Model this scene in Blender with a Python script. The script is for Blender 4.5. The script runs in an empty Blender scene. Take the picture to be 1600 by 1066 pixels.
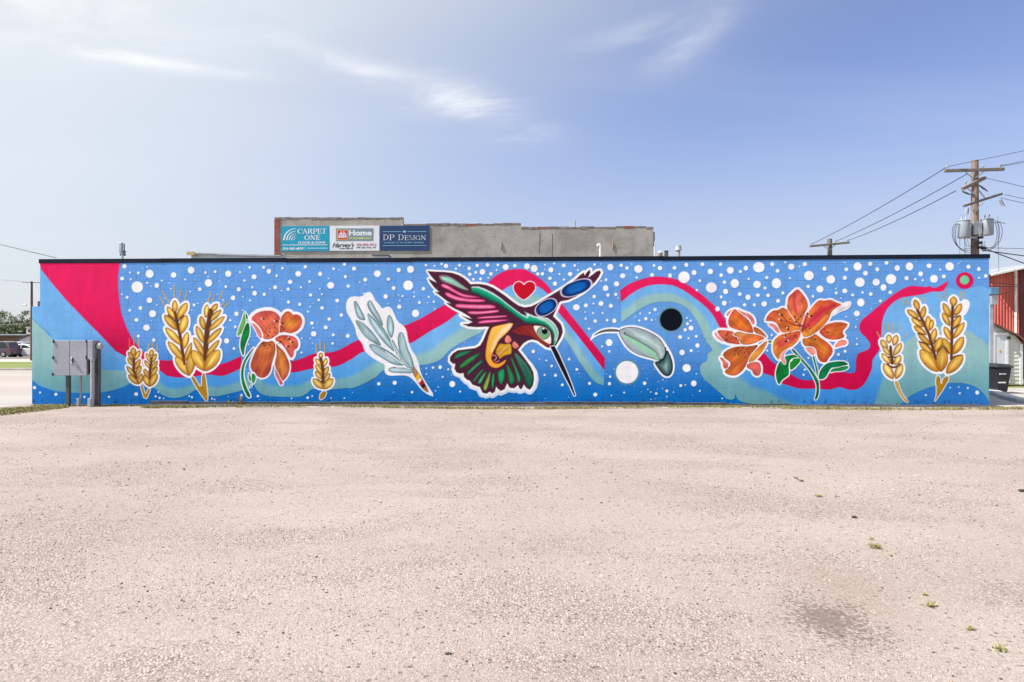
import bpy, math, random
import numpy as np
from mathutils import Vector, noise as mnoise

# ------------------------------------------------------------------ camera, sky, sun, exposure
scene = bpy.context.scene
F = 1067.0; HZ = 533.0; CAMH = 1.55; CD = 16.54; TH = math.radians(1.1)
cam = bpy.data.cameras.new('camera'); cam.lens = 24.0; cam.sensor_width = 36.0; cam.clip_end = 3000; cam.clip_start = 0.05
camo = bpy.data.objects.new('camera', cam); scene.collection.objects.link(camo)
camo.location = (0, -CD, CAMH); camo.rotation_euler = (math.radians(90), 0, TH)
scene.camera = camo
scene.render.resolution_x = 1024; scene.render.resolution_y = 682

SUN_AZ = math.radians(-104); SUN_EL = math.radians(52)          # azimuth from +Y, negative = to the left
world = bpy.data.worlds.new('World'); scene.world = world; world.use_nodes = True
wn = world.node_tree.nodes; wl = world.node_tree.links
for n in list(wn): wn.remove(n)
wout = wn.new('ShaderNodeOutputWorld'); wbg = wn.new('ShaderNodeBackground'); wbg.inputs['Strength'].default_value = 0.085
sky = wn.new('ShaderNodeTexSky'); sky.sky_type = 'NISHITA'; sky.sun_disc = False
sky.sun_elevation = SUN_EL; sky.sun_rotation = SUN_AZ
sky.air_density = 1.0; sky.dust_density = 1.0; sky.ozone_density = 2.0; sky.altitude = 300
wtc = wn.new('ShaderNodeTexCoord')
def wmath(op, a, b=None, c=None, clamp=False):
    n = wn.new('ShaderNodeMath'); n.operation = op; n.use_clamp = clamp
    for i, v in enumerate((a, b, c)):
        if v is None: continue
        if isinstance(v, (int, float)): n.inputs[i].default_value = v
        else: wl.new(v, n.inputs[i])
    return n.outputs[0]
wsep = wn.new('ShaderNodeSeparateXYZ'); wl.new(wtc.outputs['Generated'], wsep.inputs[0])
# thin cirrus: fibrous noise on a high flat deck, thicker in a few wisps at their bearings
zc = wmath('MAXIMUM', wsep.outputs['Z'], 0.02); zc = wmath('ADD', zc, 0.06)
cx_ = wmath('DIVIDE', wsep.outputs['X'], zc); cy_ = wmath('DIVIDE', wsep.outputs['Y'], zc)
wcmb = wn.new('ShaderNodeCombineXYZ'); wl.new(cx_, wcmb.inputs[0]); wl.new(cy_, wcmb.inputs[1])
def wnoise(rot, sc, scale, detail, rough, dist, lo, hi):
    m_ = wn.new('ShaderNodeMapping'); wl.new(wcmb.outputs[0], m_.inputs['Vector']); m_.inputs['Rotation'].default_value = (0, 0, math.radians(rot)); m_.inputs['Scale'].default_value = sc
    n_ = wn.new('ShaderNodeTexNoise'); n_.inputs['Scale'].default_value = scale; n_.inputs['Detail'].default_value = detail; n_.inputs['Roughness'].default_value = rough; n_.inputs['Distortion'].default_value = dist
    wl.new(m_.outputs[0], n_.inputs['Vector'])
    r_ = wn.new('ShaderNodeMapRange'); r_.interpolation_type = 'SMOOTHSTEP'; r_.inputs[1].default_value = lo; r_.inputs[2].default_value = hi; wl.new(n_.outputs['Fac'], r_.inputs[0]); return r_.outputs[0]
fib = wnoise(20, (0.9, 1.7, 1), 2.2, 6, 0.62, 0.9, 0.30, 0.72); thin = wnoise(-15, (0.4, 0.9, 1), 0.5, 4, 0.6, 0.4, 0.45, 0.8)
waz = wmath('ARCTAN2', wsep.outputs['X'], wsep.outputs['Y']); wel = wmath('ARCSINE', wsep.outputs['Z'])
def wisp(az0, el0, L, T, ang, amp):
    da = wmath('SUBTRACT', waz, az0); de = wmath('SUBTRACT', wel, el0); c_, s_ = math.cos(ang), math.sin(ang)
    x_ = wmath('ADD', wmath('MULTIPLY', da, c_), wmath('MULTIPLY', de, s_)); y_ = wmath('SUBTRACT', wmath('MULTIPLY', de, c_), wmath('MULTIPLY', da, s_))
    r_ = wmath('ADD', wmath('POWER', wmath('ABSOLUTE', wmath('DIVIDE', x_, L)), 2.0), wmath('POWER', wmath('ABSOLUTE', wmath('DIVIDE', y_, T)), 2.0))
    return wmath('MULTIPLY', wmath('POWER', 2.718, wmath('MULTIPLY', r_, -1.0)), amp)
cl = None
for q_ in ((-.115, .34, .12, .026, -.28, .62), (-.05, .325, .07, .022, -.33, .5), (-.24, .37, .10, .014, -.25, .5), (.25, .415, .065, .024, .55, .6), (.17, .42, .09, .014, .15, .3), (-.51, .347, .12, .008, .02, .8), (-.60, .42, .22, .07, .1, .9)):
    w_ = wisp(*q_); cl = w_ if cl is None else wmath('ADD', cl, w_)
cl = wmath('MULTIPLY', cl, wmath('ADD', wmath('MULTIPLY', fib, .85), .15)); cl = wmath('ADD', cl, wmath('MULTIPLY', thin, .16), clamp=True)
# summer haze: thickest low down, and whiter towards the sun (forward scattering)
veil = wn.new('ShaderNodeMapRange'); veil.interpolation_type = 'SMOOTHSTEP'; veil.inputs[1].default_value = 0.36; veil.inputs[2].default_value = 0.0
veil.inputs[3].default_value = 0.0; veil.inputs[4].default_value = 0.78
wl.new(wsep.outputs['Z'], veil.inputs[0])
tint = wn.new('ShaderNodeMix'); tint.data_type = 'RGBA'; tint.blend_type = 'MULTIPLY'; tint.inputs['Factor'].default_value = 1.0
wl.new(sky.outputs[0], tint.inputs[6]); tint.inputs[7].default_value = (1.05, 0.95, 1.09, 1)
mixv = wn.new('ShaderNodeMix'); mixv.data_type = 'RGBA'; wl.new(veil.outputs[0], mixv.inputs['Factor'])
wl.new(tint.outputs[2], mixv.inputs[6]); mixv.inputs[7].default_value = (3.4, 3.65, 4.15, 1)
sdot = wn.new('ShaderNodeVectorMath'); sdot.operation = 'DOT_PRODUCT'; wl.new(wtc.outputs['Generated'], sdot.inputs[0])
sdot.inputs[1].default_value = (math.sin(SUN_AZ)*math.cos(SUN_EL), math.cos(SUN_AZ)*math.cos(SUN_EL), math.sin(SUN_EL))
aur = wn.new('ShaderNodeMapRange'); aur.interpolation_type = 'SMOOTHSTEP'; aur.inputs[1].default_value = -0.11; aur.inputs[2].default_value = 0.56; aur.inputs[3].default_value = 0.0; aur.inputs[4].default_value = 0.9
wl.new(sdot.outputs['Value'], aur.inputs[0])
mixa = wn.new('ShaderNodeMix'); mixa.data_type = 'RGBA'; wl.new(aur.outputs[0], mixa.inputs['Factor'])
wl.new(mixv.outputs[2], mixa.inputs[6]); mixa.inputs[7].default_value = (4.95, 5.25, 5.35, 1)
mixc = wn.new('ShaderNodeMix'); mixc.data_type = 'RGBA'; wl.new(cl, mixc.inputs['Factor'])
wl.new(mixa.outputs[2], mixc.inputs[6]); mixc.inputs[7].default_value = (6.1, 6.2, 6.3, 1)
wl.new(mixc.outputs[2], wbg.inputs['Color']); wl.new(wbg.outputs[0], wout.inputs['Surface'])

sund = bpy.data.lights.new('sun', 'SUN'); sund.energy = 4.5; sund.angle = math.radians(0.5); sund.color = (1.0, 0.965, 0.915)
suno = bpy.data.objects.new('sun', sund); scene.collection.objects.link(suno)
sdir = Vector((math.sin(SUN_AZ)*math.cos(SUN_EL), math.cos(SUN_AZ)*math.cos(SUN_EL), math.sin(SUN_EL)))
suno.rotation_euler = sdir.to_track_quat('Z', 'Y').to_euler(); suno.location = (-20, 10, 40)
vs = scene.view_settings; vs.view_transform = 'Standard'; vs.look = 'None'; vs.gamma = 1.0; vs.exposure = 0.97; vs.use_curve_mapping = False

# ------------------------------------------------------------------ helpers
rng = random.Random(7); nrs = np.random.RandomState(11)
COLL = scene.collection
def at(px, py, Y):
    "the world point that the photo shows at pixel (px,py) when it stands at depth Y"
    u = (px-800)/F; v = (py-HZ)/F; t = (Y+CD)/(math.cos(TH)+u*math.sin(TH))
    return Vector((t*(-math.sin(TH)+u*math.cos(TH)), Y, CAMH-t*v))
def gnd(px, py, z=0.0):
    u = (px-800)/F; v = (py-HZ)/F; t = (CAMH-z)/v
    return Vector((t*(-math.sin(TH)+u*math.cos(TH)), -CD+t*(math.cos(TH)+u*math.sin(TH)), z))
def s2l(c):
    c = np.asarray(c, dtype=np.float64)
    return np.where(c <= 0.04045, c/12.92, ((c+0.055)/1.055)**2.4)
def l2s(c): return np.where(c <= 0.0031308, c*12.92, 1.055*np.power(np.maximum(c, 1e-9), 1/2.4)-0.055)
def rgb(r, g, b, k=1.0):
    v = s2l(np.array([r, g, b])/255.0)*k
    return (float(v[0]), float(v[1]), float(v[2]), 1.0)

def tag(o, label=None, cat=None, group=None, kind=None):
    if label: o['label'] = label
    if cat: o['category'] = cat
    if group: o['group'] = group
    if kind: o['kind'] = kind
    return o
def empty(name, loc=(0, 0, 0), label=None, cat=None, group=None):
    o = bpy.data.objects.new(name, None); COLL.objects.link(o); o.location = loc; o.empty_display_size = 0.1
    return tag(o, label, cat, group)

class MB:
    def __init__(s): s.v = []; s.f = []
    def add(s, v, f):
        b = len(s.v); s.v += [tuple(p) for p in v]; s.f += [tuple(i+b for i in q) for q in f]; return s
    def box(s, c, d, rz=0.0, rx=0.0, ry=0.0):
        hx, hy, hz = d[0]/2, d[1]/2, d[2]/2
        from mathutils import Euler
        M = Euler((rx, ry, rz)).to_matrix()
        vs_ = [Vector(c)+M@Vector((x*hx, y*hy, z*hz)) for z in (-1, 1) for y in (-1, 1) for x in (-1, 1)]
        return s.add(vs_, [(0, 2, 3, 1), (4, 5, 7, 6), (0, 1, 5, 4), (2, 6, 7, 3), (0, 4, 6, 2), (1, 3, 7, 5)])
    def b6(s, x0, x1, y0, y1, z0, z1): return s.box(((x0+x1)/2, (y0+y1)/2, (z0+z1)/2), (x1-x0, y1-y0, z1-z0))
    def bar(s, p, q, w, h=None):
        p = Vector(p); q = Vector(q); h = h or w; d = (q-p); L = d.length; d.normalize()
        up = Vector((0, 0, 1)) if abs(d.z) < 0.95 else Vector((0, 1, 0))
        a = d.cross(up).normalized()*w/2; b = a.cross(d).normalized()*h/2
        return s.add([p-a-b, p+a-b, p+a+b, p-a+b, q-a-b, q+a-b, q+a+b, q-a+b], [(3, 2, 1, 0), (4, 5, 6, 7), (0, 1, 5, 4), (1, 2, 6, 5), (2, 3, 7, 6), (3, 0, 4, 7)])
    def tube(s, pts, r, n=6, cap=True):
        pts = [Vector(p) for p in pts]; rs = r if isinstance(r, (list, tuple)) else [r]*len(pts); rings = []
        b = len(s.v); pa = None
        for i, p in enumerate(pts):
            d = (pts[min(i+1, len(pts)-1)]-pts[max(i-1, 0)]).normalized()
            if pa is None:
                up = Vector((0, 0, 1)) if abs(d.z) < 0.9 else Vector((1, 0, 0)); pa = d.cross(up).normalized()
            a = (pa-d*pa.dot(d)).normalized(); pa = a; c = d.cross(a)
            for k in range(n):
                w = 2*math.pi*k/n; s.v.append(tuple(p+(a*math.cos(w)+c*math.sin(w))*rs[i]))
        for i in range(len(pts)-1):
            for k in range(n):
                k2 = (k+1) % n; s.f.append((b+i*n+k, b+i*n+k2, b+(i+1)*n+k2, b+(i+1)*n+k))
        if cap:
            s.f.append(tuple(b+k for k in range(n))[::-1]); s.f.append(tuple(b+(len(pts)-1)*n+k for k in range(n)))
        return s
    def prism(s, poly, y0, y1):
        "poly in (x,z), extruded along y"
        n = len(poly); b = len(s.v)
        s.v += [(x, y0, z) for x, z in poly]+[(x, y1, z) for x, z in poly]
        s.f.append(tuple(b+i for i in range(n))); s.f.append(tuple(b+n+i for i in range(n))[::-1])
        for i in range(n):
            j = (i+1) % n; s.f.append((b+j, b+i, b+n+i, b+n+j))
        return s
    def ball(s, c, r, sc=(1, 1, 1), n=8, m=6):
        b = len(s.v); c = Vector(c)
        s.v.append((c.x, c.y, c.z-r*sc[2]))
        for i in range(1, m):
            a = -math.pi/2+math.pi*i/m
            for k in range(n):
                w = 2*math.pi*k/n; s.v.append((c.x+r*sc[0]*math.cos(a)*math.cos(w), c.y+r*sc[1]*math.cos(a)*math.sin(w), c.z+r*sc[2]*math.sin(a)))
        s.v.append((c.x, c.y, c.z+r*sc[2])); t = len(s.v)-1
        for k in range(n):
            k2 = (k+1) % n
            s.f.append((b, b+1+k2, b+1+k)); s.f.append((t, b+1+(m-2)*n+k, b+1+(m-2)*n+k2))
            for i in range(m-2): s.f.append((b+1+i*n+k, b+1+i*n+k2, b+1+(i+1)*n+k2, b+1+(i+1)*n+k))
        return s
    def mesh(s, name):
        m = bpy.data.meshes.new(name); m.from_pydata(s.v, [], s.f); m.validate(); m.update(); return m
    def build(s, name, mat, parent=None, smooth=False, bevel=0.0, kind=None, loc=None):
        m = s.mesh(name); o = bpy.data.objects.new(name, m); COLL.objects.link(o)
        if mat: m.materials.append(mat)
        if smooth:
            for p in m.polygons: p.use_smooth = True
            m.set_sharp_from_angle(angle=math.radians(40))
        if bevel:
            bv = o.modifiers.new('bevel', 'BEVEL'); bv.width = bevel; bv.segments = 2; bv.limit_method = 'ANGLE'; bv.angle_limit = math.radians(35)
        if loc: o.location = loc
        if parent: par(o, parent)
        if kind: o['kind'] = kind
        return o
def par(o, p):
    "parent keeping the world place (parents are never rotated or scaled)"
    wl_ = Vector((0, 0, 0)); q = p
    while q: wl_ = wl_+q.location; q = q.parent
    o.parent = p; o.location = Vector(o.location)-wl_
    return o

# ---- materials
def newmat(name, base=(0.5, 0.5, 0.5, 1), rough=0.6, metal=0.0, spec=0.5):
    m = bpy.data.materials.new(name); m.use_nodes = True
    b = m.node_tree.nodes['Principled BSDF']
    b.inputs['Base Color'].default_value = base; b.inputs['Roughness'].default_value = rough; b.inputs['Metallic'].default_value = metal
    b.inputs['Specular IOR Level'].default_value = spec
    return m
class NT:
    def __init__(s, m): s.t = m.node_tree; s.n = s.t.nodes; s.l = s.t.links; s.b = s.n['Principled BSDF']
    def set(s, inp, v):
        if hasattr(v, 'is_linked') or hasattr(v, 'links'): s.l.new(v, inp)
        else: inp.default_value = v
    def pos(s): return s.n.new('ShaderNodeNewGeometry').outputs['Position']
    def mapped(s, vec, scale=(1, 1, 1), loc=(0, 0, 0), rot=(0, 0, 0)):
        m = s.n.new('ShaderNodeMapping'); s.l.new(vec, m.inputs[0]); m.inputs['Scale'].default_value = scale; m.inputs['Location'].default_value = loc; m.inputs['Rotation'].default_value = rot
        return m.outputs[0]
    def noise(s, vec, scale, detail=4, rough=0.55, dist=0.0):
        n = s.n.new('ShaderNodeTexNoise'); s.l.new(vec, n.inputs['Vector']); n.inputs['Scale'].default_value = scale; n.inputs['Detail'].default_value = detail
        n.inputs['Roughness'].default_value = rough; n.inputs['Distortion'].default_value = dist; return n.outputs['Fac']
    def voro(s, vec, scale, feat='F1'):
        n = s.n.new('ShaderNodeTexVoronoi'); s.l.new(vec, n.inputs['Vector']); n.inputs['Scale'].default_value = scale; n.feature = feat; return n
    def rng(s, v, a, b, c=0.0, d=1.0, smooth=True):
        n = s.n.new('ShaderNodeMapRange'); n.interpolation_type = 'SMOOTHSTEP' if smooth else 'LINEAR'
        s.l.new(v, n.inputs[0]); n.inputs[1].default_value = a; n.inputs[2].default_value = b; n.inputs[3].default_value = c; n.inputs[4].default_value = d; return n.outputs[0]
    def mix(s, f, a, b, mode='MIX'):
        n = s.n.new('ShaderNodeMix'); n.data_type = 'RGBA'; n.blend_type = mode
        s.set(n.inputs['Factor'], f); s.set(n.inputs[6], a); s.set(n.inputs[7], b); return n.outputs[2]
    def math(s, op, a, b=0.0):
        n = s.n.new('ShaderNodeMath'); n.operation = op; s.set(n.inputs[0], a); s.set(n.inputs[1], b); return n.outputs[0]
    def bump(s, h, strength=0.3, dist=0.01):
        n = s.n.new('ShaderNodeBump'); n.inputs['Strength'].default_value = strength; n.inputs['Distance'].default_value = dist
        s.l.new(h, n.inputs['Height']); s.l.new(n.outputs[0], s.b.inputs['Normal'])
    def col(s, v): s.set(s.b.inputs['Base Color'], v)
def worn(name, base, rough=0.6, metal=0.0, amt=0.25, scale=3.0, bump=0.0, dirt=None, stretch=(1, 1, 1)):
    "a plain surface with procedural mottling and fine relief"
    m = newmat(name, base, rough, metal); t = NT(m); p = t.mapped(t.pos(), stretch)
    n1 = t.noise(p, scale, 6, 0.6); n2 = t.noise(p, scale*9, 3)
    dark = tuple(c*(1-amt) for c in base[:3])+(1,); lite = tuple(min(1, c*(1+amt*0.6)) for c in base[:3])+(1,)
    c = t.mix(t.rng(n1, 0.3, 0.7), dark, lite)
    if dirt: c = t.mix(t.rng(n2, 0.55, 0.75, 0, 0.6), c, dirt)
    t.col(c); t.set(t.b.inputs['Roughness'], t.rng(n2, 0.3, 0.7, max(0, rough-0.1), min(1, rough+0.1)))
    if bump: t.bump(n2, bump, 0.01)
    return m
M = {}
# ------------------------------------------------------------------ the mural: paint computed on a 1 cm grid of the wall
CELL = 0.01; HT = 3.46; KP = 0.98                    # KP: reflectance of the white paint
WX0 = round(at(50, 560, 0).x, 2); WX1 = WX0+23.2
WXM = WX0+0.2                                        # the main wall starts half a block in; the low stub fills the rest
while at(1546, 500, 0).x < WX1-0.005: WX1 -= 0.01
NX = int(round((WX1-WX0)/CELL))+1; NZ = int(round(HT/CELL))+1
gx = WX0+CELL*np.arange(NX); gz = CELL*np.arange(NZ)
dep = -gx*math.sin(TH)+CD*math.cos(TH)
U1 = 800+F*(gx*math.cos(TH)+CD*math.sin(TH))/dep
V2 = HZ+F*(CAMH-gz[:, None])/dep[None, :]
BG_TOP = s2l(np.array([98, 154, 221])/255.0); BG_BOT = s2l(np.array([6, 110, 192])/255.0)
ZA, ZB = 0.15, 1.95                                  # heights over which deep blue blends to light blue
tt = np.clip((gz-ZA)/(ZB-ZA), 0, 1); tt = tt*tt*(3-2*tt)
COL = np.zeros((NZ, NX, 3)); COL[:] = l2s(BG_BOT[None, :]*(1-tt[:, None])+BG_TOP[None, :]*tt[:, None])[:, None, :]
ID = np.zeros((NZ, NX), dtype=np.int16); IDS = ['base']
def new_id(name): IDS.append(name); return len(IDS)-1
def C(*c): return np.array(c, dtype=np.float64)/255.0
def win(pts, pad):
    p = np.asarray(pts); u0, u1, v0, v1 = p[:, 0].min()-pad, p[:, 0].max()+pad, p[:, 1].min()-pad, p[:, 1].max()+pad
    i0 = max(0, np.searchsorted(U1, u0)-1); i1 = min(NX, np.searchsorted(U1, u1)+1)
    if i1 <= i0: return None
    d0, d1 = dep[i0], dep[i1-1]
    zmin = min(CAMH-(v1-HZ)/F*d for d in (d0, d1)); zmax = max(CAMH-(v0-HZ)/F*d for d in (d0, d1))
    j0 = max(0, int(zmin/CELL)-1); j1 = min(NZ, int(zmax/CELL)+2)
    if j1 <= j0: return None
    return (slice(j0, j1), slice(i0, i1)), np.broadcast_to(U1[None, i0:i1], (j1-j0, i1-i0)), V2[j0:j1, i0:i1]
def dline(pts, U, V, closed=False):
    p = np.asarray(pts, dtype=np.float64); q = np.roll(p, -1, 0) if closed else p[1:]; p0 = p if closed else p[:-1]
    best = np.full(U.shape, 1e9)
    for a, b in zip(p0, q):
        ex, ey = b[0]-a[0], b[1]-a[1]; L = ex*ex+ey*ey+1e-9
        t = np.clip(((U-a[0])*ex+(V-a[1])*ey)/L, 0, 1)
        best = np.minimum(best, (U-a[0]-t*ex)**2+(V-a[1]-t*ey)**2)
    return np.sqrt(best)
def sdf(pts, U, V):
    p = np.asarray(pts, dtype=np.float64); q = np.roll(p, -1, 0); ins = np.zeros(U.shape, dtype=bool)
    for a, b in zip(p, q):
        if a[1] == b[1]: continue
        c = (a[1] > V) != (b[1] > V)
        ins ^= c & (U < (b[0]-a[0])*(V-a[1])/(b[1]-a[1])+a[0])
    d = dline(p, U, V, True)
    return np.where(ins, -d, d)
def chaikin(pts, n=2):
    p = np.asarray(pts, dtype=np.float64)
    for _ in range(n):
        q = np.roll(p, -1, 0); r = np.empty((len(p)*2, 2)); r[0::2] = 0.75*p+0.25*q; r[1::2] = 0.25*p+0.75*q; p = r
    return p
def spline(pts, n=6):
    "open Catmull-Rom"
    p = np.asarray(pts, dtype=np.float64); p = np.vstack([2*p[0]-p[1], p, 2*p[-1]-p[-2]]); out = []
    for i in range(1, len(p)-2):
        for t in np.arange(n)/n:
            out.append(0.5*((2*p[i])+(p[i+1]-p[i-1])*t+(2*p[i-1]-5*p[i]+4*p[i+1]-p[i+2])*t*t+(-p[i-1]+3*p[i]-3*p[i+1]+p[i+2])*t**3))
    out.append(p[-2]); return np.array(out)
def P(ox, oy, s, *xy): return [(ox+xy[i]/s, oy+xy[i+1]/s) for i in range(0, len(xy), 2)]
def aa(d, w=0.9): return np.clip(0.5-d/w, 0, 1)
def lay(sl, a, col, ident):
    a = a[..., None]; COL[sl] = COL[sl]*(1-a)+np.asarray(col)*a
    if ident is not None:
        I = ID[sl]; I[a[..., 0] > 0.01] = ident; ID[sl] = I
def sstep(x, a, b):
    t = np.clip((x-a)/(b-a), 0, 1); return t*t*(3-2*t)
_ph = nrs.rand(64)*6.28
def streak(U, V, ang, f=0.42):
    x = U*math.cos(ang)+V*math.sin(ang); y = -U*math.sin(ang)+V*math.cos(ang)
    return 0.5*np.sin(y*f+0.35*np.sin(x*0.13+_ph[0])+_ph[1])+0.5*np.sin(y*f*2.3+0.6*np.sin(x*0.21)+_ph[2])
def mottle(U, V): return 0.6*np.sin(U*.15+1.5*np.sin(V*.11+.5))*np.sin(V*.17+1.4*np.sin(U*.09))+0.4*np.sin(U*.21+V*.29+2+1.2*np.sin(U*.13))
def fillp(pts, col, ident, soft=0.9, grow=0.0, smooth=2):
    p = chaikin(pts, smooth) if smooth else np.asarray(pts); w = win(p, grow+soft+1)
    if not w: return
    sl, U, V = w; lay(sl, aa(sdf(p, U, V)-grow, soft), col(U, V) if callable(col) else col, ident)
def line(pts, width, col, ident, soft=0.9, w1=None, grow=0.0):
    w = win(pts, width+grow+2)
    if not w: return
    sl, U, V = w; p = np.asarray(pts)
    if w1 is not None:
        a, b = p[0], p[-1]; e = b-a; t = np.clip(((U-a[0])*e[0]+(V-a[1])*e[1])/(e@e), 0, 1); hw = (width*(1-t)+w1*t)/2
    else: hw = width/2
    lay(sl, aa(dline(p, U, V)-hw-grow, soft), col, ident)
def disc(x, y, r, col, ident, soft=0.8, sy=1.0):
    w = win([(x-r, y-r), (x+r, y+r)], 2)
    if not w: return
    sl, U, V = w; d = np.sqrt((U-x)**2+((V-y)/sy)**2)-r; lay(sl, aa(d, soft), col, ident)
def petal(pts, c1, c2, ident, ang=None, edge=None, ew=2.2, halo=0.0, hcol=None, stk=0.10, smooth=2, mid=None, mw=0.5, mot=0.0):
    "airbrushed shape: blend c1 to c2 along its axis, darker rim, streaks, optional pale middle"
    p = chaikin(pts, smooth) if smooth else np.asarray(pts, dtype=np.float64); w = win(p, halo+2)
    if not w: return
    sl, U, V = w; d = sdf(p, U, V)
    if halo > 0: lay(sl, aa(d-halo), C(238, 236, 243) if hcol is None else hcol, ident)
    cc = p.mean(0); q = p-cc
    if ang is None:
        ev, evec = np.linalg.eigh(q.T@q); ax = evec[:, 1]; ax = ax if ax[1] >= 0 else -ax
    else: ax = np.array([math.cos(ang), math.sin(ang)])
    pr = q@ax; t = np.clip(((U-cc[0])*ax[0]+(V-cc[1])*ax[1]-pr.min())/(pr.max()-pr.min()+1e-6), 0, 1)[..., None]
    col = np.asarray(c1)*(1-t)+np.asarray(c2)*t
    dm = max(1.0, float(-d.min()))
    if mid is not None:
        k = (sstep(-d/dm, 1-mw*1.6, 1.0))[..., None]; col = col*(1-k)+np.asarray(mid)*k
    if edge is not None:
        k = (1-sstep(-d, 0, min(ew, dm*0.8)))[..., None]; col = col*(1-k*0.85)+np.asarray(edge)*k*0.85
    if stk: col = col*(1+stk*streak(U, V, math.atan2(ax[1], ax[0]))[..., None])
    if mot: col = col*(1+mot*mottle(U, V)[..., None]*np.array([.8, 1.0, 1.0]))
    lay(sl, aa(d), np.clip(col, 0, 1), ident)
WHT = C(240, 239, 246)

# ---- ribbons
def vgrad(c0, c1, y0, y1):                            # blends from the paler colour at the top to the deeper one at the foot
    return lambda U, V: C(*c0)+(C(*c1)-C(*c0))*sstep(V, y0, y1)[..., None]
RED = vgrad((224, 26, 92), (196, 2, 70), 450, 590); LBL = vgrad((112, 174, 230), (58, 138, 214), 530, 622); GRN = vgrad((146, 188, 190), (104, 160, 172), 545, 615); OLV = C(128, 172, 140)
i_green = new_id('painted_green_river'); i_blue = new_id('painted_pale_blue_river'); i_red = new_id('painted_red_ribbon')
def band(inner, outer, flip=0.52, wid=0.16):
    inner = spline(inner, 4); outer = spline(outer, 4); poly = np.vstack([inner, outer[::-1]]); w = win(poly, 4)
    sl, U, V = w; d = sdf(poly, U, V); a = dline(inner, U, V); b = dline(outer, U, V); t = a/(a+b+1e-6)
    k = sstep(t, flip-wid, flip+wid)[..., None]
    col = LBL(U, V)*(1-k)+GRN(U, V)*k
    e = (1-sstep(b, 0, 2.5))[..., None]; col = col*(1-0.45*e)+OLV*0.45*e
    m = aa(d, 1.1)[..., None]; COL[sl] = COL[sl]*(1-m)+col*m
    I = ID[sl]; I[(m[..., 0] > 0.01) & (k[..., 0] < 0.5)] = i_blue; I[(m[..., 0] > 0.01) & (k[..., 0] >= 0.5)] = i_green; ID[sl] = I
redlow1 = [(64, 421), (86.7, 449.6), (105, 470.6), (131.3, 498), (157.6, 524.4), (181, 549), (194, 556), (220, 570), (248.5, 578.8), (262.5, 587.7), (290, 590), (324.4, 585.5), (348.8, 587.3), (377, 575.5), (400, 577), (430, 581), (453.5, 581.8), (464, 581.4), (489.6, 575.8), (525, 572.5), (548.6, 561.4), (568, 549.6), (600, 545), (638.9, 537), (655, 528.5), (673.5, 516.7), (690, 507.6), (702, 500), (715, 489.3), (740, 470), (765, 452)]
redup1 = [(189, 408), (184.6, 430), (184.3, 448), (186, 466.7), (189.6, 490), (197, 511), (206, 529.7), (225, 551), (249.4, 562.5), (275, 563.5), (300, 568), (341.3, 569.5), (360, 564), (377, 556), (400, 553), (430, 562), (453.5, 564.6), (470, 560.8), (489.6, 553.3), (525, 548.8), (557.8, 532.2), (590, 524), (632, 509), (655, 499), (673.5, 488.5), (694, 477), (720, 468), (745, 456), (761.9, 442.6), (772.4, 432.6), (783.5, 426), (794.5, 422), (808.6, 420.5), (820, 421.5), (833, 428), (844, 435.6), (854.2, 444.6), (862.7, 456), (871, 467), (882, 480), (902.3, 505.6), (922.9, 531.2), (945, 559.8)]
redlow2 = [(774, 463), (783.5, 455), (791.5, 449.6), (799.5, 445.6), (818, 442), (838, 447), (846, 451), (852, 456), (857.7, 461), (866, 475), (874, 490), (890.3, 509), (910.3, 534.2), (930.4, 560.3), (944.5, 579)]
# left end: pale blue sweep with the green pool under it
fillp([(44, 470), (60, 405), (66, 420), (105, 471), (158, 524), (181, 549), (215, 566), (215, 600), (44, 640)], LBL, i_blue, 1.0, 0, 0)
fillp([(44, 488), (66, 511), (81, 529.5), (100, 548), (128, 567), (155, 578), (196, 579), (214, 580), (212, 592), (194, 604.5), (168, 612.5), (140, 614.5), (113, 613.7), (87, 611.4), (66, 604), (54, 597), (44, 588)], GRN, i_green, 2.4, 0, 1)
line([(49, 496), (66, 512), (80, 526)], 2.2, C(92, 150, 216), i_blue, 2.5)
# the deep blue below it again
w = win([(44, 580), (216, 640)], 1); sl, U, V = w
lo = np.interp(U, [44, 50, 60, 87, 113, 140, 168, 194, 206, 216], [588, 594, 603, 612, 614, 614.6, 613.2, 604.8, 597, 593])
k = aa(lo-V, 1.0)[..., None]; b_ = l2s(BG_BOT*0.94+BG_TOP*0.06); COL[sl] = COL[sl]*(1-k)+b_*k; I = ID[sl]; I[k[..., 0] > 0.5] = i_blue; ID[sl] = I
band(redlow1[6:], [(206, 590), (222, 597), (242, 607), (255, 618), (273.8, 622), (292.5, 617), (303.8, 610), (312, 611.5), (324.4, 618), (339.4, 619), (358, 615), (378.5, 610), (388, 606), (396, 601), (402.5, 611), (414.5, 617.8), (440, 620), (467, 620), (479, 614.8), (488, 608), (503, 609), (519.4, 608.4), (539, 606.4), (552, 606), (573.9, 596.8), (589, 587.6), (601, 578), (630, 573), (655.7, 570.7), (673.5, 568), (690, 560.5), (704, 546), (730, 530), (762, 512), (775, 480)], 0.55, 0.13)
band(redlow2, [(772, 470), (800, 478), (820, 480), (846, 474), (862, 478), (870, 500), (876, 514), (880.7, 526), (888.6, 537), (902, 559.8), (915.6, 580), (929, 595.9), (943.5, 602.6)], 0.5, 0.2)
fillp([(188, 404), (60, 404), *redlow1[:7], (206, 562), *redup1[6:0:-1]], RED, i_red, 1.0, 0, 0)
def ribbon(up, lowr, cut=None):
    p = np.vstack([spline(up, 4), spline(lowr, 4)[::-1]]); w = win(p, 2); sl, U, V = w; lay(sl, aa(sdf(p, U, V), 1.0), RED(U, V), i_red)
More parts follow.
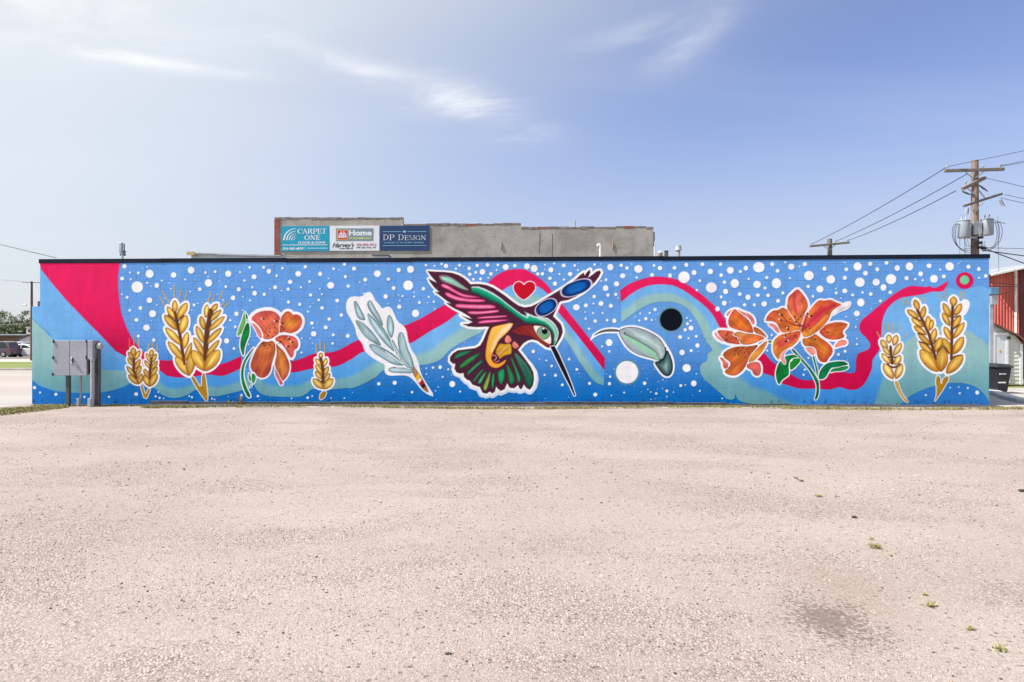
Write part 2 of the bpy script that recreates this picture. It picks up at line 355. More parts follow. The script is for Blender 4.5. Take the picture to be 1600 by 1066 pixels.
ribbon(redup1[6:14], redlow1[6:14]); ribbon(redup1[15:29], redlow1[15:]); ribbon(redup1[28:], redlow2)
# second ribbon
redup2 = [(969, 454), (981, 445), (996.8, 438.3), (1012.6, 433.8), (1026, 432.2), (1044, 433.8), (1062, 438.7), (1080, 448.6), (1098, 461.8), (1116, 477.5), (1126, 488), (1133.5, 500), (1150, 520), (1170, 540), (1193.4, 551.5), (1202.4, 561.7), (1212.5, 569.5), (1225, 577), (1238.4, 586.4), (1248.6, 592), (1259.8, 594.3), (1273.3, 593.8), (1288, 592.6), (1296, 584.8), (1303.7, 580.8), (1313.9, 580.8), (1325, 583), (1333, 583), (1337, 579.5), (1338, 561.9), (1341.7, 552.5), (1355.8, 546.6), (1360, 538.4), (1353.5, 527.8), (1345.2, 519.6), (1342.9, 510), (1347.6, 499.7), (1360.5, 489), (1377, 475), (1395.7, 461), (1409.8, 452), (1423.8, 447), (1447.3, 448.6), (1452, 447), (1460, 450), (1470.7, 445.7), (1481.3, 439.4)]
redlow3 = [(970.3, 472.5), (985.6, 459.7), (1001, 450.7), (1017, 445.7), (1035, 444.4), (1053, 446.8), (1071, 455.6), (1087, 467), (1102.7, 479.5), (1114, 492.2), (1124.5, 511), (1140, 535), (1165, 562), (1190, 580.8), (1199, 585.3), (1208.6, 588.7), (1221.5, 598.8), (1235, 603.3), (1246.3, 606.7), (1262, 607.8), (1273, 607.3), (1295.9, 609), (1308, 605.6), (1316, 606), (1327.4, 609.5), (1340.6, 607.6), (1351, 599.4), (1361.7, 578.3), (1364, 561.9), (1374.6, 545.4), (1377, 522), (1378.6, 503), (1384, 486.8), (1393.3, 475), (1407.4, 465.7), (1423.8, 462.9), (1442.6, 459.8), (1456.7, 455.8), (1473, 455), (1481, 444)]
fillp([(1215, 590), (1262, 600), (1330, 600), (1372, 540), (1372, 500), (1395, 465), (1440, 452), (1485, 449), (1500, 455), (1525, 448), (1536, 447), (1560, 462), (1560, 650), (1215, 650)], LBL, i_blue, 1.6, 0, 0)
fillp([(1362, 650), (1370, 618), (1384, 578), (1405, 543), (1428, 524), (1470, 505), (1513, 517), (1529, 526.7), (1560, 552), (1560, 650)], GRN, i_green, 5, 0, 1)
bd = l2s(BG_BOT*0.8+BG_TOP*0.2)
p_ = chaikin([(1405, 632), (1428.5, 613.5), (1461, 601.7), (1494, 597), (1517.7, 600.6), (1534, 610), (1545, 625), (1552, 650), (1390, 650)], 1)
fillp(p_, OLV, i_green, 2.0, 1.2, 0); fillp(p_, bd, i_blue, 1.2, 0, 0)
band(redlow3[:22], [(971, 503.6), (983, 494.6), (999, 483.3), (1017, 474.3), (1035, 471.6), (1053, 472.5), (1071, 480), (1084.6, 494.6), (1093.6, 510.3), (1099, 523.8), (1105, 535), (1112, 544.5), (1112.5, 548), (1106, 553), (1105, 563), (1096, 569), (1093.7, 577), (1098, 589), (1109.4, 600.4), (1125, 613.8), (1137.4, 624), (1147.5, 622.8), (1149, 616), (1157, 627), (1190, 634), (1215, 646), (1245, 668), (1300, 730)], 0.5, 0.12)
w = win([(1236, 590), (1275, 640)], 2); sl, U, V = w
ribbon(redup2, redlow3)

# ---- white dots
i_dot = new_id('painted_white_dots')
DOTS = """194.3 416.2 3.4 202.7 426 1.6 216 426.7 2.2 233.7 428 6.4 214.5 448.5 9 191 435.4 3.1 204 436.4 1.5 230 442 1.8 244.7 446.2 3.6 252.6 438.6 1.6 198.3 464.6 2.4 233.2 469.3 4.5 190.4 460 1.3 219.3 481.4 2.8
202.7 485 2 238.2 490.3 5.6 213 500 3.1 229 512 5.2 215.9 525.2 2.2 240 531.3 2.7 53.8 605.8 2.6 62.2 613.5 1.5 87.2 616.3 2.4 131.8 620.5 1.8 170 620.3 1.8 212.4 616 3 298.5 422.2 5.3 271.2 429.8 4.3 356.8 427.8 4.8
325.4 442.2 5.8 336 424.6 2.2 320.7 426 2 312 452 2.9 372.7 452.2 3.1 364 465.6 3.6 369.5 490.5 3.3 354 532.7 3.9 365.4 544.6 2.2 303 476.6 2.2 367.8 510.7 2 397 432.7 4 397.8 458.3 3.6 390 418 2 375 425.4 1.5 382 438.5 1.8
352.7 447.8 2 289 436.8 1.5 390.7 469.5 1.8 359.8 500.5 1.7 516.4 446 5.6 453.4 440.6 3.6 429.8 449 3 450 452 2.6 413 460 2.6 544 447 2.4 485 461 2.4 498 468.8 2 526.7 469.7 3 450.5 472 2.4 468.2 475.7 2.4 503.2 481.2 2.8
533.4 492.4 2.6 514.5 498.7 2.6 487.3 505 2.8 508.8 511.7 3.1 490.2 521.7 4.3 520.8 523.3 2.2 543.4 525 3 519.6 536.7 2 481 487 1.6 503 459.7 1.5 394 449 1.6 471 551 1.6 403 619 2 377 617.7 2 480.6 621.6 2 488 619 1.3 517.4 622.4 1.2 538 622.4 1.2
420 424 3.6 441 419 2 466 428 4.6 484 440 2 432 431 1.8 470 449 1.6 500 428 3.2 521 420 2 538 413 2.4 412 418 2.2 477 417 2.6
589.8 427.8 5.4 641.5 421 5.4 637.6 446 7.8 622.7 422 3.2 553 419.8 3.2 570.7 437 3.1 607 436.3 2.7 614.9 450.2 2.9 661.5 451.2 2.7 602.4 463.4 3.4 539.8 432.4 2.4 543.7 447 2 623.7 479.5 3.2 649.3 489.8 5.7 655.4 472.7 2.2 677.6 471.5 1.7 629 462.7 1.5 647 463.6 1.5
676.8 574.6 2 687.6 574 2.8 700.5 577.3 1.5 706.6 600.2 4.7 616.8 598.3 3.2 592 599.8 2.7 643.7 613 2 691.7 589 1.5 719 612 1.5 696.8 415.8 3.5 665.5 414.6 1.9 718 414.5 2.2 690 412.5 1.8 679 415.5 1.4 712.4 420 1.8 733 419.5 2.6 745.6 415 2.5 761.8 414 2.8 778 414 2.2 790 417.5 4.8 804.5 415.2 2.6 753.9 424.9 4.5 743.3 425.6 2.4
734 428.8 2.7 767 428 2.8 751 436 2.2 739.8 436.5 2.2 763 434.4 1.5 776 422 1.4 669.7 464 1.6 823.3 416.2 4.6 834.6 419.7 5.5 840.4 428 2.6 847.5 427.9 2.7 860.7 421.8 3.9 880.6 415 2.9 898 415 1.9 929 413.5 1.9 891 428.4 3.4 859.4 435 2.8 867.3 443.3 3.4 881 437 1.8 874.3 428.4 1.5 903 422 1.5 953.6 417.5 4.8 947 437.3 2 946.3 450.4 4.5
949.8 461.2 2.6 928.5 463.5 2.8 939 474.4 3.9 927.3 474.4 1.5 900.4 480.3 5.2 915.4 477.3 3 954.6 478 3.2 926.7 489.3 1.6 941.6 489.3 1.6 915 498 1.7 930.2 501.8 2.8 949 500.3 2 920.5 513.9 1.8 865.7 411.8 1.4 851.5 413.8 1.3 960 501.3 3.2 951.7 535.5 5.3 941 541.5 1.7 952 549.3 1.8 833.3 549.3 2.6 853.6 563.3 1.4 862.2 572 2 889.3 561.5 2 901.3 577.4 2.2
868 586.6 2.3 878.7 601.5 2.3 851 586 1.6 921.3 599.2 2.5 930.3 616.8 3.2 970.7 414.6 2.7 979.5 419 2.7 997.5 420.3 6.5 973 431 4.2 963.5 443.7 4.3 1021.8 414.9 2 1031.3 419 3.4 1018.7 429.5 3 1053.8 418.5 3 1046.8 430.6 3 1068.9 433.3 9.2 1072.3 414 3 1084.6 426 3.8 1097.5 413 3 1110 424.3 4.3 1111.7 449.5 8.7 1093.7 438.7 2
1089 453.4 2 995 433.8 1.8 962 460 2.5 949.5 461 2.2 1009.2 498 2.5 1023.6 483.8 2.5 1015.3 489.2 1.6 1018.2 500.2 1.6 999 501 1.6 1000.4 490 1.3 1080 512.8 3.9 1070.7 515.5 2.5 1074.3 506 2.3 1079.5 501.3 1.8 1073.4 496.8 1.3 1063 526.8 3.2 1088 525.6 2.3 1075.9 528.6 1.6 1089.8 540 3.4 1065.7 550.9 4.3 1080 548 2.5 1072.7 575.2 6.7
1084 599.3 4.5 1007.4 599 2.7 1025.2 615 2 1041.9 611 2.2 1064 602.7 2.3 1093.6 611 1.4 952.2 599.7 2.5 953.4 588.7 1.8 975.2 613.5 1.4 1126 413 2.7 1141.4 422.5 5.4 1165.5 419 3.6 1157 424.3 2.4 1126.8 430 2.7 1185.8 417.6 9 1206.5 412.8 3 1215 423.2 2.9 1236.4 417 5 1227 409.5 2 1257.8 412.8 3.3 1263.9 430.8 7.7 1288.2 419.8 3.1 1298.3 436.7 6.8
1322.4 421 2.9 1340 416.4 6.3 1352.3 427 3.9 1343.8 441.2 7.7 1320 434.2 3.2 1320 454.7 4 1281.4 451.8 5.6 1345 472.7 6 1338.8 490 4.6 1306.6 457.8 2.2 1332.5 461.2 2.2 1347.6 457 2 1270 463 2 1263.2 447.7 2.6 1213.2 442.8 7.4 1183 444.6 6 1148.2 443 6.6 1134 455.6 4 1198.2 433.8 2.5 1195.2 450.2 2.5 1131.8 441 2.7 1169.6 435.8 1.8 1169 464.6 4
1184.2 461.4 3 1200.4 461.7 2.8 1156 459.6 3 1194.3 475 4.3 1131.8 473.8 3.7 1121.2 482.8 3.7 1163.3 476.5 2.8 1178.6 476.5 2.4 1215.7 470.2 3 1223.4 457.8 2.6 1126.6 464 2.3 1234.4 434.7 1.6 1360 412.4 3.5 1371 421 3 1385.4 410.6 3 1369.2 441 5.7 1392.4 436.4 8.4 1402 419 4.2 1421 416.4 6 1380.4 449.3 4.7 1360.5 459.6 2.8 1391 457 2.9 1416.6 434.7 3.4
1438.4 428 3.7 1430.4 436.4 2 1451.5 415.5 3.8 1459.5 435.7 6.3 1441.9 438 1.6 1474.7 432 3 1483.9 416.4 6.8 1469.3 421.3 1.6 1431.6 407 2.3 1501 407 2 1513.4 417 3.4 1529.4 420.6 3 1540.4 431.4 2.9 1530 434.3 1.6 1375.7 470.4 2.2 1332 461 2 1527 613.5 3 1499.6 614.6 1.7 1512.3 606.4 1.5 1446.8 617.5 1.6 1485 606 1.2 1498 604.8 1.1
1198.8 548 1.6 1263.2 559.6 1.7 1257.8 577.7 1.7 1255.7 585.9 1.6 1310 554 2 1320.4 549 2.3 1206 523.5 1.7 1337 511 1.3 1339 529 1.2 1339 538 1.5 243 619.5 1.6 249 622 1.8 300 621 1.7 295.5 619 1.3 331 623 1.4 335 624.5 1.4"""
dd = [float(x) for x in DOTS.split()]; DL = [tuple(dd[i:i+3]) for i in range(0, len(dd), 3)]
for x, y, r in DL: disc(x+rng.uniform(-.2, .2), y, r*.97, WHT, i_dot, 0.8, rng.uniform(0.93, 1.1))
for _ in range(900):
    x = rng.uniform(190, 1540); y = 408+abs(rng.gauss(0, 1))*90 if rng.random() < .7 else rng.uniform(560, 625)
    if y > 625: continue
    i = np.searchsorted(U1, x); j = int((CAMH-(y-HZ)/F*dep[min(i, NX-1)])/CELL)
    if not (0 <= j < NZ-3) or i >= NX-3 or ID[j, i] != 0: continue
    if any((x-a)**2+(y-b)**2 < (c+3.5)**2 for a, b, c in DL): continue
    r = rng.choice([0.5, 0.6, 0.7, 0.9, 1.1]); DL.append((x, y, r)); disc(x, y, r, C(205, 225, 246) if r < 0.8 else WHT, i_dot)
    if len(DL) > 640: break
# ---- wheat
def wheat(name, org, heads, stems, awns, spines, gold=(226, 188, 80), halo=3.4, extra=(), scol=(168, 122, 22)):
    ident = new_id(name); ox, oy, s = org
    for a in awns: line(P(ox, oy, s, *a[:4]), 1.5, C(*(a[4] if len(a) > 4 else (198, 158, 72))), ident, 0.8, 1.9)
    for st in stems:
        p = P(ox, oy, s, *st); fillp(p, WHT, ident, 0.9, 1.2, 1); petal(p, C(*scol), C(scol[0]+14, scol[1]+8, scol[2]), ident, smooth=1, stk=.05, edge=C(150, 105, 15), ew=1)
    K = []
    for k in heads:
        x0, y0, x1, y1, wd = k; a = np.array([ox+x0/s, oy+y0/s]); b = np.array([ox+x1/s, oy+y1/s]); h = wd/s/2; d = (b-a); L = np.linalg.norm(d); d = d/L; nn = np.array([-d[1], d[0]])
        prof = [(0, .12), (.1, .55), (.28, .92), (.5, 1.02), (.72, .86), (.9, .5), (1, .1)]
        K.append([tuple(a+d*L*t+nn*h*r) for t, r in prof]+[tuple(a+d*L*t-nn*h*r) for t, r in prof[::-1]])
    for p in K: fillp(p, WHT, ident, 1.2, halo, 1)
    for e in extra: fillp(P(ox, oy, s, *e), WHT, ident, 1.2, 0, 2)
    BR = C(92, 54, 34)
    for sp in spines: line(P(ox, oy, s, *sp[:-1]), sp[-1]/s, BR, ident, 1.4)
    for p in K:
        j = rng.uniform(-14, 12); g = C(gold[0]+j, gold[1]+j, gold[2]+j*.6)
        petal(p, g, g*C(214, 172, 120), ident, edge=C(122, 76, 22), ew=2.5, stk=.06, smooth=1, mot=.06, mid=np.clip(g*1.06+C(4, 10, 22), 0, 1), mw=.42)
    for sp in spines: line(P(ox, oy, s, *sp[:-1]), sp[-1]/s*.55, BR, ident, 2.2)
O1 = (180, 440, 5.33)
wheat('painted_large_wheat', O1, [(495, 155, 498, 262, 50), (432, 208, 498, 312, 50), (598, 178, 516, 312, 66), (408, 280, 518, 405, 62), (592, 280, 545, 438, 74), (418, 384, 552, 530, 62), (602, 420, 568, 565, 56), (440, 500, 572, 660, 62), (636, 508, 578, 668, 46), (500, 628, 622, 785, 74), (648, 575, 612, 785, 78),
  (852, 185, 800, 252, 46), (765, 190, 753, 304, 44), (882, 236, 773, 340, 48), (712, 288, 742, 405, 52), (912, 290, 770, 415, 50), (676, 370, 738, 515, 54), (886, 386, 746, 530, 52), (652, 465, 742, 620, 56), (868, 486, 748, 632, 46), (640, 572, 752, 745, 96), (866, 570, 744, 745, 104)],
  [(622, 795, 650, 783, 718, 905, 724, 766, 748, 764, 776, 1000, 742, 985)],
  [(365, 120, 410, 195), (388, 72, 450, 175), (490, 28, 490, 130), (552, 55, 530, 150), (595, 95, 575, 160), (797, 88, 772, 170), (825, 115, 810, 160), (900, 80, 865, 145), (910, 160, 885, 200), (950, 175, 910, 210)],
  [(497, 260, 540, 450, 575, 690, 26), (798, 245, 765, 420, 745, 650, 44), (440, 280, 500, 330, 10), (570, 285, 520, 330, 10)])
wheat('painted_small_wheat', O1, [(150, 548, 150, 624, 52), (108, 586, 150, 655, 37), (206, 572, 163, 655, 42), (103, 636, 152, 705, 37), (207, 646, 163, 735, 42), (93, 705, 167, 790, 40), (217, 700, 168, 790, 42), (108, 776, 192, 856, 48), (222, 766, 193, 856, 50),
  (305, 566, 300, 626, 42), (258, 596, 296, 676, 37), (342, 600, 304, 676, 37), (243, 656, 291, 726, 35), (352, 660, 299, 736, 38), (238, 726, 282, 806, 42), (352, 710, 294, 792, 40), (238, 780, 287, 876, 54), (348, 766, 283, 876, 62)],
  [(205, 862, 228, 862, 250, 950, 275, 893, 295, 897, 250, 1000)],
  [(118, 475, 118, 555, (216, 110, 50)), (155, 440, 153, 535, (214, 130, 50)), (197, 475, 195, 545), (280, 515, 272, 570), (314, 505, 312, 550), (350, 515, 345, 590)],
  [(155, 640, 152, 740, 175, 800, 24), (302, 640, 290, 740, 288, 810, 22)], (204, 166, 76), 2.5)
wheat('painted_short_wheat', (365, 470, 6.6625), [(905, 540, 910, 605, 48), (852, 600, 912, 680, 48), (968, 596, 938, 690, 48), (852, 664, 922, 766, 52), (988, 684, 938, 776, 52), (848, 734, 917, 816, 52), (1003, 754, 938, 850, 52), (826, 812, 933, 916, 78), (1034, 812, 932, 920, 82)],
  [(910, 945, 972, 945, 948, 1010, 888, 1036)], [(857, 450, 860, 545), (897, 410, 900, 500), (947, 445, 945, 550)],
  [(905, 595, 930, 720, 932, 850, 34), (870, 820, 930, 850, 12)], (220, 186, 92), 2.6)
O2 = (1360, 440, 5.328)
wheat('painted_pale_wheat', O2, [(155, 440, 155, 515, 50), (222, 445, 193, 535, 54), (88, 484, 142, 566, 54), (258, 514, 193, 616, 54), (103, 540, 167, 616, 44), (93, 600, 172, 686, 48), (252, 614, 203, 696, 58), (112, 682, 192, 812, 74), (262, 684, 212, 812, 66)],
  [(196, 825, 228, 825, 250, 910, 285, 965, 320, 1003, 305, 1012, 262, 965, 225, 905)],
  [(110, 350, 112, 440), (153, 345, 153, 410), (192, 335, 190, 430), (250, 360, 240, 425), (55, 420, 80, 465), (308, 425, 280, 465)],
  [(168, 545, 172, 600, 22), (150, 630, 205, 630, 14), (178, 620, 184, 680, 24), (143, 688, 165, 708, 195, 716, 225, 708, 247, 690, 14)], (226, 198, 118), 3.2, scol=(196, 156, 60))
line(P(*O2, 143, 688, 165, 708, 195, 716, 225, 708, 247, 690), 2.4, C(92, 54, 34), len(IDS)-1)
line(P(*O2, 168, 545, 175, 600, 182, 680), 3, C(92, 54, 34), len(IDS)-1, 1.2, 4)
wheat('painted_twin_wheat', O2, [(370, 150, 402, 242, 52), (306, 236, 402, 306, 52), (452, 204, 428, 316, 50), (342, 305, 443, 380, 48), (480, 284, 485, 416, 58), (517, 315, 498, 406, 44), (362, 370, 468, 446, 50), (398, 434, 502, 530, 48), (542, 390, 513, 506, 54), (408, 504, 523, 606, 54), (588, 464, 542, 586, 68), (414, 568, 566, 752, 104), (604, 552, 586, 752, 106),
  (695, 124, 690, 210, 64), (607, 180, 667, 301, 54), (758, 184, 702, 286, 58), (601, 260, 662, 371, 50), (753, 284, 682, 401, 58), (616, 375, 672, 491, 54), (783, 340, 692, 476, 54), (606, 470, 672, 606, 68), (774, 460, 692, 606, 74), (770, 612, 634, 766, 92)],
  [(543, 788, 582, 788, 588, 872, 614, 792, 664, 792, 602, 905, 562, 962, 528, 1012, 556, 940)],
  [(265, 150, 290, 195), (290, 130, 320, 190), (405, 125, 420, 175), (440, 125, 450, 165), (570, 90, 585, 140), (615, 85, 635, 140), (755, 75, 745, 135), (785, 85, 770, 145)],
  [(392, 238, 440, 335, 490, 445, 545, 645, 24), (685, 212, 680, 400, 675, 645, 24)], (220, 176, 74), 3.5, [(760, 150, 800, 145, 830, 170, 825, 215, 800, 270, 770, 290, 750, 230)])
for l_ in ([556, 595, 575, 560, 603, 540, 632, 556, 652, 600], [668, 645, 705, 622, 755, 612], [395, 432, 440, 440], [405, 500, 470, 520, 530, 600], [372, 305, 440, 335], [520, 520, 545, 490], [690, 300, 745, 285], [682, 400, 735, 360]):
    line(P(*O2, *l_), 2.0, C(92, 54, 34), len(IDS)-1, 1.0)

# ---- lilies
def blossom(name, items, halo, spots, anthers=()):
    ident = new_id(name)
    for it in items: fillp(it[0], WHT, ident, 1.0, it[5] if len(it) > 5 else halo, 1)
    for it in items:
        pts, c1, c2, mid, ed = it[:5]
        petal(pts, C(*c1), C(*c2), ident, edge=C(*ed), ew=2.6, halo=1.15, stk=.07, mot=.16, smooth=1, mid=None if mid is None else C(*mid), mw=.55)
    for x, y, r in spots: disc(x, y, r, C(40, 16, 18), ident, 0.7)
    for x, y, a in anthers:
        dx, dy = math.cos(a)*2.2, math.sin(a)*1.4
        disc(x-dx, y-dy, 1.3, C(238, 215, 225), ident, 1.2); line([(x, y), (x+dx, y+dy)], 2.4, C(46, 18, 26), ident, 0.8)
    return ident
L1 = (365, 470, 6.6625); q = lambda *a: P(*L1, *a)
G1 = (0, 124, 62); GD = (0, 96, 52); GL = (112, 184, 92)
spots = [(365+x/6.6625, 470+y/6.6625, r) for x, y, r in [(330, 330, .8), (350, 345, .9), (378, 325, 1.1), (380, 290, .8), (360, 365, 1.3), (340, 375, .8), (430, 280, 1.1), (440, 295, .8), (425, 328, .8), (400, 345, .7), (405, 375, .8), (505, 275, 1.2), (515, 300, 1), (530, 288, .8), (305, 445, 1.1), (325, 465, .9), (350, 495, .8), (380, 465, .9), (395, 485, .8), (370, 455, .8), (320, 440, .8), (480, 380, .9), (485, 430, 1.4), (445, 415, .8), (470, 445, .8), (475, 490, .8), (310, 468, .7)]]
i_l = blossom('painted_drooping_lily', [
 (q(115, 108, 85, 210, 45, 310, 36, 382, 100, 320, 125, 230, 130, 140), GL, (98, 170, 84), None, (70, 150, 70), 1.5),
 (q(130, 128, 152, 180, 132, 202, 122, 150), G1, G1, None, GD, 1.5),
 (q(150, 226, 166, 260, 166, 350, 130, 440, 112, 500, 104, 590, 72, 510, 68, 420, 100, 310, 130, 240), (0, 128, 56), (0, 118, 48), None, GD, 1.8),
 (q(190, 752, 226, 770, 232, 820, 200, 872, 185, 830), G1, (40, 150, 80), None, GD, 1.5), (q(160, 738, 180, 800, 187, 852, 153, 810), GL, G1, None, GD, 1.4), (q(160, 905, 195, 872, 180, 905), GD, GD, None, GD, 1.2),
 (q(217, 486, 165, 570, 125, 640, 102, 720, 102, 800, 132, 900, 184, 1000, 150, 1010, 108, 930, 78, 830, 76, 730, 98, 640, 148, 560, 200, 498), (0, 122, 70), (0, 116, 62), None, GD, 1.8),
 (q(175, 190, 230, 130, 310, 103, 400, 103, 462, 138, 487, 180, 497, 260, 482, 330, 412, 387, 370, 402, 308, 402, 308, 340, 270, 270, 220, 225), (206, 84, 84), (206, 104, 62), (214, 104, 80), (190, 70, 66), 5.4),
 (q(178, 222, 230, 250, 287, 320, 297, 392, 268, 387, 228, 300), (226, 128, 118), (218, 110, 96), None, (198, 90, 84), 1.6),
 (q(488, 190, 508, 150, 545, 110, 590, 113, 615, 150, 650, 138, 697, 158, 718, 210, 702, 272, 652, 322, 590, 342, 520, 322, 478, 342, 478, 260), (206, 92, 60), (200, 96, 60), (216, 134, 48), (186, 68, 54), 4.2),
 (q(418, 402, 480, 358, 560, 358, 642, 378, 673, 430, 668, 492, 627, 512, 627, 562, 602, 604, 565, 552, 540, 502, 490, 442), (200, 84, 56), (204, 84, 84), (214, 110, 66), (178, 60, 60), 3.8),
 (q(298, 418, 350, 432, 402, 413, 437, 450, 437, 530, 402, 640, 382, 742, 340, 793, 290, 808, 238, 783, 228, 752, 188, 732, 172, 670, 198, 590, 238, 500), (176, 104, 44), (176, 64, 62), (202, 104, 56), (158, 62, 48), 2.6),
 (q(440, 432, 470, 480, 520, 520, 562, 600, 588, 680, 572, 762, 540, 813, 505, 842, 480, 792, 438, 712, 428, 640, 450, 560), (172, 98, 44), (186, 92, 56), (204, 122, 62), (150, 70, 46), 2.2),
 (q(428, 708, 450, 740, 490, 820, 518, 862, 490, 884, 468, 840, 433, 772), (226, 120, 120), (200, 72, 88), None, (190, 80, 90), 1.8)],
 3, spots, [(365+x/6.6625, 470+y/6.6625, a) for x, y, a in [(305, 190, .2), (440, 212, .2), (502, 238, -.5), (562, 475, .2), (608, 430, .4), (575, 392, 1.2)]])
for l_ in ([310, 190, 370, 230, 395, 300, 395, 370], [480, 400, 560, 440, 620, 440]): line(spline(q(*l_), 5), 1.0, C(216, 128, 60), i_l, 1.0)
L2 = (1105, 440, 6.6625); q = lambda *a: P(*L2, *a)
spots = [(1105+x/6.6625, 440+y/6.6625, r) for x, y, r in [(215, 540, 1.4), (200, 560, 1.2), (205, 605, 1.2), (250, 600, .8), (310, 590, .9), (325, 610, .9), (225, 580, .7), (280, 625, .7), (325, 690, .9), (350, 720, .9), (370, 700, .8), (300, 720, .9), (330, 760, 1.1), (285, 760, 1.1), (430, 735, 1), (435, 760, .9), (400, 785, 1), (385, 740, .8), (360, 745, .8), (375, 690, .7), (410, 710, .7), (320, 740, .8)]]
blossom('painted_side_lily', [
 (q(265, 288, 213, 320, 197, 350, 207, 365, 245, 320), (222, 150, 144), (214, 128, 124), None, (190, 104, 104), 3),
 (q(310, 283, 370, 318, 452, 343, 493, 400, 493, 452, 470, 442, 440, 380, 360, 340), (222, 150, 140), (214, 124, 118), None, (186, 98, 96), 3.4),
 (q(285, 278, 330, 320, 422, 390, 462, 450, 492, 538, 420, 532, 350, 512, 270, 492, 223, 462, 218, 390, 250, 330), (204, 92, 50), (206, 98, 44), (218, 120, 48), (178, 76, 46), 3.4),
 (q(478, 462, 552, 498, 602, 548, 628, 588, 560, 562, 490, 532), (190, 100, 58), (206, 124, 60), None, (170, 84, 50), 2.2),
 (q(98, 508, 180, 507, 272, 518, 302, 560, 332, 600, 353, 658, 260, 648, 188, 633, 138, 580), (204, 92, 72), (190, 74, 48), (206, 100, 56), (166, 58, 48), 4),
 (q(82, 518, 110, 560, 184, 634, 118, 602, 80, 562), (238, 154, 140), (228, 130, 112), None, (206, 110, 100), 4),
 (q(330, 518, 400, 543, 500, 546, 614, 585, 542, 622, 452, 658, 358, 658, 328, 610, 318, 570, 275, 562, 268, 545), (216, 176, 90), (208, 92, 48), (214, 100, 52), (186, 78, 50), 2),
 (q(158, 752, 230, 698, 330, 673, 440, 678, 545, 652, 482, 730, 432, 810, 392, 902, 332, 963, 280, 983, 218, 973, 177, 942, 208, 902, 247, 872, 232, 830, 180, 800), (170, 80, 44), (196, 98, 46), (194, 104, 46), (150, 66, 40), 3.4),
 (q(127, 793, 165, 792, 192, 830, 223, 850, 218, 898, 180, 913, 162, 880, 163, 840), (230, 124, 106), (222, 110, 96), None, (206, 96, 84), 3.2),
 (q(622, 608, 628, 640, 582, 722, 522, 793, 470, 843, 428, 852, 448, 780, 518, 698), (210, 128, 60), (232, 168, 64), None, (196, 110, 50), 2.4),
 (q(488, 838, 540, 838, 563, 890, 558, 962, 520, 988, 478, 962, 468, 922, 418, 903, 407, 870, 440, 850), (196, 84, 76), (216, 104, 96), None, (176, 70, 66), 3),
 (q(638, 610, 674, 618, 668, 642, 638, 637), G1, G1, None, GD, 1.2)], 3, spots)
O3 = (1190, 440, 8.88); O4 = (1190, 520, 8.88); a3 = lambda *a: P(*O3, *a); a4 = lambda *a: P(*O4, *a)
spots = [(1190+x/8.88, 440+y/8.88, r) for x, y, r in [(460, 488, 1.3), (498, 452, .8), (545, 480, 1.2), (512, 525, .9), (480, 562, 1.5), (400, 522, 1), (600, 572, .9), (655, 612, 1.2), (622, 645, 1), (642, 718, 1.4), (665, 655, .9), (625, 680, .9), (610, 700, .7), (370, 630, 1.3), (395, 725, 1.1), (470, 750, 1.2), (483, 775, 1), (450, 770, .7), (870, 660, .9), (915, 705, 1.3), (830, 672, .9), (885, 690, .7), (735, 740, 1), (740, 805, 1.3), (705, 780, .9), (700, 810, .7), (330, 630, .9), (680, 640, .6), (600, 660, .6), (670, 780, .8)]]
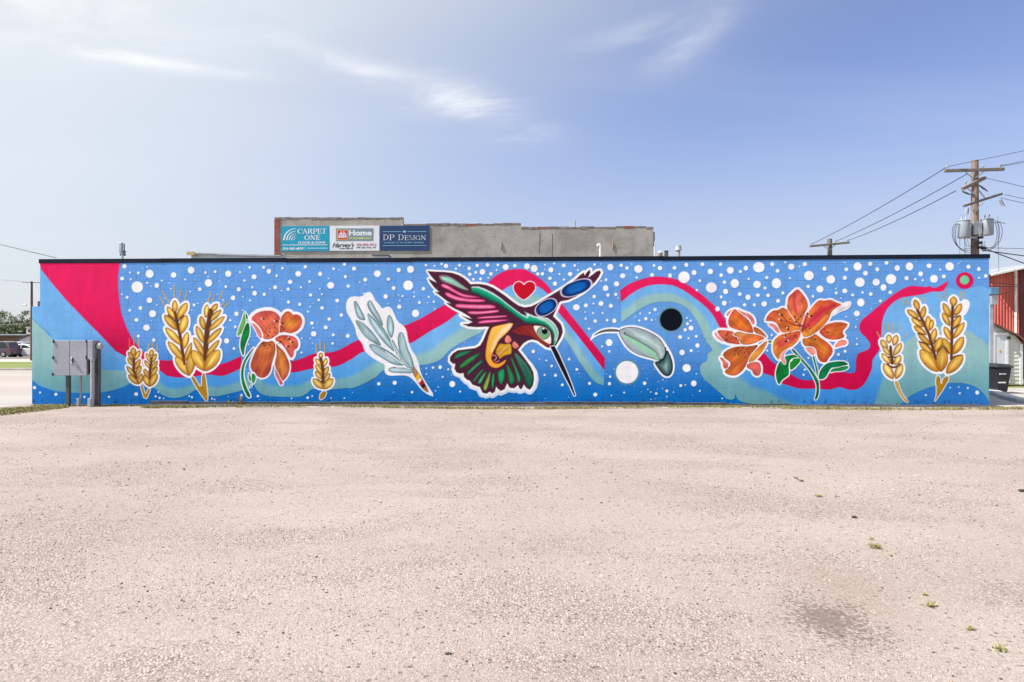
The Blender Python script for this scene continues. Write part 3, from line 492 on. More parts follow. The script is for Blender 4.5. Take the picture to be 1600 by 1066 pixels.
i_l = blossom('painted_large_lily', [
 (a4(408, 235, 440, 218, 542, 338, 662, 468, 752, 598, 797, 680, 802, 780, 792, 870, 760, 934, 733, 922, 758, 850, 766, 760, 748, 682, 688, 562, 598, 442, 498, 332), (0, 122, 76), (0, 104, 60), None, GD, 1.3),
 (a4(703, 323, 731, 323, 757, 430, 783, 520, 778, 612, 764, 582, 753, 500, 728, 410), (0, 122, 76), (0, 108, 62), None, GD, 1.2),
 (a4(330, 328, 400, 308, 470, 308, 512, 340, 430, 350, 388, 390, 373, 470, 388, 582, 330, 622, 278, 662, 240, 734, 198, 620, 198, 540, 228, 440, 268, 390), (0, 124, 50), (0, 116, 44), None, GD, 1.8),
 (a4(440, 358, 543, 353, 532, 412, 472, 472, 398, 534, 388, 420, 430, 388), (24, 152, 44), (20, 146, 38), None, (0, 120, 44), 1.6),
 (a4(788, 642, 798, 560, 848, 470, 918, 418, 1040, 397, 1150, 397, 1213, 440, 1150, 457, 1040, 483, 970, 483, 932, 540, 892, 622, 840, 648), (0, 106, 60), (0, 120, 72), None, GD, 1.8),
 (a4(948, 553, 978, 500, 1060, 488, 1150, 463, 1218, 465, 1182, 512, 1100, 533, 1020, 533), (30, 142, 70), (24, 136, 64), None, GD, 1.6),
 (a3(1130, 308, 1232, 275, 1238, 320, 1190, 377, 1080, 412, 980, 482, 968, 440, 1040, 380), (236, 226, 230), (240, 236, 242), None, (232, 214, 216), 1.2),
 (a3(93, 583, 160, 583, 212, 620, 258, 697, 230, 722, 188, 680, 158, 640, 118, 620), (226, 148, 140), (214, 124, 124), None, (192, 104, 108), 2.2),
 (a3(560, 788, 640, 790, 750, 722, 802, 770, 902, 838, 972, 900, 993, 960, 980, 1010, 918, 1082, 908, 1120, 828, 1122, 788, 1080, 768, 1010, 758, 940, 700, 900, 620, 900, 578, 880), (196, 116, 40), (190, 66, 44), (216, 130, 48), (170, 66, 38), 2.8),
 (a4(598, 212, 650, 192, 722, 208, 755, 260, 733, 312, 690, 313, 640, 260), (238, 150, 138), (232, 132, 118), None, (226, 170, 176), 2.2),
 (a3(1013, 922, 1030, 870, 1090, 813, 1162, 808, 1188, 840, 1172, 882, 1090, 893), (238, 136, 118), (228, 118, 100), None, (210, 100, 86), 2.8),
 (a3(788, 690, 850, 628, 920, 588, 1070, 557, 1193, 583, 1193, 612, 1112, 705, 1168, 767, 1060, 808, 950, 808, 860, 772), (190, 92, 40), (200, 72, 54), (216, 116, 48), (172, 64, 40), 3.2),
 (a3(50, 547, 90, 460, 160, 398, 220, 403, 290, 357, 340, 383, 390, 420, 450, 510, 540, 610, 540, 672, 420, 692, 300, 713, 258, 682, 218, 590, 160, 550, 100, 547), (202, 84, 56), (214, 130, 46), (208, 110, 52), (180, 74, 44), 3.2),
 (a3(500, 98, 552, 150, 612, 230, 643, 310, 642, 370, 592, 450, 552, 602, 500, 602, 440, 500, 380, 420, 352, 360, 362, 290, 368, 220, 430, 158), (212, 82, 74), (214, 128, 44), (220, 108, 84), (190, 70, 56), 3.6),
 (a3(290, 730, 420, 698, 543, 676, 543, 742, 502, 832, 422, 903, 332, 943, 270, 1002, 244, 1095, 200, 1050, 162, 980, 157, 900, 168, 818, 230, 758), (206, 90, 58), (224, 142, 46), (196, 66, 66), (196, 110, 42), 2.8),
 (a3(555, 640, 600, 518, 650, 418, 720, 328, 800, 252, 870, 268, 960, 247, 1030, 288, 1125, 318, 1020, 372, 962, 430, 942, 512, 852, 632, 750, 713, 650, 768, 580, 773, 558, 710), (204, 76, 56), (216, 140, 44), (206, 60, 66), (196, 88, 50), 2.8),
 (a4(382, 223, 300, 268, 258, 340, 278, 392, 320, 444, 337, 412, 307, 330, 320, 272, 372, 232), (230, 160, 166), (216, 130, 140), None, (196, 112, 124), 1.6)],
 3, spots, [(1190+x/8.88, 440+y/8.88, a) for x, y, a in [(270, 460, .5), (262, 532, .6), (330, 760, -1), (352, 826, 2.6), (640, 440, 2), (682, 482, -.4), (366, 655, 1)]])
for l_, c_, w_ in (([540, 620, 400, 590, 280, 470], (150, 40, 40), 1.2), ([540, 620, 380, 570, 265, 535], (160, 52, 36), 1.2), ([560, 660, 430, 680, 340, 760], (206, 120, 40), 1.6), ([600, 650, 760, 470, 900, 380, 1010, 330], (196, 34, 72), 3.0), ([620, 740, 780, 600, 900, 480], (230, 160, 60), 3.2), ([470, 190, 450, 300, 480, 420], (200, 52, 80), 2.6), ([520, 600, 590, 640, 560, 680], (140, 48, 34), 4.0), ([620, 480, 600, 560, 590, 620], (184, 40, 50), 3.4)):
    line(spline(a3(*l_), 5), w_, C(*c_)*1.0, i_l, 4.0 if w_ > 2 else 1.0)

# ---- feather
i_f = new_id('painted_sage_feather'); f_ = lambda *a: P(530, 450, 5.925, *a)
fillp(f_(65, 160, 80, 105, 120, 80, 215, 85, 250, 45, 290, 40, 320, 90, 330, 120, 365, 150, 395, 200, 440, 175, 475, 180, 500, 230, 540, 320, 590, 350, 620, 390, 635, 490, 660, 570, 700, 620, 735, 710, 750, 790, 800, 880, 884, 1008, 820, 985, 760, 940, 700, 860, 640, 810, 560, 805, 470, 812, 430, 795, 420, 750, 430, 710, 370, 680, 300, 640, 235, 580, 220, 520, 165, 450, 150, 360, 100, 270, 70, 220), C(236, 234, 240), i_f, 1.0, 0.6, 1)
T1 = C(146, 176, 184); T2 = C(116, 150, 158); TE = C(62, 96, 102); TM = C(186, 206, 214)
for b in ((135, 123, 155, 120, 190, 180, 242, 282, 236, 304, 170, 284, 143, 200), (265, 123, 290, 110, 330, 180, 387, 280, 412, 364, 360, 312, 300, 242, 258, 170), (455, 238, 490, 278, 510, 350, 502, 432, 480, 474, 443, 400, 438, 330),
          (140, 290, 200, 308, 282, 378, 342, 450, 399, 544, 340, 522, 258, 472, 198, 402), (270, 518, 330, 523, 430, 568, 512, 620, 592, 700, 602, 722, 500, 712, 400, 652, 308, 592), (450, 745, 520, 728, 620, 738, 694, 760, 684, 792, 560, 788, 468, 783),
          (555, 413, 585, 410, 612, 470, 632, 560, 672, 640, 698, 742, 660, 764, 598, 692, 558, 600, 538, 480), (253, 223, 310, 268, 402, 358, 452, 440, 502, 530, 518, 604, 440, 532, 348, 440, 288, 340), (480, 478, 500, 480, 545, 580, 622, 688, 696, 762, 680, 775, 600, 712, 520, 600)):
    petal(f_(*b), T1, T2, i_f, edge=TE, ew=2.0, stk=.12, smooth=1, mid=TM, mot=.05, halo=.5, hcol=C(206, 214, 222))
for l_ in ((255, 290, 340, 420, 420, 520, 495, 602), (150, 288, 210, 315, 275, 335), (250, 230, 270, 320, 300, 380), (540, 610, 560, 660, 600, 705), (478, 490, 500, 540, 520, 600), (430, 590, 500, 640, 590, 705), (530, 735, 600, 735, 650, 750)):
    line(f_(*l_), 1.3, C(226, 232, 238), i_f, 1.0)
petal(f_(688, 715, 722, 770, 748, 800, 834, 962, 812, 968, 758, 922, 698, 822, 678, 790), C(184, 136, 92), C(150, 96, 70), i_f, edge=C(96, 66, 54), ew=1.4, smooth=1)
for b, c_ in (((738, 785, 752, 832, 716, 864, 704, 830), (228, 178, 32)), ((750, 832, 764, 850, 742, 880, 722, 862), (236, 230, 228)), ((767, 848, 788, 884, 754, 906, 742, 878), (168, 20, 40)), ((788, 884, 800, 912, 776, 928, 755, 906), (24, 18, 22))):
    fillp(f_(*b), C(*c_), i_f, 0.8, 0, 0)

# ---- curled leaf and the two moons, ring
def glow(x, y, r, ident):
    w = win([(x-r-6, y-r-6), (x+r+6, y+r+6)], 1); sl, U, V = w; d = np.hypot(U-x, V-y)-r
    lay(sl, 0.75*(1-sstep(d, 0.5, 5.0)), C(96, 140, 146), ident)
i_m = new_id('painted_white_moon'); glow(979.8, 581.7, 17.4, i_m); disc(979.8, 581.7, 17.4, C(236, 234, 238), i_m); disc(979.9, 589.3, .5, C(150, 150, 160), i_m); disc(984.6, 588.7, .5, C(150, 150, 160), i_m)
i_k = new_id('painted_black_moon'); glow(1048.7, 499.6, 17.5, i_k); disc(1048.7, 499.6, 17.5, C(4, 10, 26), i_k)
i_r = new_id('painted_red_ring'); disc(1507.6, 438.7, 13.8, C(214, 14, 84), i_r, .8, .95); disc(1507.2, 437.6, 7.1, C(116, 202, 156), i_r)
i_c = new_id('painted_curled_leaf'); c_ = lambda *a: P(920, 470, 7.6125, *a)
body = c_(355, 350, 430, 318, 530, 310, 640, 335, 760, 390, 850, 450, 920, 550, 985, 670, 1005, 780, 985, 870, 940, 905, 880, 880, 820, 800, 780, 740, 830, 720, 770, 690, 660, 665, 560, 630, 470, 570, 400, 470, 360, 390)
stem = c_(360, 345, 270, 334, 170, 346, 100, 381, 48, 424, 130, 384, 200, 368, 300, 368, 360, 370)
fillp(stem, WHT, i_c, .9, 2.6, 1); fillp(body, WHT, i_c, .9, 3.0, 2); fillp(c_(45, 410, 20, 470, 70, 430), WHT, i_c, .9, .5, 0)
petal(stem, C(90, 106, 100), C(60, 74, 74), i_c, edge=C(28, 40, 44), ew=1, smooth=1)
petal(c_(355, 350, 430, 318, 530, 310, 640, 335, 760, 390, 850, 450, 905, 540, 920, 620, 890, 690, 830, 720, 770, 690, 660, 665, 560, 630, 470, 570, 400, 470, 360, 390), C(164, 172, 186), C(150, 168, 172), i_c, edge=C(26, 42, 50), ew=1.8, smooth=1, mid=C(160, 196, 188), mw=.7, stk=.09)
line(c_(450, 430, 600, 530, 740, 620, 810, 690), 5.0, C(140, 206, 160), i_c, 6)
line(c_(560, 400, 700, 450, 830, 560, 870, 640), 4.0, C(196, 206, 214), i_c, 5)
line(c_(430, 388, 560, 452, 700, 532, 800, 602, 845, 695), 3.0, C(24, 34, 40), i_c, .9, 2.2); line(c_(440, 390, 560, 449, 700, 528, 800, 598, 842, 690), 1.0, C(214, 222, 224), i_c, .8)
petal(c_(930, 570, 985, 680, 1006, 780, 987, 872, 940, 906, 878, 880, 818, 798, 780, 738, 860, 722, 912, 660), C(70, 104, 108), C(46, 76, 84), i_c, edge=C(12, 26, 36), ew=3.2, smooth=1, mid=C(128, 158, 156), mw=.5)
line(c_(912, 560, 918, 620, 890, 690, 840, 722, 790, 738), 1.8, C(10, 24, 32), i_c, 1.2)

# ---- hummingbird
i_b = new_id('painted_hummingbird')
sil = [(668, 423.6), (680, 424.6), (693, 425), (707, 426.6), (716, 429.6), (724, 434), (730, 439), (735.3, 444.4), (740.3, 444), (750.3, 444), (760.4, 445.6), (770.4, 449.6), (780.4, 456), (790.5, 463), (800.5, 471), (810.6, 477.8), (820, 480.5), (830, 479), (840, 474), (850, 468), (860.2, 462), (870.3, 456), (880.3, 450), (890.3, 443), (900.4, 436), (906.4, 430), (912.4, 426), (913.4, 430.6), (917.4, 425), (922, 421.5), (922.4, 426), (919, 434), (925.5, 429.6), (932.5, 424), (937.5, 423), (939, 426), (935.5, 433), (929.5, 441), (920.5, 449), (910.4, 457), (900.4, 463), (888.3, 468.7), (876.3, 471), (873.8, 472.7), (870.3, 481.3), (864.2, 494.3), (870.3, 500.3), (876.3, 506.4), (878.8, 514), (879.2, 520), (876.2, 528), (871.2, 536), (866.5, 543.5), (860.2, 544.2), (854, 542.7), (847, 538), (840, 532.7), (832, 530.7), (825, 532.2), (818, 536.5), (809.4, 547), (814.5, 553), (820.5, 561), (828.5, 572), (833.5, 582), (834.5, 593), (832.5, 603), (827.5, 609.4), (822.5, 606.4), (818.5, 601), (815.5, 607.4), (812.5, 608.4), (809.4, 602), (803.4, 607), (796.4, 606), (792.4, 599), (788.4, 608.4), (782.3, 611), (777.3, 607), (775.3, 604), (773.3, 612), (769.3, 615), (765.3, 612), (760.3, 615.4), (754.2, 614), (751, 608), (750, 605), (746, 604), (738, 601), (734, 595), (730, 594), (725, 589), (724, 583), (719, 584), (713, 582), (710, 576), (711.6, 569), (707, 568), (703, 564), (703, 558), (708, 552), (715, 547.6), (730, 545.6), (743, 544), (750, 540), (755, 532), (760, 520), (764.3, 511), (760.4, 510.4), (745.3, 511.4), (732.3, 510.4), (722, 506.4), (731, 506.4), (738.3, 503.3), (730, 499), (720, 492.8), (729, 496), (737, 498.3), (732, 494), (722, 488), (710, 482.3), (700, 476), (696.6, 473), (704.7, 474.7), (695, 468), (686, 461), (679, 455.7), (686.6, 456.7), (678, 449), (672, 441), (669.5, 435.6), (682.6, 442), (673, 431)]
w = win(sil, 12); sl, U, V = w; d = sdf(sil, U, V)
g = 3.6+3.6*sstep(V, 555, 596)-0.8*sstep(-U, -735, -690)
lay(sl, aa(d-g), C(240, 239, 240), i_b)
k = aa(d-g)*sstep(V, 560, 600)*sstep(d, 3.0, 5.0); lay(sl, k*0.75, C(196, 212, 240), i_b)
lay(sl, aa(d), C(74, 28, 52), i_b)
beak = [(860, 542), (866.5, 541), (873, 553), (885, 580), (893, 600), (899, 618), (897.4, 618.6), (889, 601), (880, 583.5), (868, 559)]
fillp(beak, WHT, i_b, .8, 1.5, 0); fillp(beak, C(12, 14, 26), i_b, .8, 0.1, 0)
b1 = lambda *a: P(660, 410, 9.9625, *a); b3 = lambda *a: P(690, 510, 9.9625, *a)
petal(b1(245, 200, 300, 186, 400, 198, 480, 238, 560, 298, 640, 358, 748, 442, 660, 437, 560, 397, 440, 352, 330, 322, 258, 270), C(120, 60, 92), C(146, 190, 166), i_b, ang=.5, edge=C(86, 46, 66), ew=2, smooth=1, mid=C(146, 224, 190), mw=.6)
for f in ((283, 345, 330, 328, 420, 368, 520, 438, 640, 493, 780, 518, 925, 551, 800, 554, 660, 549, 560, 514, 440, 444, 298, 382), (338, 475, 400, 463, 480, 508, 600, 548, 760, 567, 952, 573, 998, 617, 800, 624, 600, 609, 480, 579, 378, 532), (493, 667, 550, 642, 700, 652, 900, 657, 1100, 657, 1163, 711, 1000, 729, 750, 724, 538, 709),
          (683, 775, 730, 758, 900, 762, 1100, 743, 1192, 738, 1197, 777, 1000, 804, 760, 816), (832, 857, 1000, 836, 1200, 829, 1316, 823, 1327, 849, 1150, 868, 868, 882), (857, 927, 950, 898, 1150, 892, 1337, 886, 1332, 907, 1150, 934, 980, 952, 878, 954)):
    petal(b1(*f), C(226, 60, 122), C(214, 72, 134), i_b, ang=.1, edge=C(188, 26, 90), ew=1.4, smooth=1, mid=C(232, 142, 186), mw=.6, stk=.03)
up = [(736.8, 448), (747, 447.6), (758, 451.5), (770, 457.5), (782.5, 466), (793.5, 475), (805.5, 484), (815, 491), (823.5, 495), (821, 490), (818.5, 486.3), (826, 490), (835, 494), (845, 495.3), (856, 497), (864, 503), (868, 508), (871.5, 514), (873, 520), (872, 527), (869.7, 533), (866, 540)]
lw = [(736.8, 456), (747, 460), (758.4, 466), (770.4, 471), (780.5, 475), (789.5, 482), (800.5, 489.5), (810.6, 497), (820, 503.5), (830, 505.5), (840, 506), (850, 509.5), (858, 514.5), (863, 520), (865.3, 527), (864.6, 536)]
poly = np.array(up+lw[::-1]); w = win(poly, 8); sl, U, V = w; d = sdf(poly, U, V); du = dline([p for i, p in enumerate(up) if i not in (9, 10)], U, V); dl = dline(lw, U, V); t = du/(du+dl+1e-6)
lay(sl, 0.8*(1-sstep(d, -2.5, 3.5))*(d < 4)*(dl < du+4), C(26, 70, 62), i_b)
k = t[..., None]; col = np.where(k < .38, C(214, 226, 228)+(C(10, 160, 112)-C(214, 226, 228))*sstep(k, .05, .38), C(10, 160, 112)+(C(14, 92, 76)-C(10, 160, 112))*sstep(k, .45, .98)); lay(sl, aa(d, 1.2), col, i_b)
pale = [(842, 497), (852, 501), (860, 507), (866, 515), (868.5, 523), (868, 531)]; line(pale, 4.2, C(206, 214, 214), i_b, 4.0, 3)
face = [(799, 518), (806, 513), (814, 509), (825, 507.5), (833, 508), (836, 517), (842, 524), (850, 530), (858, 535), (861, 541), (855, 541.5), (845, 537), (838, 531), (830, 526), (818, 524), (806, 522)]
petal(face, C(128, 30, 38), C(158, 54, 36), i_b, ang=.6, edge=C(104, 26, 36), ew=2.2, smooth=1)
eye = [(832.6, 508), (845, 509.5), (854, 512.5), (860, 519), (861.4, 530), (860.8, 539), (852, 534.5), (843, 527.5), (836, 518)]
ep = chaikin(eye, 2); fillp(ep, C(48, 22, 28), i_b, .9, 1.6, 0); w = win(ep, 3); sl, U, V = w; d = sdf(ep, U, V)
lay(sl, aa(d-0.5), C(232, 168, 138), i_b); m_ = aa(d+0.8)
lay(sl, m_, C(228, 232, 230), i_b)
r_ = np.hypot((U-849), (V-520.5)*1.0); lay(sl, m_*aa(r_-10.6), C(74, 104, 98), i_b); k = (m_*aa(r_-9.4))[..., None]; col = C(128, 160, 150)+(C(112, 164, 112)-C(128, 160, 150))*sstep(V, 516, 528)[..., None]; COL[sl] = COL[sl]*(1-k)+col*k
lay(sl, m_*aa(np.hypot(U-851, V-517.8)-4.6), C(6, 14, 18), i_b); disc(849.4, 513.8, 1.3, WHT, i_b, .8)
line([(833, 507.5), (845, 508.5), (854, 511.5), (860.5, 518), (862.6, 530), (862, 540)], 1.6, C(34, 30, 34), i_b, 1)
def oval(cx, cy, L, W, ang):
    w = win([(cx-L-3, cy-L-3), (cx+L+3, cy+L+3)], 1); sl, U, V = w; x = (U-cx)*math.cos(ang)+(V-cy)*math.sin(ang); y = -(U-cx)*math.sin(ang)+(V-cy)*math.cos(ang)
    r = ((np.abs(x)/L)**2.3+(np.abs(y)/W)**2.3)**(1/2.3); d = (r-1)*W
    lay(sl, aa(d-1.3), C(214, 204, 232), i_b); lay(sl, aa(d-0.1), C(2, 40, 92), i_b); k = (1-sstep(d, -5.5, -.8)); lay(sl, k*aa(d), C(6, 92, 178)*1.0, i_b); lay(sl, k*0.35*np.clip(streak(U, V, ang, .5), 0, 1), C(20, 128, 214), i_b)
oval(900.4, 450, 23.6, 10.2, math.radians(-20.7)); oval(853.4, 480.4, 17.2, 10.4, math.radians(-31))
petal([(769, 511), (785, 507), (803.5, 504.4), (799, 511), (795.4, 517), (787, 525), (779, 532), (775, 542), (770, 551), (767, 559), (770, 566), (776, 569), (783, 567), (789, 563), (791.5, 561.5), (790, 566), (784, 572), (776, 575.5), (768, 574), (762, 568), (758.5, 559), (759, 545), (762, 530), (766, 517)], C(242, 196, 92), C(236, 164, 46), i_b, edge=C(222, 132, 28), ew=2.0, smooth=1, stk=.02)
line([(796, 509), (784, 520), (775, 532), (768, 548)], 6, C(240, 218, 200), i_b, 5.5, 2.0)
petal(b3(900, 258, 980, 280, 1083, 262, 1093, 380, 1083, 433, 990, 453, 950, 473, 905, 514, 868, 450, 832, 420, 858, 340), C(212, 168, 44), C(196, 142, 30), i_b, edge=C(150, 104, 22), ew=1.8, smooth=1); line(b3(885, 445, 950, 380, 1025, 305), 1.6, C(226, 164, 134), i_b, 1)
for f in ((1035, 126, 1092, 200, 1082, 242, 1030, 265, 982, 247, 982, 180), (1125, 221, 1209, 300, 1182, 343, 1130, 348, 1092, 290)): petal(b3(*f), C(242, 146, 128), C(230, 122, 104), i_b, edge=C(206, 98, 84), ew=1, smooth=1)
line(b3(785, 462, 810, 448, 840, 458, 855, 490, 840, 520, 815, 530), 1.3, C(234, 134, 136), i_b, .8); line(b3(835, 555, 865, 558, 890, 535), 1.5, C(226, 120, 122), i_b, .8)
GE = C(10, 56, 44)
for f, c1, c2 in (((188, 492, 220, 428, 330, 377, 495, 368, 420, 424, 300, 474, 208, 514), (50, 100, 70), (30, 110, 74)), ((272, 620, 330, 558, 450, 468, 634, 388, 560, 484, 420, 594, 310, 659, 272, 652), (34, 106, 64), (44, 128, 60)), ((387, 737, 440, 658, 560, 558, 644, 506, 644, 562, 540, 654, 440, 744, 398, 769), (22, 92, 66), (36, 124, 84)),
                  ((487, 837, 560, 738, 650, 646, 659, 680, 580, 774, 510, 864, 482, 874), (20, 104, 66), (30, 132, 80)), ((562, 872, 600, 798, 680, 696, 714, 698, 662, 802, 612, 894, 566, 899), (34, 128, 80), (60, 164, 112)), ((637, 942, 690, 818, 740, 701, 774, 703, 753, 832, 722, 953, 690, 1009, 647, 993), (120, 120, 60), (140, 164, 76)),
                  ((767, 872, 790, 726, 822, 721, 829, 832, 807, 974, 778, 974), (26, 120, 70), (20, 150, 88)), ((866, 710, 960, 646, 983, 690, 984, 802, 942, 904, 908, 904, 878, 822), (20, 132, 80), (16, 142, 86)), ((997, 588, 1030, 581, 1092, 690, 1134, 790, 1134, 872, 1090, 914, 1057, 882, 1027, 742), (70, 120, 70), (16, 126, 70)),
                  ((1057, 480, 1095, 471, 1153, 600, 1234, 780, 1234, 852, 1200, 884, 1177, 842, 1137, 682), (48, 116, 70), (22, 132, 76)), ((1116, 420, 1160, 406, 1252, 498, 1353, 618, 1414, 728, 1424, 852, 1392, 944, 1338, 954, 1296, 862, 1266, 742, 1196, 602), (80, 130, 110), (16, 84, 62))):
    petal(b3(*f), C(*c1), C(*c2), i_b, edge=GE, ew=1.9, smooth=1, mid=C(min(255, c2[0]+14), min(255, c2[1]+18), c2[2]+12), mw=.45)
# ---- heart
i_h = new_id('painted_heart')
hp = chaikin([(818.6, 446.2), (815, 441.5), (810, 440.2), (805, 442.5), (802.2, 447.5), (803, 454), (808, 461.5), (814, 466.5), (818.4, 468.6), (823, 466), (830, 460), (835.6, 453.5), (836.8, 447), (834, 442), (828.5, 439.8), (822.5, 441.5)], 1)
fillp(hp, WHT, i_h, .8, 1.3, 0); fillp(hp, C(196, 6, 38), i_h, .8, 0, 0)
# ------------------------------------------------------------------ the painted building
LIN = (s2l(np.clip(COL, 0, 1))*KP).astype(np.float32)
def paint_nodes(m):
    "fine relief, roller texture and light soiling shared by every painted surface of the wall"
    t = NT(m); p = t.pos(); n1 = t.noise(p, 1.7, 3, 0.6); n2 = t.noise(p, 55, 3); n3 = t.noise(t.mapped(p, (6, 6, 0.8)), 1.0, 3, 0.65)
    f = t.math('MULTIPLY', t.rng(n1, 0.25, 0.75, 0.91, 1.05), t.rng(n3, 0.3, 0.75, 1.03, 0.92))
    sz_ = t.n.new('ShaderNodeSeparateXYZ'); t.l.new(p, sz_.inputs[0]); n4 = t.noise(t.mapped(p, (5, 5, 2.2)), 1.6, 4, .7)      # splashed dirt and lost paint at the foot
    f = t.math('MULTIPLY', f, t.math('SUBTRACT', 1.0, t.math('MULTIPLY', t.rng(sz_.outputs['Z'], .20, .01), t.rng(n4, .50, .64, 0, .8))))
    t.bump(n2, 0.12, 0.003); t.set(t.b.inputs['Roughness'], t.rng(n1, 0.3, 0.7, 0.68, 0.85))
    return t, f
def scale_col(t, c, f):
    n = t.n.new('ShaderNodeMix'); n.data_type = 'RGBA'; n.blend_type = 'MULTIPLY'; n.inputs['Factor'].default_value = 1
    cmb = t.n.new('ShaderNodeCombineXYZ')
    for i in range(3): t.l.new(f, cmb.inputs[i])
    t.set(n.inputs[6], c); t.l.new(cmb.outputs[0], n.inputs[7]); t.col(n.outputs[2])
M['paint'] = newmat('mural_paint', rough=0.75, spec=0.12); t, f = paint_nodes(M['paint'])
an = t.n.new('ShaderNodeAttribute'); an.attribute_name = 'Col'; scale_col(t, an.outputs['Color'], f)
M['block'] = newmat('blue_painted_block', rough=0.75, spec=0.12); t, f = paint_nodes(M['block'])
sp = t.n.new('ShaderNodeSeparateXYZ'); t.l.new(t.pos(), sp.inputs[0])
scale_col(t, t.mix(t.rng(sp.outputs['Z'], ZA, ZB), tuple(BG_BOT*KP)+(1,), tuple(BG_TOP*KP)+(1,)), f)
M['concrete'] = worn('weathered_concrete', (0.27, 0.255, 0.24, 1), 0.85, amt=0.35, scale=2.5, bump=0.4, dirt=(0.12, 0.11, 0.1, 1))
M['foot'] = worn('dark_concrete_footing', (0.085, 0.08, 0.08, 1), 0.9, amt=0.45, scale=4, bump=0.5, dirt=(0.06, 0.06, 0.06, 1))  # one dark concrete tone for the footing and the cracks
M['fascia'] = worn('dark_navy_metal', (0.008, 0.013, 0.030, 1), 0.6, 0.0, 0.3, 1.2); M['fascia'].node_tree.nodes['Principled BSDF'].inputs['Specular IOR Level'].default_value = 0.15
M['roof'] = worn('grey_roofing', (0.2, 0.2, 0.2, 1), 0.9, amt=0.3)

bld = empty('mural_building', ((WX0+WX1)/2, 0, 0), 'long low concrete block building covered in a blue mural of flowers, wheat and a hummingbird', 'building')
# groove depth of the joints on the 1 cm paint grid
gi = np.arange(NX); gj = np.arange(NZ); JD = 0.0025
dgrid = np.zeros((NZ, NX)); BLK = []
for c in range(18):                                   # running bond; every block sits a touch out of true, every joint is filled to its own depth
    z0 = 0.2*c; h = 0.2 if c < 17 else 0.14; xs = WX0 if c < 12 else WXM
    edges = [xs]; x = WX0+(0.2 if c % 2 else 0.0)
    while x < WX1-0.02:
        if x > xs+0.02: edges.append(x)
        x += 0.4
    edges.append(WX1)
    for a, b in zip(edges[:-1], edges[1:]):
        i0, i1 = int(round((a-WX0)/CELL)), int(round((b-WX0)/CELL)); j0, j1 = c*20, min(NZ-1, c*20+20)
        tx_, tz_ = rng.gauss(0, .0022), rng.gauss(0, .0026); jd = rng.choice((.0008, .0016, .0026, .0034))
        BLK.append((i0, i1, j0, j1, a, round(b-a, 3), z0, h, tx_, tz_, jd))
        X_ = gx[i0+1:i1]-(a+b)/2; Z_ = gz[j0+1:j1]-(z0+h/2); dgrid[j0+1:j1, i0+1:i1] = tx_*X_[None, :]+tz_*Z_[:, None]
        dgrid[j0, i0:i1+1] = jd*.4; dgrid[j0:j1+1, i0] = rng.choice((.0002, .0006, .0012))
valid = np.ones((NZ, NX), dtype=bool); lim_i = int(round((WXM-WX0)/CELL)); lim_j = 240
valid[lim_j+1:, :lim_i] = False
ci = np.maximum(np.maximum(ID[:-1, :-1], ID[1:, :-1]), np.maximum(ID[:-1, 1:], ID[1:, 1:]))
cv = valid[:-1, :-1] & valid[1:, :-1] & valid[:-1, 1:] & valid[1:, 1:]; ci = np.where(cv, ci, -1)
BX, BZ = np.meshgrid(gx, gz)
PAINT_LABEL = {'painted_hummingbird': 'painted hummingbird with green head and plum wings', 'painted_heart': 'small red painted heart outlined in white',
 'painted_sage_feather': 'grey green painted sage bundle like a feather', 'painted_curled_leaf': 'grey painted leaf with curled dark tip', 'painted_white_moon': 'white painted disc', 'painted_black_moon': 'black painted disc',
 'painted_red_ring': 'red painted ring with mint centre', 'painted_drooping_lily': 'orange painted lily drooping on a green stem', 'painted_side_lily': 'orange painted lily seen from the side', 'painted_large_lily': 'large orange painted lily with green leaves',
 'painted_large_wheat': 'pair of tall golden painted wheat ears', 'painted_small_wheat': 'pair of small painted wheat ears beside the electrical cabinet', 'painted_short_wheat': 'single short painted wheat ear under the red ribbon', 'painted_pale_wheat': 'single pale painted wheat ear', 'painted_twin_wheat': 'pair of tall painted wheat ears by the right corner',
 'painted_red_ribbon': 'winding crimson painted ribbon', 'painted_pale_blue_river': 'pale blue painted band under the ribbon', 'painted_green_river': 'soft green painted band', 'painted_white_dots': 'white painted dots scattered over the blue'}
def pieces(mask):
    "connected groups of cells, largest first"
    left = set(zip(*[v.tolist() for v in np.nonzero(mask)])); out = []
    while left:
        st_ = [left.pop()]; comp = []
        while st_:
            c = st_.pop(); comp.append(c)
            for n in ((c[0]+1, c[1]), (c[0]-1, c[1]), (c[0], c[1]+1), (c[0], c[1]-1)):
                if n in left: left.remove(n); st_.append(n)
        out.append(comp)
    out.sort(key=lambda c: -len(c)); return out
def film(name, jj, ii, kind=None):
    q = np.stack([jj*NX+ii, jj*NX+ii+1, (jj+1)*NX+ii+1, (jj+1)*NX+ii], 1)
    un, inv = np.unique(q, return_inverse=True); inv = inv.reshape(-1, 4)
    co = np.stack([BX.ravel()[un]-bld.location.x, -0.0017+dgrid.ravel()[un], BZ.ravel()[un]], 1)
    m = bpy.data.meshes.new(name); nq = len(inv)
    m.vertices.add(len(un)); m.vertices.foreach_set('co', co.astype(np.float32).ravel())
    m.loops.add(nq*4); m.loops.foreach_set('vertex_index', inv.astype(np.int32).ravel())
    m.polygons.add(nq); m.polygons.foreach_set('loop_start', np.arange(0, nq*4, 4, dtype=np.int32))
    m.update(calc_edges=True)
    ca = m.color_attributes.new('Col', 'FLOAT_COLOR', 'POINT')
    rgba = np.ones((len(un), 4), dtype=np.float32); rgba[:, :3] = LIN.reshape(-1, 3)[un]; ca.data.foreach_set('color', rgba.ravel())
    m.materials.append(M['paint'])
    o = bpy.data.objects.new(name, m); COLL.objects.link(o); o.parent = bld
    if kind: o['kind'] = kind
    return o
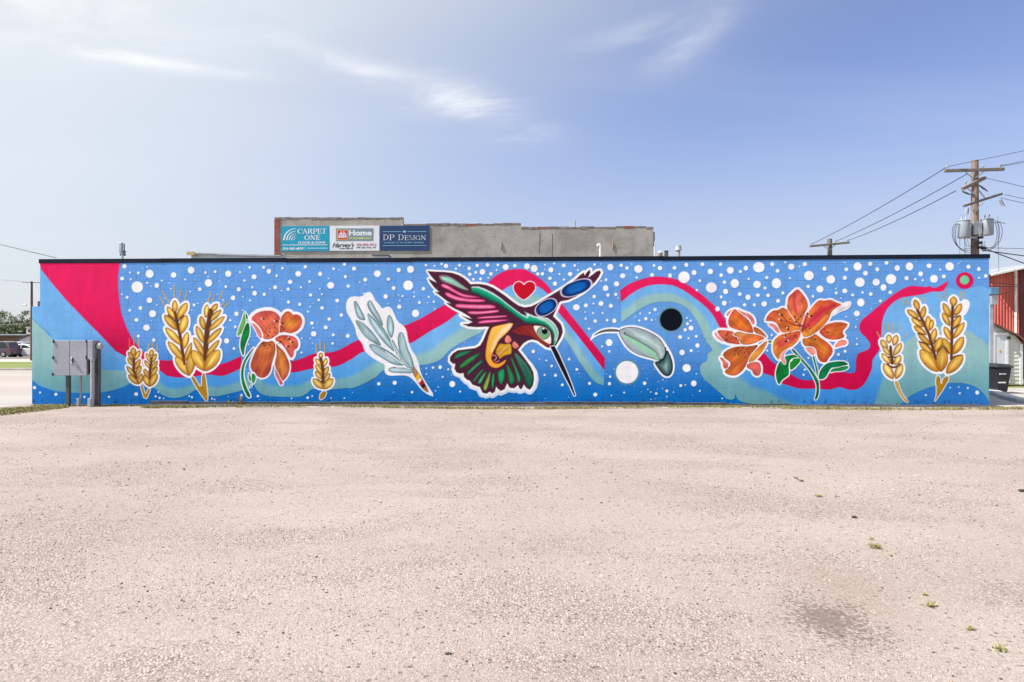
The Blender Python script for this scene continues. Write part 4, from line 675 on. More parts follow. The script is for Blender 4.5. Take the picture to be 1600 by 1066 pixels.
for k in range(1, len(IDS)):
    if not (ci == k).any(): continue
    if k in (i_green, i_blue, i_red, i_dot):
        pc = pieces(ci == k); small = []; lim = 260 if k == i_dot else 12
        for n_, c in enumerate(pc):
            if n_ < lim and len(c) > (6 if k == i_dot else 150): a_ = np.array(c); film('painted_dot' if k == i_dot else IDS[k], a_[:, 0], a_[:, 1])
            else: small += c
        if small: a_ = np.array(small); film('painted_specks' if k == i_dot else IDS[k]+'_scraps', a_[:, 0], a_[:, 1], 'stuff')
    else:
        jj, ii = np.nonzero(ci == k); o = film(IDS[k], jj, ii); o['label'] = PAINT_LABEL[IDS[k]]

# concrete blocks: running bond, tooled joints
def block_mesh(w, h, JD):
    c = 0.010; d = 0.09; mb = MB()
    mb.v = [(c, 0, c), (w-c, 0, c), (w-c, 0, h-c), (c, 0, h-c), (0, JD, 0), (w, JD, 0), (w, JD, h), (0, JD, h), (0, d, 0), (w, d, 0), (w, d, h), (0, d, h)]
    mb.f = [(0, 1, 2, 3), (4, 5, 1, 0), (5, 6, 2, 1), (6, 7, 3, 2), (7, 4, 0, 3), (8, 9, 5, 4), (9, 10, 6, 5), (10, 11, 7, 6), (11, 8, 4, 7)]
    return mb
wall = MB().b6(WXM+0.003, WX1-0.003, 0.088, 0.25, 0.0, 3.5).build('wall', M['concrete'], bld)
unc = (ci == 0); cand = sorted(((int(unc[q[2]:q[3], q[0]:q[1]].sum()),)+q[4:] for q in BLK), key=lambda r: -r[0]); cache = {}; rest = MB()
for n_, (ar, a, wd, z0, h, tx_, tz_, jd) in enumerate(cand):
    if n_ < 300:
        if (wd, h, jd) not in cache:
            cache[(wd, h, jd)] = block_mesh(wd, h, jd).mesh('block'); cache[(wd, h, jd)].materials.append(M['block'])
        o = bpy.data.objects.new('block', cache[(wd, h, jd)]); COLL.objects.link(o); o.parent = wall
        o.location = (a, -(tx_*wd/2+tz_*h/2), z0); o.rotation_euler = (-tz_, 0, tx_)
    else:
        b_ = block_mesh(wd, h, jd); rest.add([(x+a, y+tx_*(x-wd/2)+tz_*(z-h/2), z+z0) for x, y, z in b_.v], b_.f)
rest.build('block_courses', M['block'], wall, kind='stuff')
# footing, roof slab, rear and side walls, metal cap
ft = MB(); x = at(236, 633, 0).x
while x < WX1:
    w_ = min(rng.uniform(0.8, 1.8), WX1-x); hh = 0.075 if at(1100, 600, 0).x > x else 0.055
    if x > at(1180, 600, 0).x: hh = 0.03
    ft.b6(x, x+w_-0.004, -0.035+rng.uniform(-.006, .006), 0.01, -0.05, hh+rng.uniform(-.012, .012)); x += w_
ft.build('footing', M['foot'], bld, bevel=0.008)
MB().b6(WXM+0.01, WX1-0.01, 0.26, 16.6, 3.2, 3.42).build('roof', M['roof'], bld)
MB().b6(WX1-0.2, WX1-0.002, 0.25, 16.6, 0, 3.3).build('side_wall', M['block'], bld)
MB().b6(WXM+0.004, WXM+0.2, 0.25, 16.6, 0, 3.3).build('side_wall', M['block'], bld)
MB().b6(WXM, WX1, 16.4, 16.598, 0, 3.19).build('rear_wall', M['concrete'], bld)
stub = MB().b6(WX0+0.004, WXM, 0.09, 0.22, 0, 2.398).build('stub_wall', M['block'], bld)
fz = [(WXM-0.03, 3.562), (0, 3.582), (WX1+0.03, 3.632)]
fa = MB(); xs = [WXM-0.03]
while xs[-1] < WX1-1.5: xs.append(xs[-1]+3.05)
xs[-1] = WX1+0.03
for a, b in zip(xs[:-1], xs[1:]):
    za = np.interp(a, [p[0] for p in fz], [p[1] for p in fz]); zb = np.interp(b, [p[0] for p in fz], [p[1] for p in fz])
    dz_ = rng.uniform(-.005, .005); za += dz_; zb += dz_+rng.uniform(-.003, .003); pf = MB(); pf.add([(a, -0.008, za-0.105), (b-.004, -0.008, zb-0.105), (b-.004, -0.008, zb), (a, -0.008, za), (a, 0.33, za-0.105), (b-.004, 0.33, zb-0.105), (b-.004, 0.33, zb+.01), (a, 0.33, za+.01)], [(0, 1, 2, 3), (5, 4, 7, 6), (3, 2, 6, 7), (1, 0, 4, 5), (0, 3, 7, 4), (2, 1, 5, 6)])
    pf.build('cap_flashing', M['fascia'], bld, bevel=0.004)
    if b < WX1: MB().b6(b-0.03, b+0.03, -0.011, -0.0085, zb-0.106, zb+0.002).build('cap_joint', M['fascia'], bld)

# ------------------------------------------------------------------ electrical cabinet in front of the wall
M['cab'] = worn('grey_painted_steel', (0.33, 0.34, 0.40, 1), 0.45, amt=0.10, scale=2, dirt=(0.2, 0.19, 0.18, 1))
M['post'] = worn('dark_steel_post', (0.10, 0.115, 0.125, 1), 0.55, amt=0.2, scale=4)
M['pvc'] = worn('grey_pvc', (0.36, 0.36, 0.385, 1), 0.45, amt=0.1)
M['blackm'] = worn('black_hardware', (0.015, 0.015, 0.017, 1), 0.4)
M['glass'] = newmat('clear_glass', (0.75, 0.77, 0.8, 1), 0.08); M['glass'].node_tree.nodes['Principled BSDF'].inputs['Transmission Weight'].default_value = 0.5
M['label'] = worn('white_sticker', (0.7, 0.7, 0.7, 1), 0.5, amt=.05)
YC = -0.62
cp = lambda x, y, Y=YC: at(x, y, Y)
ec = empty('electrical_cabinet', (cp(108, 633).x, YC, 0), 'grey double-door electrical cabinet on two steel posts in front of the mural', 'cabinet')
a = cp(82.5, 587); b = cp(135, 532)
MB().b6(a.x+.01, b.x-.005, YC+.02, YC+.30, a.z+.01, b.z-.005).build('cabinet_body', M['cab'], ec, bevel=.008)
mx = cp(108.7, 560).x
for x0, x1 in ((a.x, mx-.006), (mx+.006, b.x)): MB().b6(x0, x1, YC, YC+.018, a.z, b.z).build('cabinet_door', M['cab'], ec, bevel=.006)
hp_ = cp(112.5, 563); h_ = MB().b6(hp_.x-.03, hp_.x+.012, YC-.012, YC-.001, hp_.z-.075, hp_.z+.075).build('handle_plate', M['label'], ec, bevel=.004)
MB().tube([(hp_.x+.02, YC-.02, hp_.z-.05), (hp_.x+.03, YC-.05, hp_.z-.01), (hp_.x+.02, YC-.02, hp_.z+.05)], .016).build('door_handle', M['blackm'], ec, smooth=True)
for px, py in ((83.5, 533.5), (83, 559), (82.5, 585), (135.2, 533.5), (135, 559)):
    h_ = cp(px, py); MB().tube([(h_.x, YC-.012, h_.z-.04), (h_.x, YC-.012, h_.z+.04)], .014).build('hinge', M['blackm'], ec, smooth=True)
for px0, px1 in ((96.2, 104.3), (141.5, 151.5)):
    x0 = cp(px0, 600).x; x1 = cp(px1, 600).x; pb = MB(); pb.b6(x0, x1, YC+.14, YC+.152, -.1, (a.z if px0 < 120 else b.z-.05)); pb.b6(x0, x0+.012, YC+.153, YC+.25, -.1, (a.z if px0 < 120 else b.z-.05)); pb.b6(x1-.012, x1, YC+.07, YC+.1395, -.1, (a.z if px0 < 120 else b.z-.3))
    pb.build('post', M['post'], ec)
c0 = cp(119.3, 600).x; MB().tube([(c0, YC+.16, a.z+.05), (c0, YC+.16, .3), (c0-.02, YC+.15, 0.1), (c0-.025, YC+.15, -.05)], .024, 8).build('conduit', M['pvc'], ec, smooth=True)
c1 = cp(117, 620).x; MB().b6(c1-.045, c1+.03, YC+.1, YC+.2, -.03, .19).build('conduit_foot', M['pvc'], ec, bevel=.012)
c0 = cp(143.7, 600).x; MB().tube([(c0, YC+.02, cp(143, 561).z+.02), (c0, YC+.02, .3), (c0-.02, YC+.02, -.05)], .048, 10).build('conduit', M['pvc'], ec, smooth=True)
for py in (562.5, 585.6): MB().tube([(c0, YC+.02, cp(143, py).z-.02), (c0, YC+.02, cp(143, py).z+.02)], .058, 10).build('conduit_clamp', M['pvc'], ec, smooth=True)
c1 = cp(140.3, 620).x; MB().b6(c1-.03, c1+.05, YC-.05, YC+.08, -.03, .2).build('conduit_foot', M['pvc'], ec, bevel=.012)
m0 = cp(137.5, 561.5); m1 = cp(145.3, 532)
MB().b6(m0.x, m1.x, YC-.02, YC+.25, m0.z, m1.z).build('meter_box', M['cab'], ec, bevel=.006)
mz = cp(150, 540).z-.02; my = YC+.14
MB().b6(m1.x+.001, m1.x+.008, YC-.005, YC+.235, m0.z+.015, m1.z-.012).build('meter_cover', M['cab'], ec, bevel=.003)
MB().tube([(m1.x+.009, my, mz), (m1.x+.04, my, mz)], .088, 16).build('meter_collar', M['post'], ec, smooth=True)
MB().tube([(m1.x+.0405, my, mz), (m1.x+.11, my, mz), (m1.x+.13, my, mz)], [.078, .074, .05], 16).build('meter_glass', M['glass'], ec, smooth=True)
MB().tube([(m1.x+.041, my, mz), (m1.x+.07, my, mz)], .055, 12).build('meter_dial', M['label'], ec)
MB().b6(m1.x+.0085, m1.x+.012, YC+.17, YC+.22, m0.z+.05, m0.z+.2).build('meter_tag', M['label'], ec)
MB().b6(cp(135, 560).x+.004, m0.x-.004, YC+.08, YC+.2, cp(135, 585).z, m1.z-.05).build('mounting_rail', M['blackm'], ec)

# ------------------------------------------------------------------ rooftop things
M['galv'] = worn('galvanised_steel', (0.42, 0.43, 0.46, 1), 0.4, 0.3, 0.15, 4)
M['whitep'] = worn('white_paint', (0.74, 0.74, 0.74, 1), 0.5, amt=.08)
RZ = 3.42
def rp(px, py, Y): return at(px, py, Y)
Y = 3.0; p = rp(190, 404, Y); s_ = (Y+CD)/F
an_ = empty('panel_antenna', (p.x, Y, RZ), 'slim grey panel antenna above the red corner of the roof', 'antenna')
MB().tube([(p.x+.02, Y, RZ), (p.x+.02, Y, rp(190, 392, Y).z)], .03, 8).build('mast', M['galv'], an_, smooth=True)
MB().b6(rp(187, 390, Y).x, rp(192, 390, Y).x, Y-.06, Y+.03, rp(190, 395, Y).z, rp(190, 379, Y).z).build('antenna_panel', M['galv'], an_, bevel=.02)
MB().tube([(rp(194, 390, Y).x, Y, rp(194, 399, Y).z), (rp(194, 390, Y).x, Y, rp(194, 381, Y).z)], .016, 6).build('side_rod', M['post'], an_)
for py in (393.5, 398): MB().b6(rp(187.5, 390, Y).x, rp(195, 390, Y).x, Y-.02, Y+.05, rp(190, py, Y).z-.03, rp(190, py, Y).z+.03).build('bracket', M['post'], an_)
Y = 6.0; sk = empty('rooftop_canopy', (rp(350, 402, Y).x, Y, RZ), 'low sloping grey metal roof edge with a yellow end behind the cap', 'roof')
x0 = rp(294, 400, Y).x; x1 = rp(440, 400, Y).x; z0 = RZ; za = rp(300, 395.5, Y).z
MB().prism([(x0+.1, z0), (x1, z0), (x1, za-.12), (x0+.35, za-.03), (x0+.1, za-.06)], Y, Y+1.4).build('canopy_body', M['galv'], sk)
MB().add([(x0, Y-.08, za-.04), (x0+.35, Y-.08, za), (x1, Y-.08, za-.09), (x1, Y+1.5, za+.05), (x0+.35, Y+1.5, za+.16), (x0, Y+1.5, za+.1), (x0, Y-.08, za-.07), (x0+.35, Y-.08, za-.028), (x1, Y-.08, za-.115)], [(0, 1, 4, 5), (1, 2, 3, 4), (6, 7, 1, 0), (7, 8, 2, 1)]).build('canopy_sheet', M['galv'], sk)
M['yellow'] = worn('faded_yellow_flashing', (0.42, 0.33, 0.14, 1), 0.6)
MB().b6(x0, x0+.27, Y-.12, Y-.083, za-.08, za+.03).build('end_flashing', M['yellow'], sk)
Y = 2.2; hv = empty('roof_hatch', (rp(597, 400, Y).x, Y, RZ), 'small low grey roof box with a dark top under the navy sign', 'hatch')
MB().b6(rp(582.5, 400, Y).x, rp(606, 400, Y).x, Y, Y+.4, RZ, rp(590, 399.4, Y).z).build('hatch_body', M['galv'], hv); MB().b6(rp(581.5, 400, Y).x, rp(607, 400, Y).x, Y-.03, Y+.43, rp(590, 399.3, Y).z, rp(590, 398.2, Y).z).build('hatch_lid', M['blackm'], hv)
Y = 5.0; wp = empty('white_vent_pipe', (rp(937, 400, Y).x, Y, RZ), 'white hooked vent pipe standing on the roof', 'pipe')
zt = rp(937, 382, Y).z; xx = rp(938, 390, Y).x
MB().tube([(xx, Y, RZ), (xx, Y, zt-.06), (xx-.012, Y, zt-.02), (xx-.04, Y, zt), (xx-.075, Y, zt-.02), (xx-.085, Y, zt-.06)], .032, 10).build('pipe', M['whitep'], wp, smooth=True)
MB().tube([(xx, Y, RZ-.01), (xx, Y, RZ+.03)], .07, 12).build('pipe_flange', M['galv'], wp)
Y = 4.0; vt = empty('roof_ventilator', (rp(1060, 400, Y).x, Y, RZ), 'grey capped roof ventilator, largest of the three stubs on the roof', 'vent')
xx = rp(1060, 390, Y).x
MB().tube([(xx, Y, RZ), (xx, Y, rp(0, 394, Y).z)], .06, 12).build('vent_stack', M['galv'], vt, smooth=True)
MB().tube([(xx, Y, rp(0, 393.9, Y).z), (xx, Y, rp(0, 393.2, Y).z), (xx, Y, rp(0, 391.5, Y).z), (xx, Y, rp(0, 387, Y).z), (xx, Y, rp(0, 386.4, Y).z)], [.105, .105, .085, .085, .06], 14).build('vent_cap', M['galv'], vt, smooth=True)
Y = 4.2; v2 = empty('mushroom_vent', (rp(1031.5, 400, Y).x, Y, RZ), 'small rusty mushroom vent on the roof beside the dark stub', 'vent'); xx = rp(1031.5, 390, Y).x
M['rust'] = worn('rusty_metal', (0.3, 0.2, 0.16, 1), .7)
MB().tube([(xx, Y, RZ), (xx, Y, rp(0, 398.5, Y).z)], .075, 10).build('vent_neck', M['rust'], v2, smooth=True); MB().ball((xx, Y, rp(0, 397, Y).z), .06, (1, 1, .8)).build('vent_dome', M['whitep'], v2, smooth=True)
v3 = empty('dark_vent_stub', (rp(1041, 400, Y).x, Y, RZ), 'short square dark vent stub on the roof', 'vent')
MB().b6(rp(1038.5, 400, Y).x, rp(1043.8, 400, Y).x, Y-.05, Y+.06, RZ, rp(0, 395.2, Y).z).build('stub_box', M['post'], v3); MB().b6(rp(1038.2, 400, Y).x, rp(1044.1, 400, Y).x, Y-.06, Y+.07, rp(0, 395.2, Y).z, rp(0, 394.6, Y).z).build('stub_lid', M['fascia'], v3)
# ------------------------------------------------------------------ the taller building behind, with three signs
M['stucco'] = newmat('grey_parged_wall', rough=0.9); t = NT(M['stucco']); p = t.pos()
n1 = t.noise(p, .6, 6, .65, .6); n2 = t.noise(p, 2.2, 6, .7); n3 = t.noise(p, 14, 4)
c = t.mix(t.rng(n1, .35, .62), (0.265, 0.24, 0.215, 1), (0.365, 0.34, 0.31, 1)); c = t.mix(t.rng(n2, .5, .68, 0, .55), c, (0.20, 0.175, 0.16, 1)); c = t.mix(t.rng(n3, .6, .8, 0, .4), c, (0.4, 0.37, 0.34, 1)); t.col(c); t.bump(n3, .5, .02)
M['brickm'] = newmat('red_brick', rough=0.85); t = NT(M['brickm']); p = t.pos(); n1 = t.noise(p, 3, 4); n2 = t.noise(p, 30, 3); t.col(t.mix(t.rng(n1, .3, .7), (0.22, 0.055, 0.045, 1), (0.33, 0.10, 0.08, 1))); t.bump(n2, .4, .01)
M['brickw'] = worn('weathered_parapet', (0.2, 0.17, 0.165, 1), .9, amt=.5, scale=3, bump=.5, dirt=(0.36, 0.13, 0.1, 1))
YB = 17.3; bp = lambda x, y, Y=YB: at(x, y, Y)
bb = empty('parged_building', (bp(725, 500).x, YB, 0), 'taller grey parged building with stepped parapet rising behind the mural wall', 'building')
xl = bp(429, 0).x; xr = bp(1021, 0).x; x1 = bp(629.5, 0).x; x2 = bp(814, 0).x
z1 = bp(0, 342.5).z; z2 = bp(0, 352.5).z; z3 = bp(0, 358).z
wb = MB().prism([(xl, -.3), (xr, -.3), (xr, z3), (x2, z3), (x2, z2), (x1, z2), (x1, z1), (xl, z1)], YB, YB+.3).build('parged_wall', M['stucco'], bb)
MB().b6(xl+.01, xr-.01, YB+.301, YB+9, -.3, z3-.5).build('rear_body', M['stucco'], bb)
# ragged coping of broken brick and mortar along the parapet
def coping(xa, xb, z):
    x = xa
    while x < xb-.05:
        w_ = min(rng.uniform(.25, .6), xb-x); hh = rng.uniform(.03, .10); dz = rng.uniform(-.02, .025)
        MB().b6(x+.004, x+w_-.004, YB-.008-rng.uniform(0, .006), YB+.31, z-hh, z+.03+dz).build('coping_stone', M['brickw'] if rng.random() < .85 else M['brickm'], bb, bevel=.01); x += w_
coping(xl, x1, z1); coping(x1+.01, x2, z2); coping(x2+.01, xr, z3)
# brick pilaster at the left corner, brick by brick
bm_ = {}
k = 0; z = 3.3; xw = bp(437.3, 0).x
while z < z1-.05:
    ws = [xl-.01, (xl+xw)/2+(.06 if k % 2 else -.06), xw]
    for a, b in zip(ws[:-1], ws[1:]):
        key = round(b-a, 2)
        if key not in bm_:
            me = MB().b6(.004, b-a-.004, 0, .09, .005, .07).mesh('brick'); me.materials.append(M['brickm']); bm_[key] = me
        o = bpy.data.objects.new('brick', bm_[key]); COLL.objects.link(o); o.location = (a, YB-.03+rng.uniform(-.004, .004), z); par(o, wb)
    z += .075; k += 1
MB().b6(xl-.012, xw-.002, YB-.022, YB-.001, 3.2, z1-.04).build('mortar', M['concrete'], wb)
# cracks, patch edges and rusty hooks on the wall
for px, py, h_ in ((843.5, 364, .55), (863, 366, 1.1), (842.5, 380, .5)):
    o_ = bp(px, py); MB().b6(o_.x-.012, o_.x+.012, YB-.006, YB-.001, o_.z-h_, o_.z).build('crack', M['foot'], wb)
for px, py in ((783, 384), (957, 384)):
    o_ = bp(px, py); MB().tube([(o_.x, YB-.02, o_.z+.16), (o_.x+.02, YB-.03, o_.z), (o_.x-.01, YB-.02, o_.z-.18)], .03, 6).build('rusty_hook', M['rust'], bb)
pp = bp(898.5, 0); MB().tube([(pp.x, YB+.3, z3-.05), (pp.x, YB+.3, bp(0, 346.5).z)], .05, 8).build('vent_pipe', M['galv'], bb, smooth=True)
dm = bp(1022.5, 0); MB().tube([(dm.x+.02, YB-.05, 3.2), (dm.x+.02, YB-.05, bp(0, 381).z), (dm.x+.1, YB-.05, bp(0, 380).z)], .03, 6).build('corner_mast', M['galv'], bb, smooth=True)
MB().b6(xr-.02, xr+.06, YB-.06, YB+.1, bp(0, 387).z, bp(0, 366).z).build('corner_bracket', M['post'], bb)

# ---- lettering helpers
def text_mesh(s, size, mat, name, parent, x, y, z, shear=0.0, align='LEFT', width=None, bold=0.0, space=1.0):
    cu = bpy.data.curves.new('lettering', 'FONT'); cu.body = s; cu.size = size; cu.align_x = align; cu.shear = shear; cu.offset = bold; cu.space_character = space; cu.fill_mode = 'FRONT'; cu.resolution_u = 3
    o = bpy.data.objects.new('lettering_curve', cu); COLL.objects.link(o); bpy.context.view_layer.update()
    me = bpy.data.meshes.new_from_object(o.evaluated_get(bpy.context.evaluated_depsgraph_get())); bpy.data.objects.remove(o); bpy.data.curves.remove(cu)
    xs_ = [v.co.x for v in me.vertices]; sc = (width/(max(xs_)-min(xs_))) if width else 1.0; x0 = min(xs_) if width else 0
    for v in me.vertices: v.co = ((v.co.x-x0)*sc, 0.0, v.co.y)
    me.materials.clear(); me.materials.append(mat); me.name = name
    ob = bpy.data.objects.new(name, me); COLL.objects.link(ob); ob.location = (x, y, z); return par(ob, parent)
# a small serif alphabet: straight strokes (x0,y0,x1,y1,w) and arcs (cx,cy,rx,ry,a0,a1,w) on a 1-high cell
TK, TN = .17, .075
SER = {'C': (.86, [('a', .47, .5, .39, .42, 55, 305, TK), ('l', .80, .62, .80, .98, TN)]), 'A': (.92, [('l', .10, .04, .46, 1, TN), ('l', .44, 1, .80, .04, TK), ('l', .24, .34, .66, .34, TN), ('l', 0, .03, .26, .03, TN), ('l', .62, .03, .94, .03, TN)]),
 'R': (.92, [('l', .2, 0, .2, 1, TK), ('a', .42, .73, .27, .235, -90, 90, TK), ('l', .2, .965, .42, .965, TN), ('l', .2, .5, .46, .5, TN), ('l', .46, .48, .80, .03, TK), ('l', .02, .03, .38, .03, TN), ('l', .02, .97, .2, .97, TN), ('l', .72, .03, .94, .03, TN)]),
 'P': (.80, [('l', .2, 0, .2, 1, TK), ('a', .42, .71, .30, .255, -90, 90, TK), ('l', .2, .965, .42, .965, TN), ('l', .2, .455, .42, .455, TN), ('l', .02, .03, .40, .03, TN), ('l', .02, .97, .2, .97, TN)]),
 'E': (.80, [('l', .2, 0, .2, 1, TK), ('l', .04, .965, .72, .965, TN), ('l', .04, .035, .74, .035, TN), ('l', .2, .52, .56, .52, TN), ('l', .70, .78, .70, .99, TN), ('l', .73, .02, .73, .26, TN), ('l', .56, .40, .56, .64, TN)]),
 'T': (.82, [('l', .41, 0, .41, 1, TK), ('l', .04, .965, .78, .965, TN), ('l', .05, .74, .05, .99, TN), ('l', .77, .74, .77, .99, TN), ('l', .22, .03, .60, .03, TN)]),
 'O': (.98, [('a', .48, .5, .38, .42, 0, 360, TK*.95)]), 'N': (.98, [('l', .18, 0, .18, 1, TN), ('l', .18, .98, .78, .03, TK), ('l', .78, 0, .78, 1, TN), ('l', .04, .03, .34, .03, TN), ('l', .04, .97, .22, .97, TN), ('l', .62, .97, .92, .97, TN)]),
 'D': (.94, [('l', .2, 0, .2, 1, TK*.8), ('a', .36, .5, .44, .46, -90, 90, TK*.8), ('l', .06, .965, .38, .965, TN), ('l', .06, .035, .38, .035, TN)]),
 'S': (.70, [('a', .34, .73, .22, .225, 40, 270, TK*.7), ('a', .34, .27, .24, .235, -140, 90, TK*.7)]), 'I': (.44, [('l', .22, 0, .22, 1, TK*.8), ('l', .05, .03, .39, .03, TN), ('l', .05, .97, .39, .97, TN)]),
 'G': (.94, [('a', .47, .5, .39, .42, 50, 320, TK*.8), ('l', .78, .05, .78, .42, TK*.7), ('l', .60, .43, .92, .43, TN), ('l', .79, .66, .79, .96, TN)])}
def serif(s, x, z, h, y, mat, name, parent, width=None, thin=1.0, caps=None):
    adv = []; cur = 0
    for i, ch in enumerate(s):
        sc = caps[i] if caps else 1.0
        adv.append((cur, sc)); cur += (.5 if ch == ' ' else SER[ch][0]*sc)
    k = (width/(cur*h)) if width else 1.0; mb = MB(); dy = 0.0
    for ch, (cx, sc) in zip(s, adv):
        if ch == ' ': continue
        for st in SER[ch][1]:
            dy = (dy+.0004) % .003; yy = y-dy
            if st[0] == 'l':
                _, ax, ay, bx, by, w_ = st; w_ *= thin; a = Vector((ax, ay)); b = Vector((bx, by)); d = (b-a).normalized(); n = Vector((-d.y, d.x))*w_/2
                qd = [a+n, a-n, b-n, b+n]; pts = [(x+(cx+p.x*sc)*h*k, yy, z+p.y*sc*h) for p in qd]; mb.add(pts, [(0, 1, 2, 3)])
            else:
                _, ox, oy, rx, ry, a0, a1, w_ = st; w_ *= thin; n_ = 16; v = []
                for i in range(n_+1):
                    an = math.radians(a0+(a1-a0)*i/n_); cw = w_/2*(.45+.75*abs(math.cos(an)))
                    for rr in (1, -1): v.append((x+(cx+(ox+(rx+rr*cw)*math.cos(an))*sc)*h*k, yy, z+(oy+(ry+rr*cw*.8)*math.sin(an))*sc*h))
                mb.add(v, [(2*i, 2*i+1, 2*i+3, 2*i+2) for i in range(n_)])
    return mb.build(name, mat, parent)
def flat(name, x0, x1, z0, z1, y, mat, parent): return MB().b6(x0, x1, y-.002, y, z0, z1).build(name, mat, parent)
for nm, c, r in (('teal', rgb(0, 156, 190, .85), .4), ('signwhite', rgb(236, 238, 246, .8), .4), ('navy', rgb(26, 60, 110, .8), .4), ('signgrey', rgb(128, 146, 160, .8), .4), ('signred', rgb(206, 32, 58, .8), .4), ('signyel', rgb(238, 190, 70, .8), .4), ('lime', rgb(196, 208, 96, .8), .4), ('ink', rgb(20, 24, 34, .8), .5), ('rose', rgb(196, 70, 100, .8), .4), ('paleblue', rgb(150, 205, 240, .8), .4)):
    M[nm] = worn(nm+'_print', c, r, amt=.06, scale=1.5)
YS = YB-.035
sp_ = lambda x, y: at(x, y, YS)
def sign(name, pts, mat, label):
    a = sp_(pts[0], pts[3]); b = sp_(pts[2], pts[1]); e = empty(name, ((a.x+b.x)/2, YS, a.z), label, 'sign', 'signs on the parged wall')
    MB().b6(a.x, b.x, YS, YS+.025, a.z, b.z).build('sign_panel', mat, e, bevel=.004)
    MB().b6(a.x+.1, b.x-.1, YS+.0255, YS+.034, (a.z+b.z)/2-.04, (a.z+b.z)/2+.04).build('mounting_rail', M['galv'], e)
    return e
YT = YS-.004
X = lambda px: sp_(px, 0).x; Z = lambda py: sp_(600, py).z
s1 = sign('carpet_sign', (439.5, 353.2, 514.3, 392.6), M['teal'], 'teal sign with white arcs and the words CARPET ONE')
for k, r in enumerate((19, 14.6, 10.6, 7, 3.8)):
    cx, cz = X(462.8), Z(375.0); sc = X(463.8)-X(462.8); mb = MB(); v = []; w0 = 2.7-.35*k
    for i in range(15):
        an = math.radians(180-88*i/14); hw = (w0*(1-.72*i/14))/2
        for rr in (1, -1): v.append((cx+(r*1.02+rr*hw)*sc*math.cos(an), YT, cz+(r*.95+rr*hw)*sc*math.sin(an)))
    mb.add(v, [(2*i+1, 2*i, 2*i+2, 2*i+3) for i in range(14)]); mb.build('arc_mark', M['signwhite'], s1)
hh = Z(357)-Z(365)
serif('CARPET', X(464.8), Z(365), hh, YT, M['signwhite'], 'lettering', s1, X(510.2)-X(464.8))
serif('ONE', X(475.4), Z(374.8), Z(367)-Z(374.8), YT, M['signwhite'], 'lettering', s1, X(500.4)-X(475.4))
text_mesh('FLOOR & HOME', .145, M['signwhite'], 'lettering', s1, X(466.3), YT, Z(380.4), 0, 'LEFT', X(508.3)-X(466.3), .004)
flat('rule_line', X(441.5), X(511.8), Z(383), Z(382), YT, M['signwhite'], s1); flat('rule_line', X(480), X(511.8), Z(388.8), Z(386.8), YT, M['paleblue'], s1); flat('rule_line', X(476.5), X(477.2), Z(391), Z(384.5), YT, M['paleblue'], s1)
text_mesh('306-842-4899', .15, M['signwhite'], 'lettering', s1, X(441.8), YT, Z(389.7), 0, 'LEFT', X(474)-X(441.8), .004)
s2 = sign('home_sign', (515, 352.8, 592.7, 392), M['signwhite'], 'white sign with a red house emblem and the word Home')
flat('emblem_ground', X(524.8), X(583.3), Z(376.3), Z(356.8), YT, M['signgrey'], s2)
flat('emblem_border', X(526.4), X(543.8), Z(375), Z(358.8), YT-.003, M['signyel'], s2); flat('emblem_field', X(527.8), X(542.6), Z(373.8), Z(360), YT-.006, M['signred'], s2)
hx = lambda *a: [(X(a[i]), Z(a[i+1])) for i in range(0, len(a), 2)]
for pl in (hx(528.8, 366.3, 532.2, 362.9, 532.2, 365.2, 530.8, 366.6), hx(529.4, 366.9, 531.6, 366.9, 531.6, 371.8, 529, 371.8), hx(532.4, 361.2, 534.1, 361.2, 534.1, 371.8, 532.4, 371.8), hx(534.5, 364.6, 536, 364.6, 536, 366.6, 534.5, 366.6), hx(536.4, 361.2, 538.1, 361.2, 538.1, 371.8, 536.4, 371.8), hx(538.4, 362.9, 541.8, 366.3, 539.8, 366.6, 538.4, 365.2), hx(538.8, 366.9, 541, 366.9, 541.4, 371.8, 538.8, 371.8), hx(534.5, 367.6, 536, 367.6, 536, 371.8, 534.5, 371.8)):
    MB().prism(pl, YT-.0095, YT-.0085).build('house_emblem', M['signwhite'], s2)
text_mesh('Home', .36, M['signwhite'], 'lettering', s2, X(545), YT-.003, Z(367.6), 0, 'LEFT', X(581)-X(545), .016)
text_mesh('FURNITURE', .13, M['lime'], 'lettering', s2, X(545.5), YT-.003, Z(373.6), 0, 'LEFT', X(580)-X(545.5), .006)
text_mesh("Harvey's", .32, M['ink'], 'lettering', s2, X(519), YT, Z(386.3), .45, 'LEFT', X(553.6)-X(519), .006)
text_mesh('HOME CENTER', .08, M['ink'], 'lettering', s2, X(530), YT, Z(389.3), 0, 'LEFT', X(552)-X(530), .003)
text_mesh('306-842-4413', .15, M['rose'], 'lettering', s2, X(557), YT, Z(383.9), 0, 'LEFT', X(588)-X(557), .004)
text_mesh('104 2nd. Ave. W', .13, M['ink'], 'lettering', s2, X(557), YT, Z(388), 0, 'LEFT', X(587.5)-X(557), .003)
s3 = sign('design_sign', (593.6, 352.6, 671, 391.8), M['navy'], 'navy sign with thin white capitals reading DP DESIGN')
serif('DP DESIGN', X(598), Z(375.4), Z(366.5)-Z(375.4), YT, M['signwhite'], 'lettering', s3, X(666)-X(598), .62, [1, 1, 1, 1, .84, .84, .84, .84, .84])
text_mesh('LUXURY IS IN EVERY DETAIL', .1, M['paleblue'], 'lettering', s3, X(600), YT, Z(380.3), 0, 'LEFT', X(663)-X(600), .001, 1.2)
for a, b, py in ((598, 626.5, 362.2), (637, 665.6, 362.2), (598, 665.6, 384)): flat('rule_line', X(a), X(b), Z(py+.35), Z(py-.35), YT, M['paleblue'], s3)
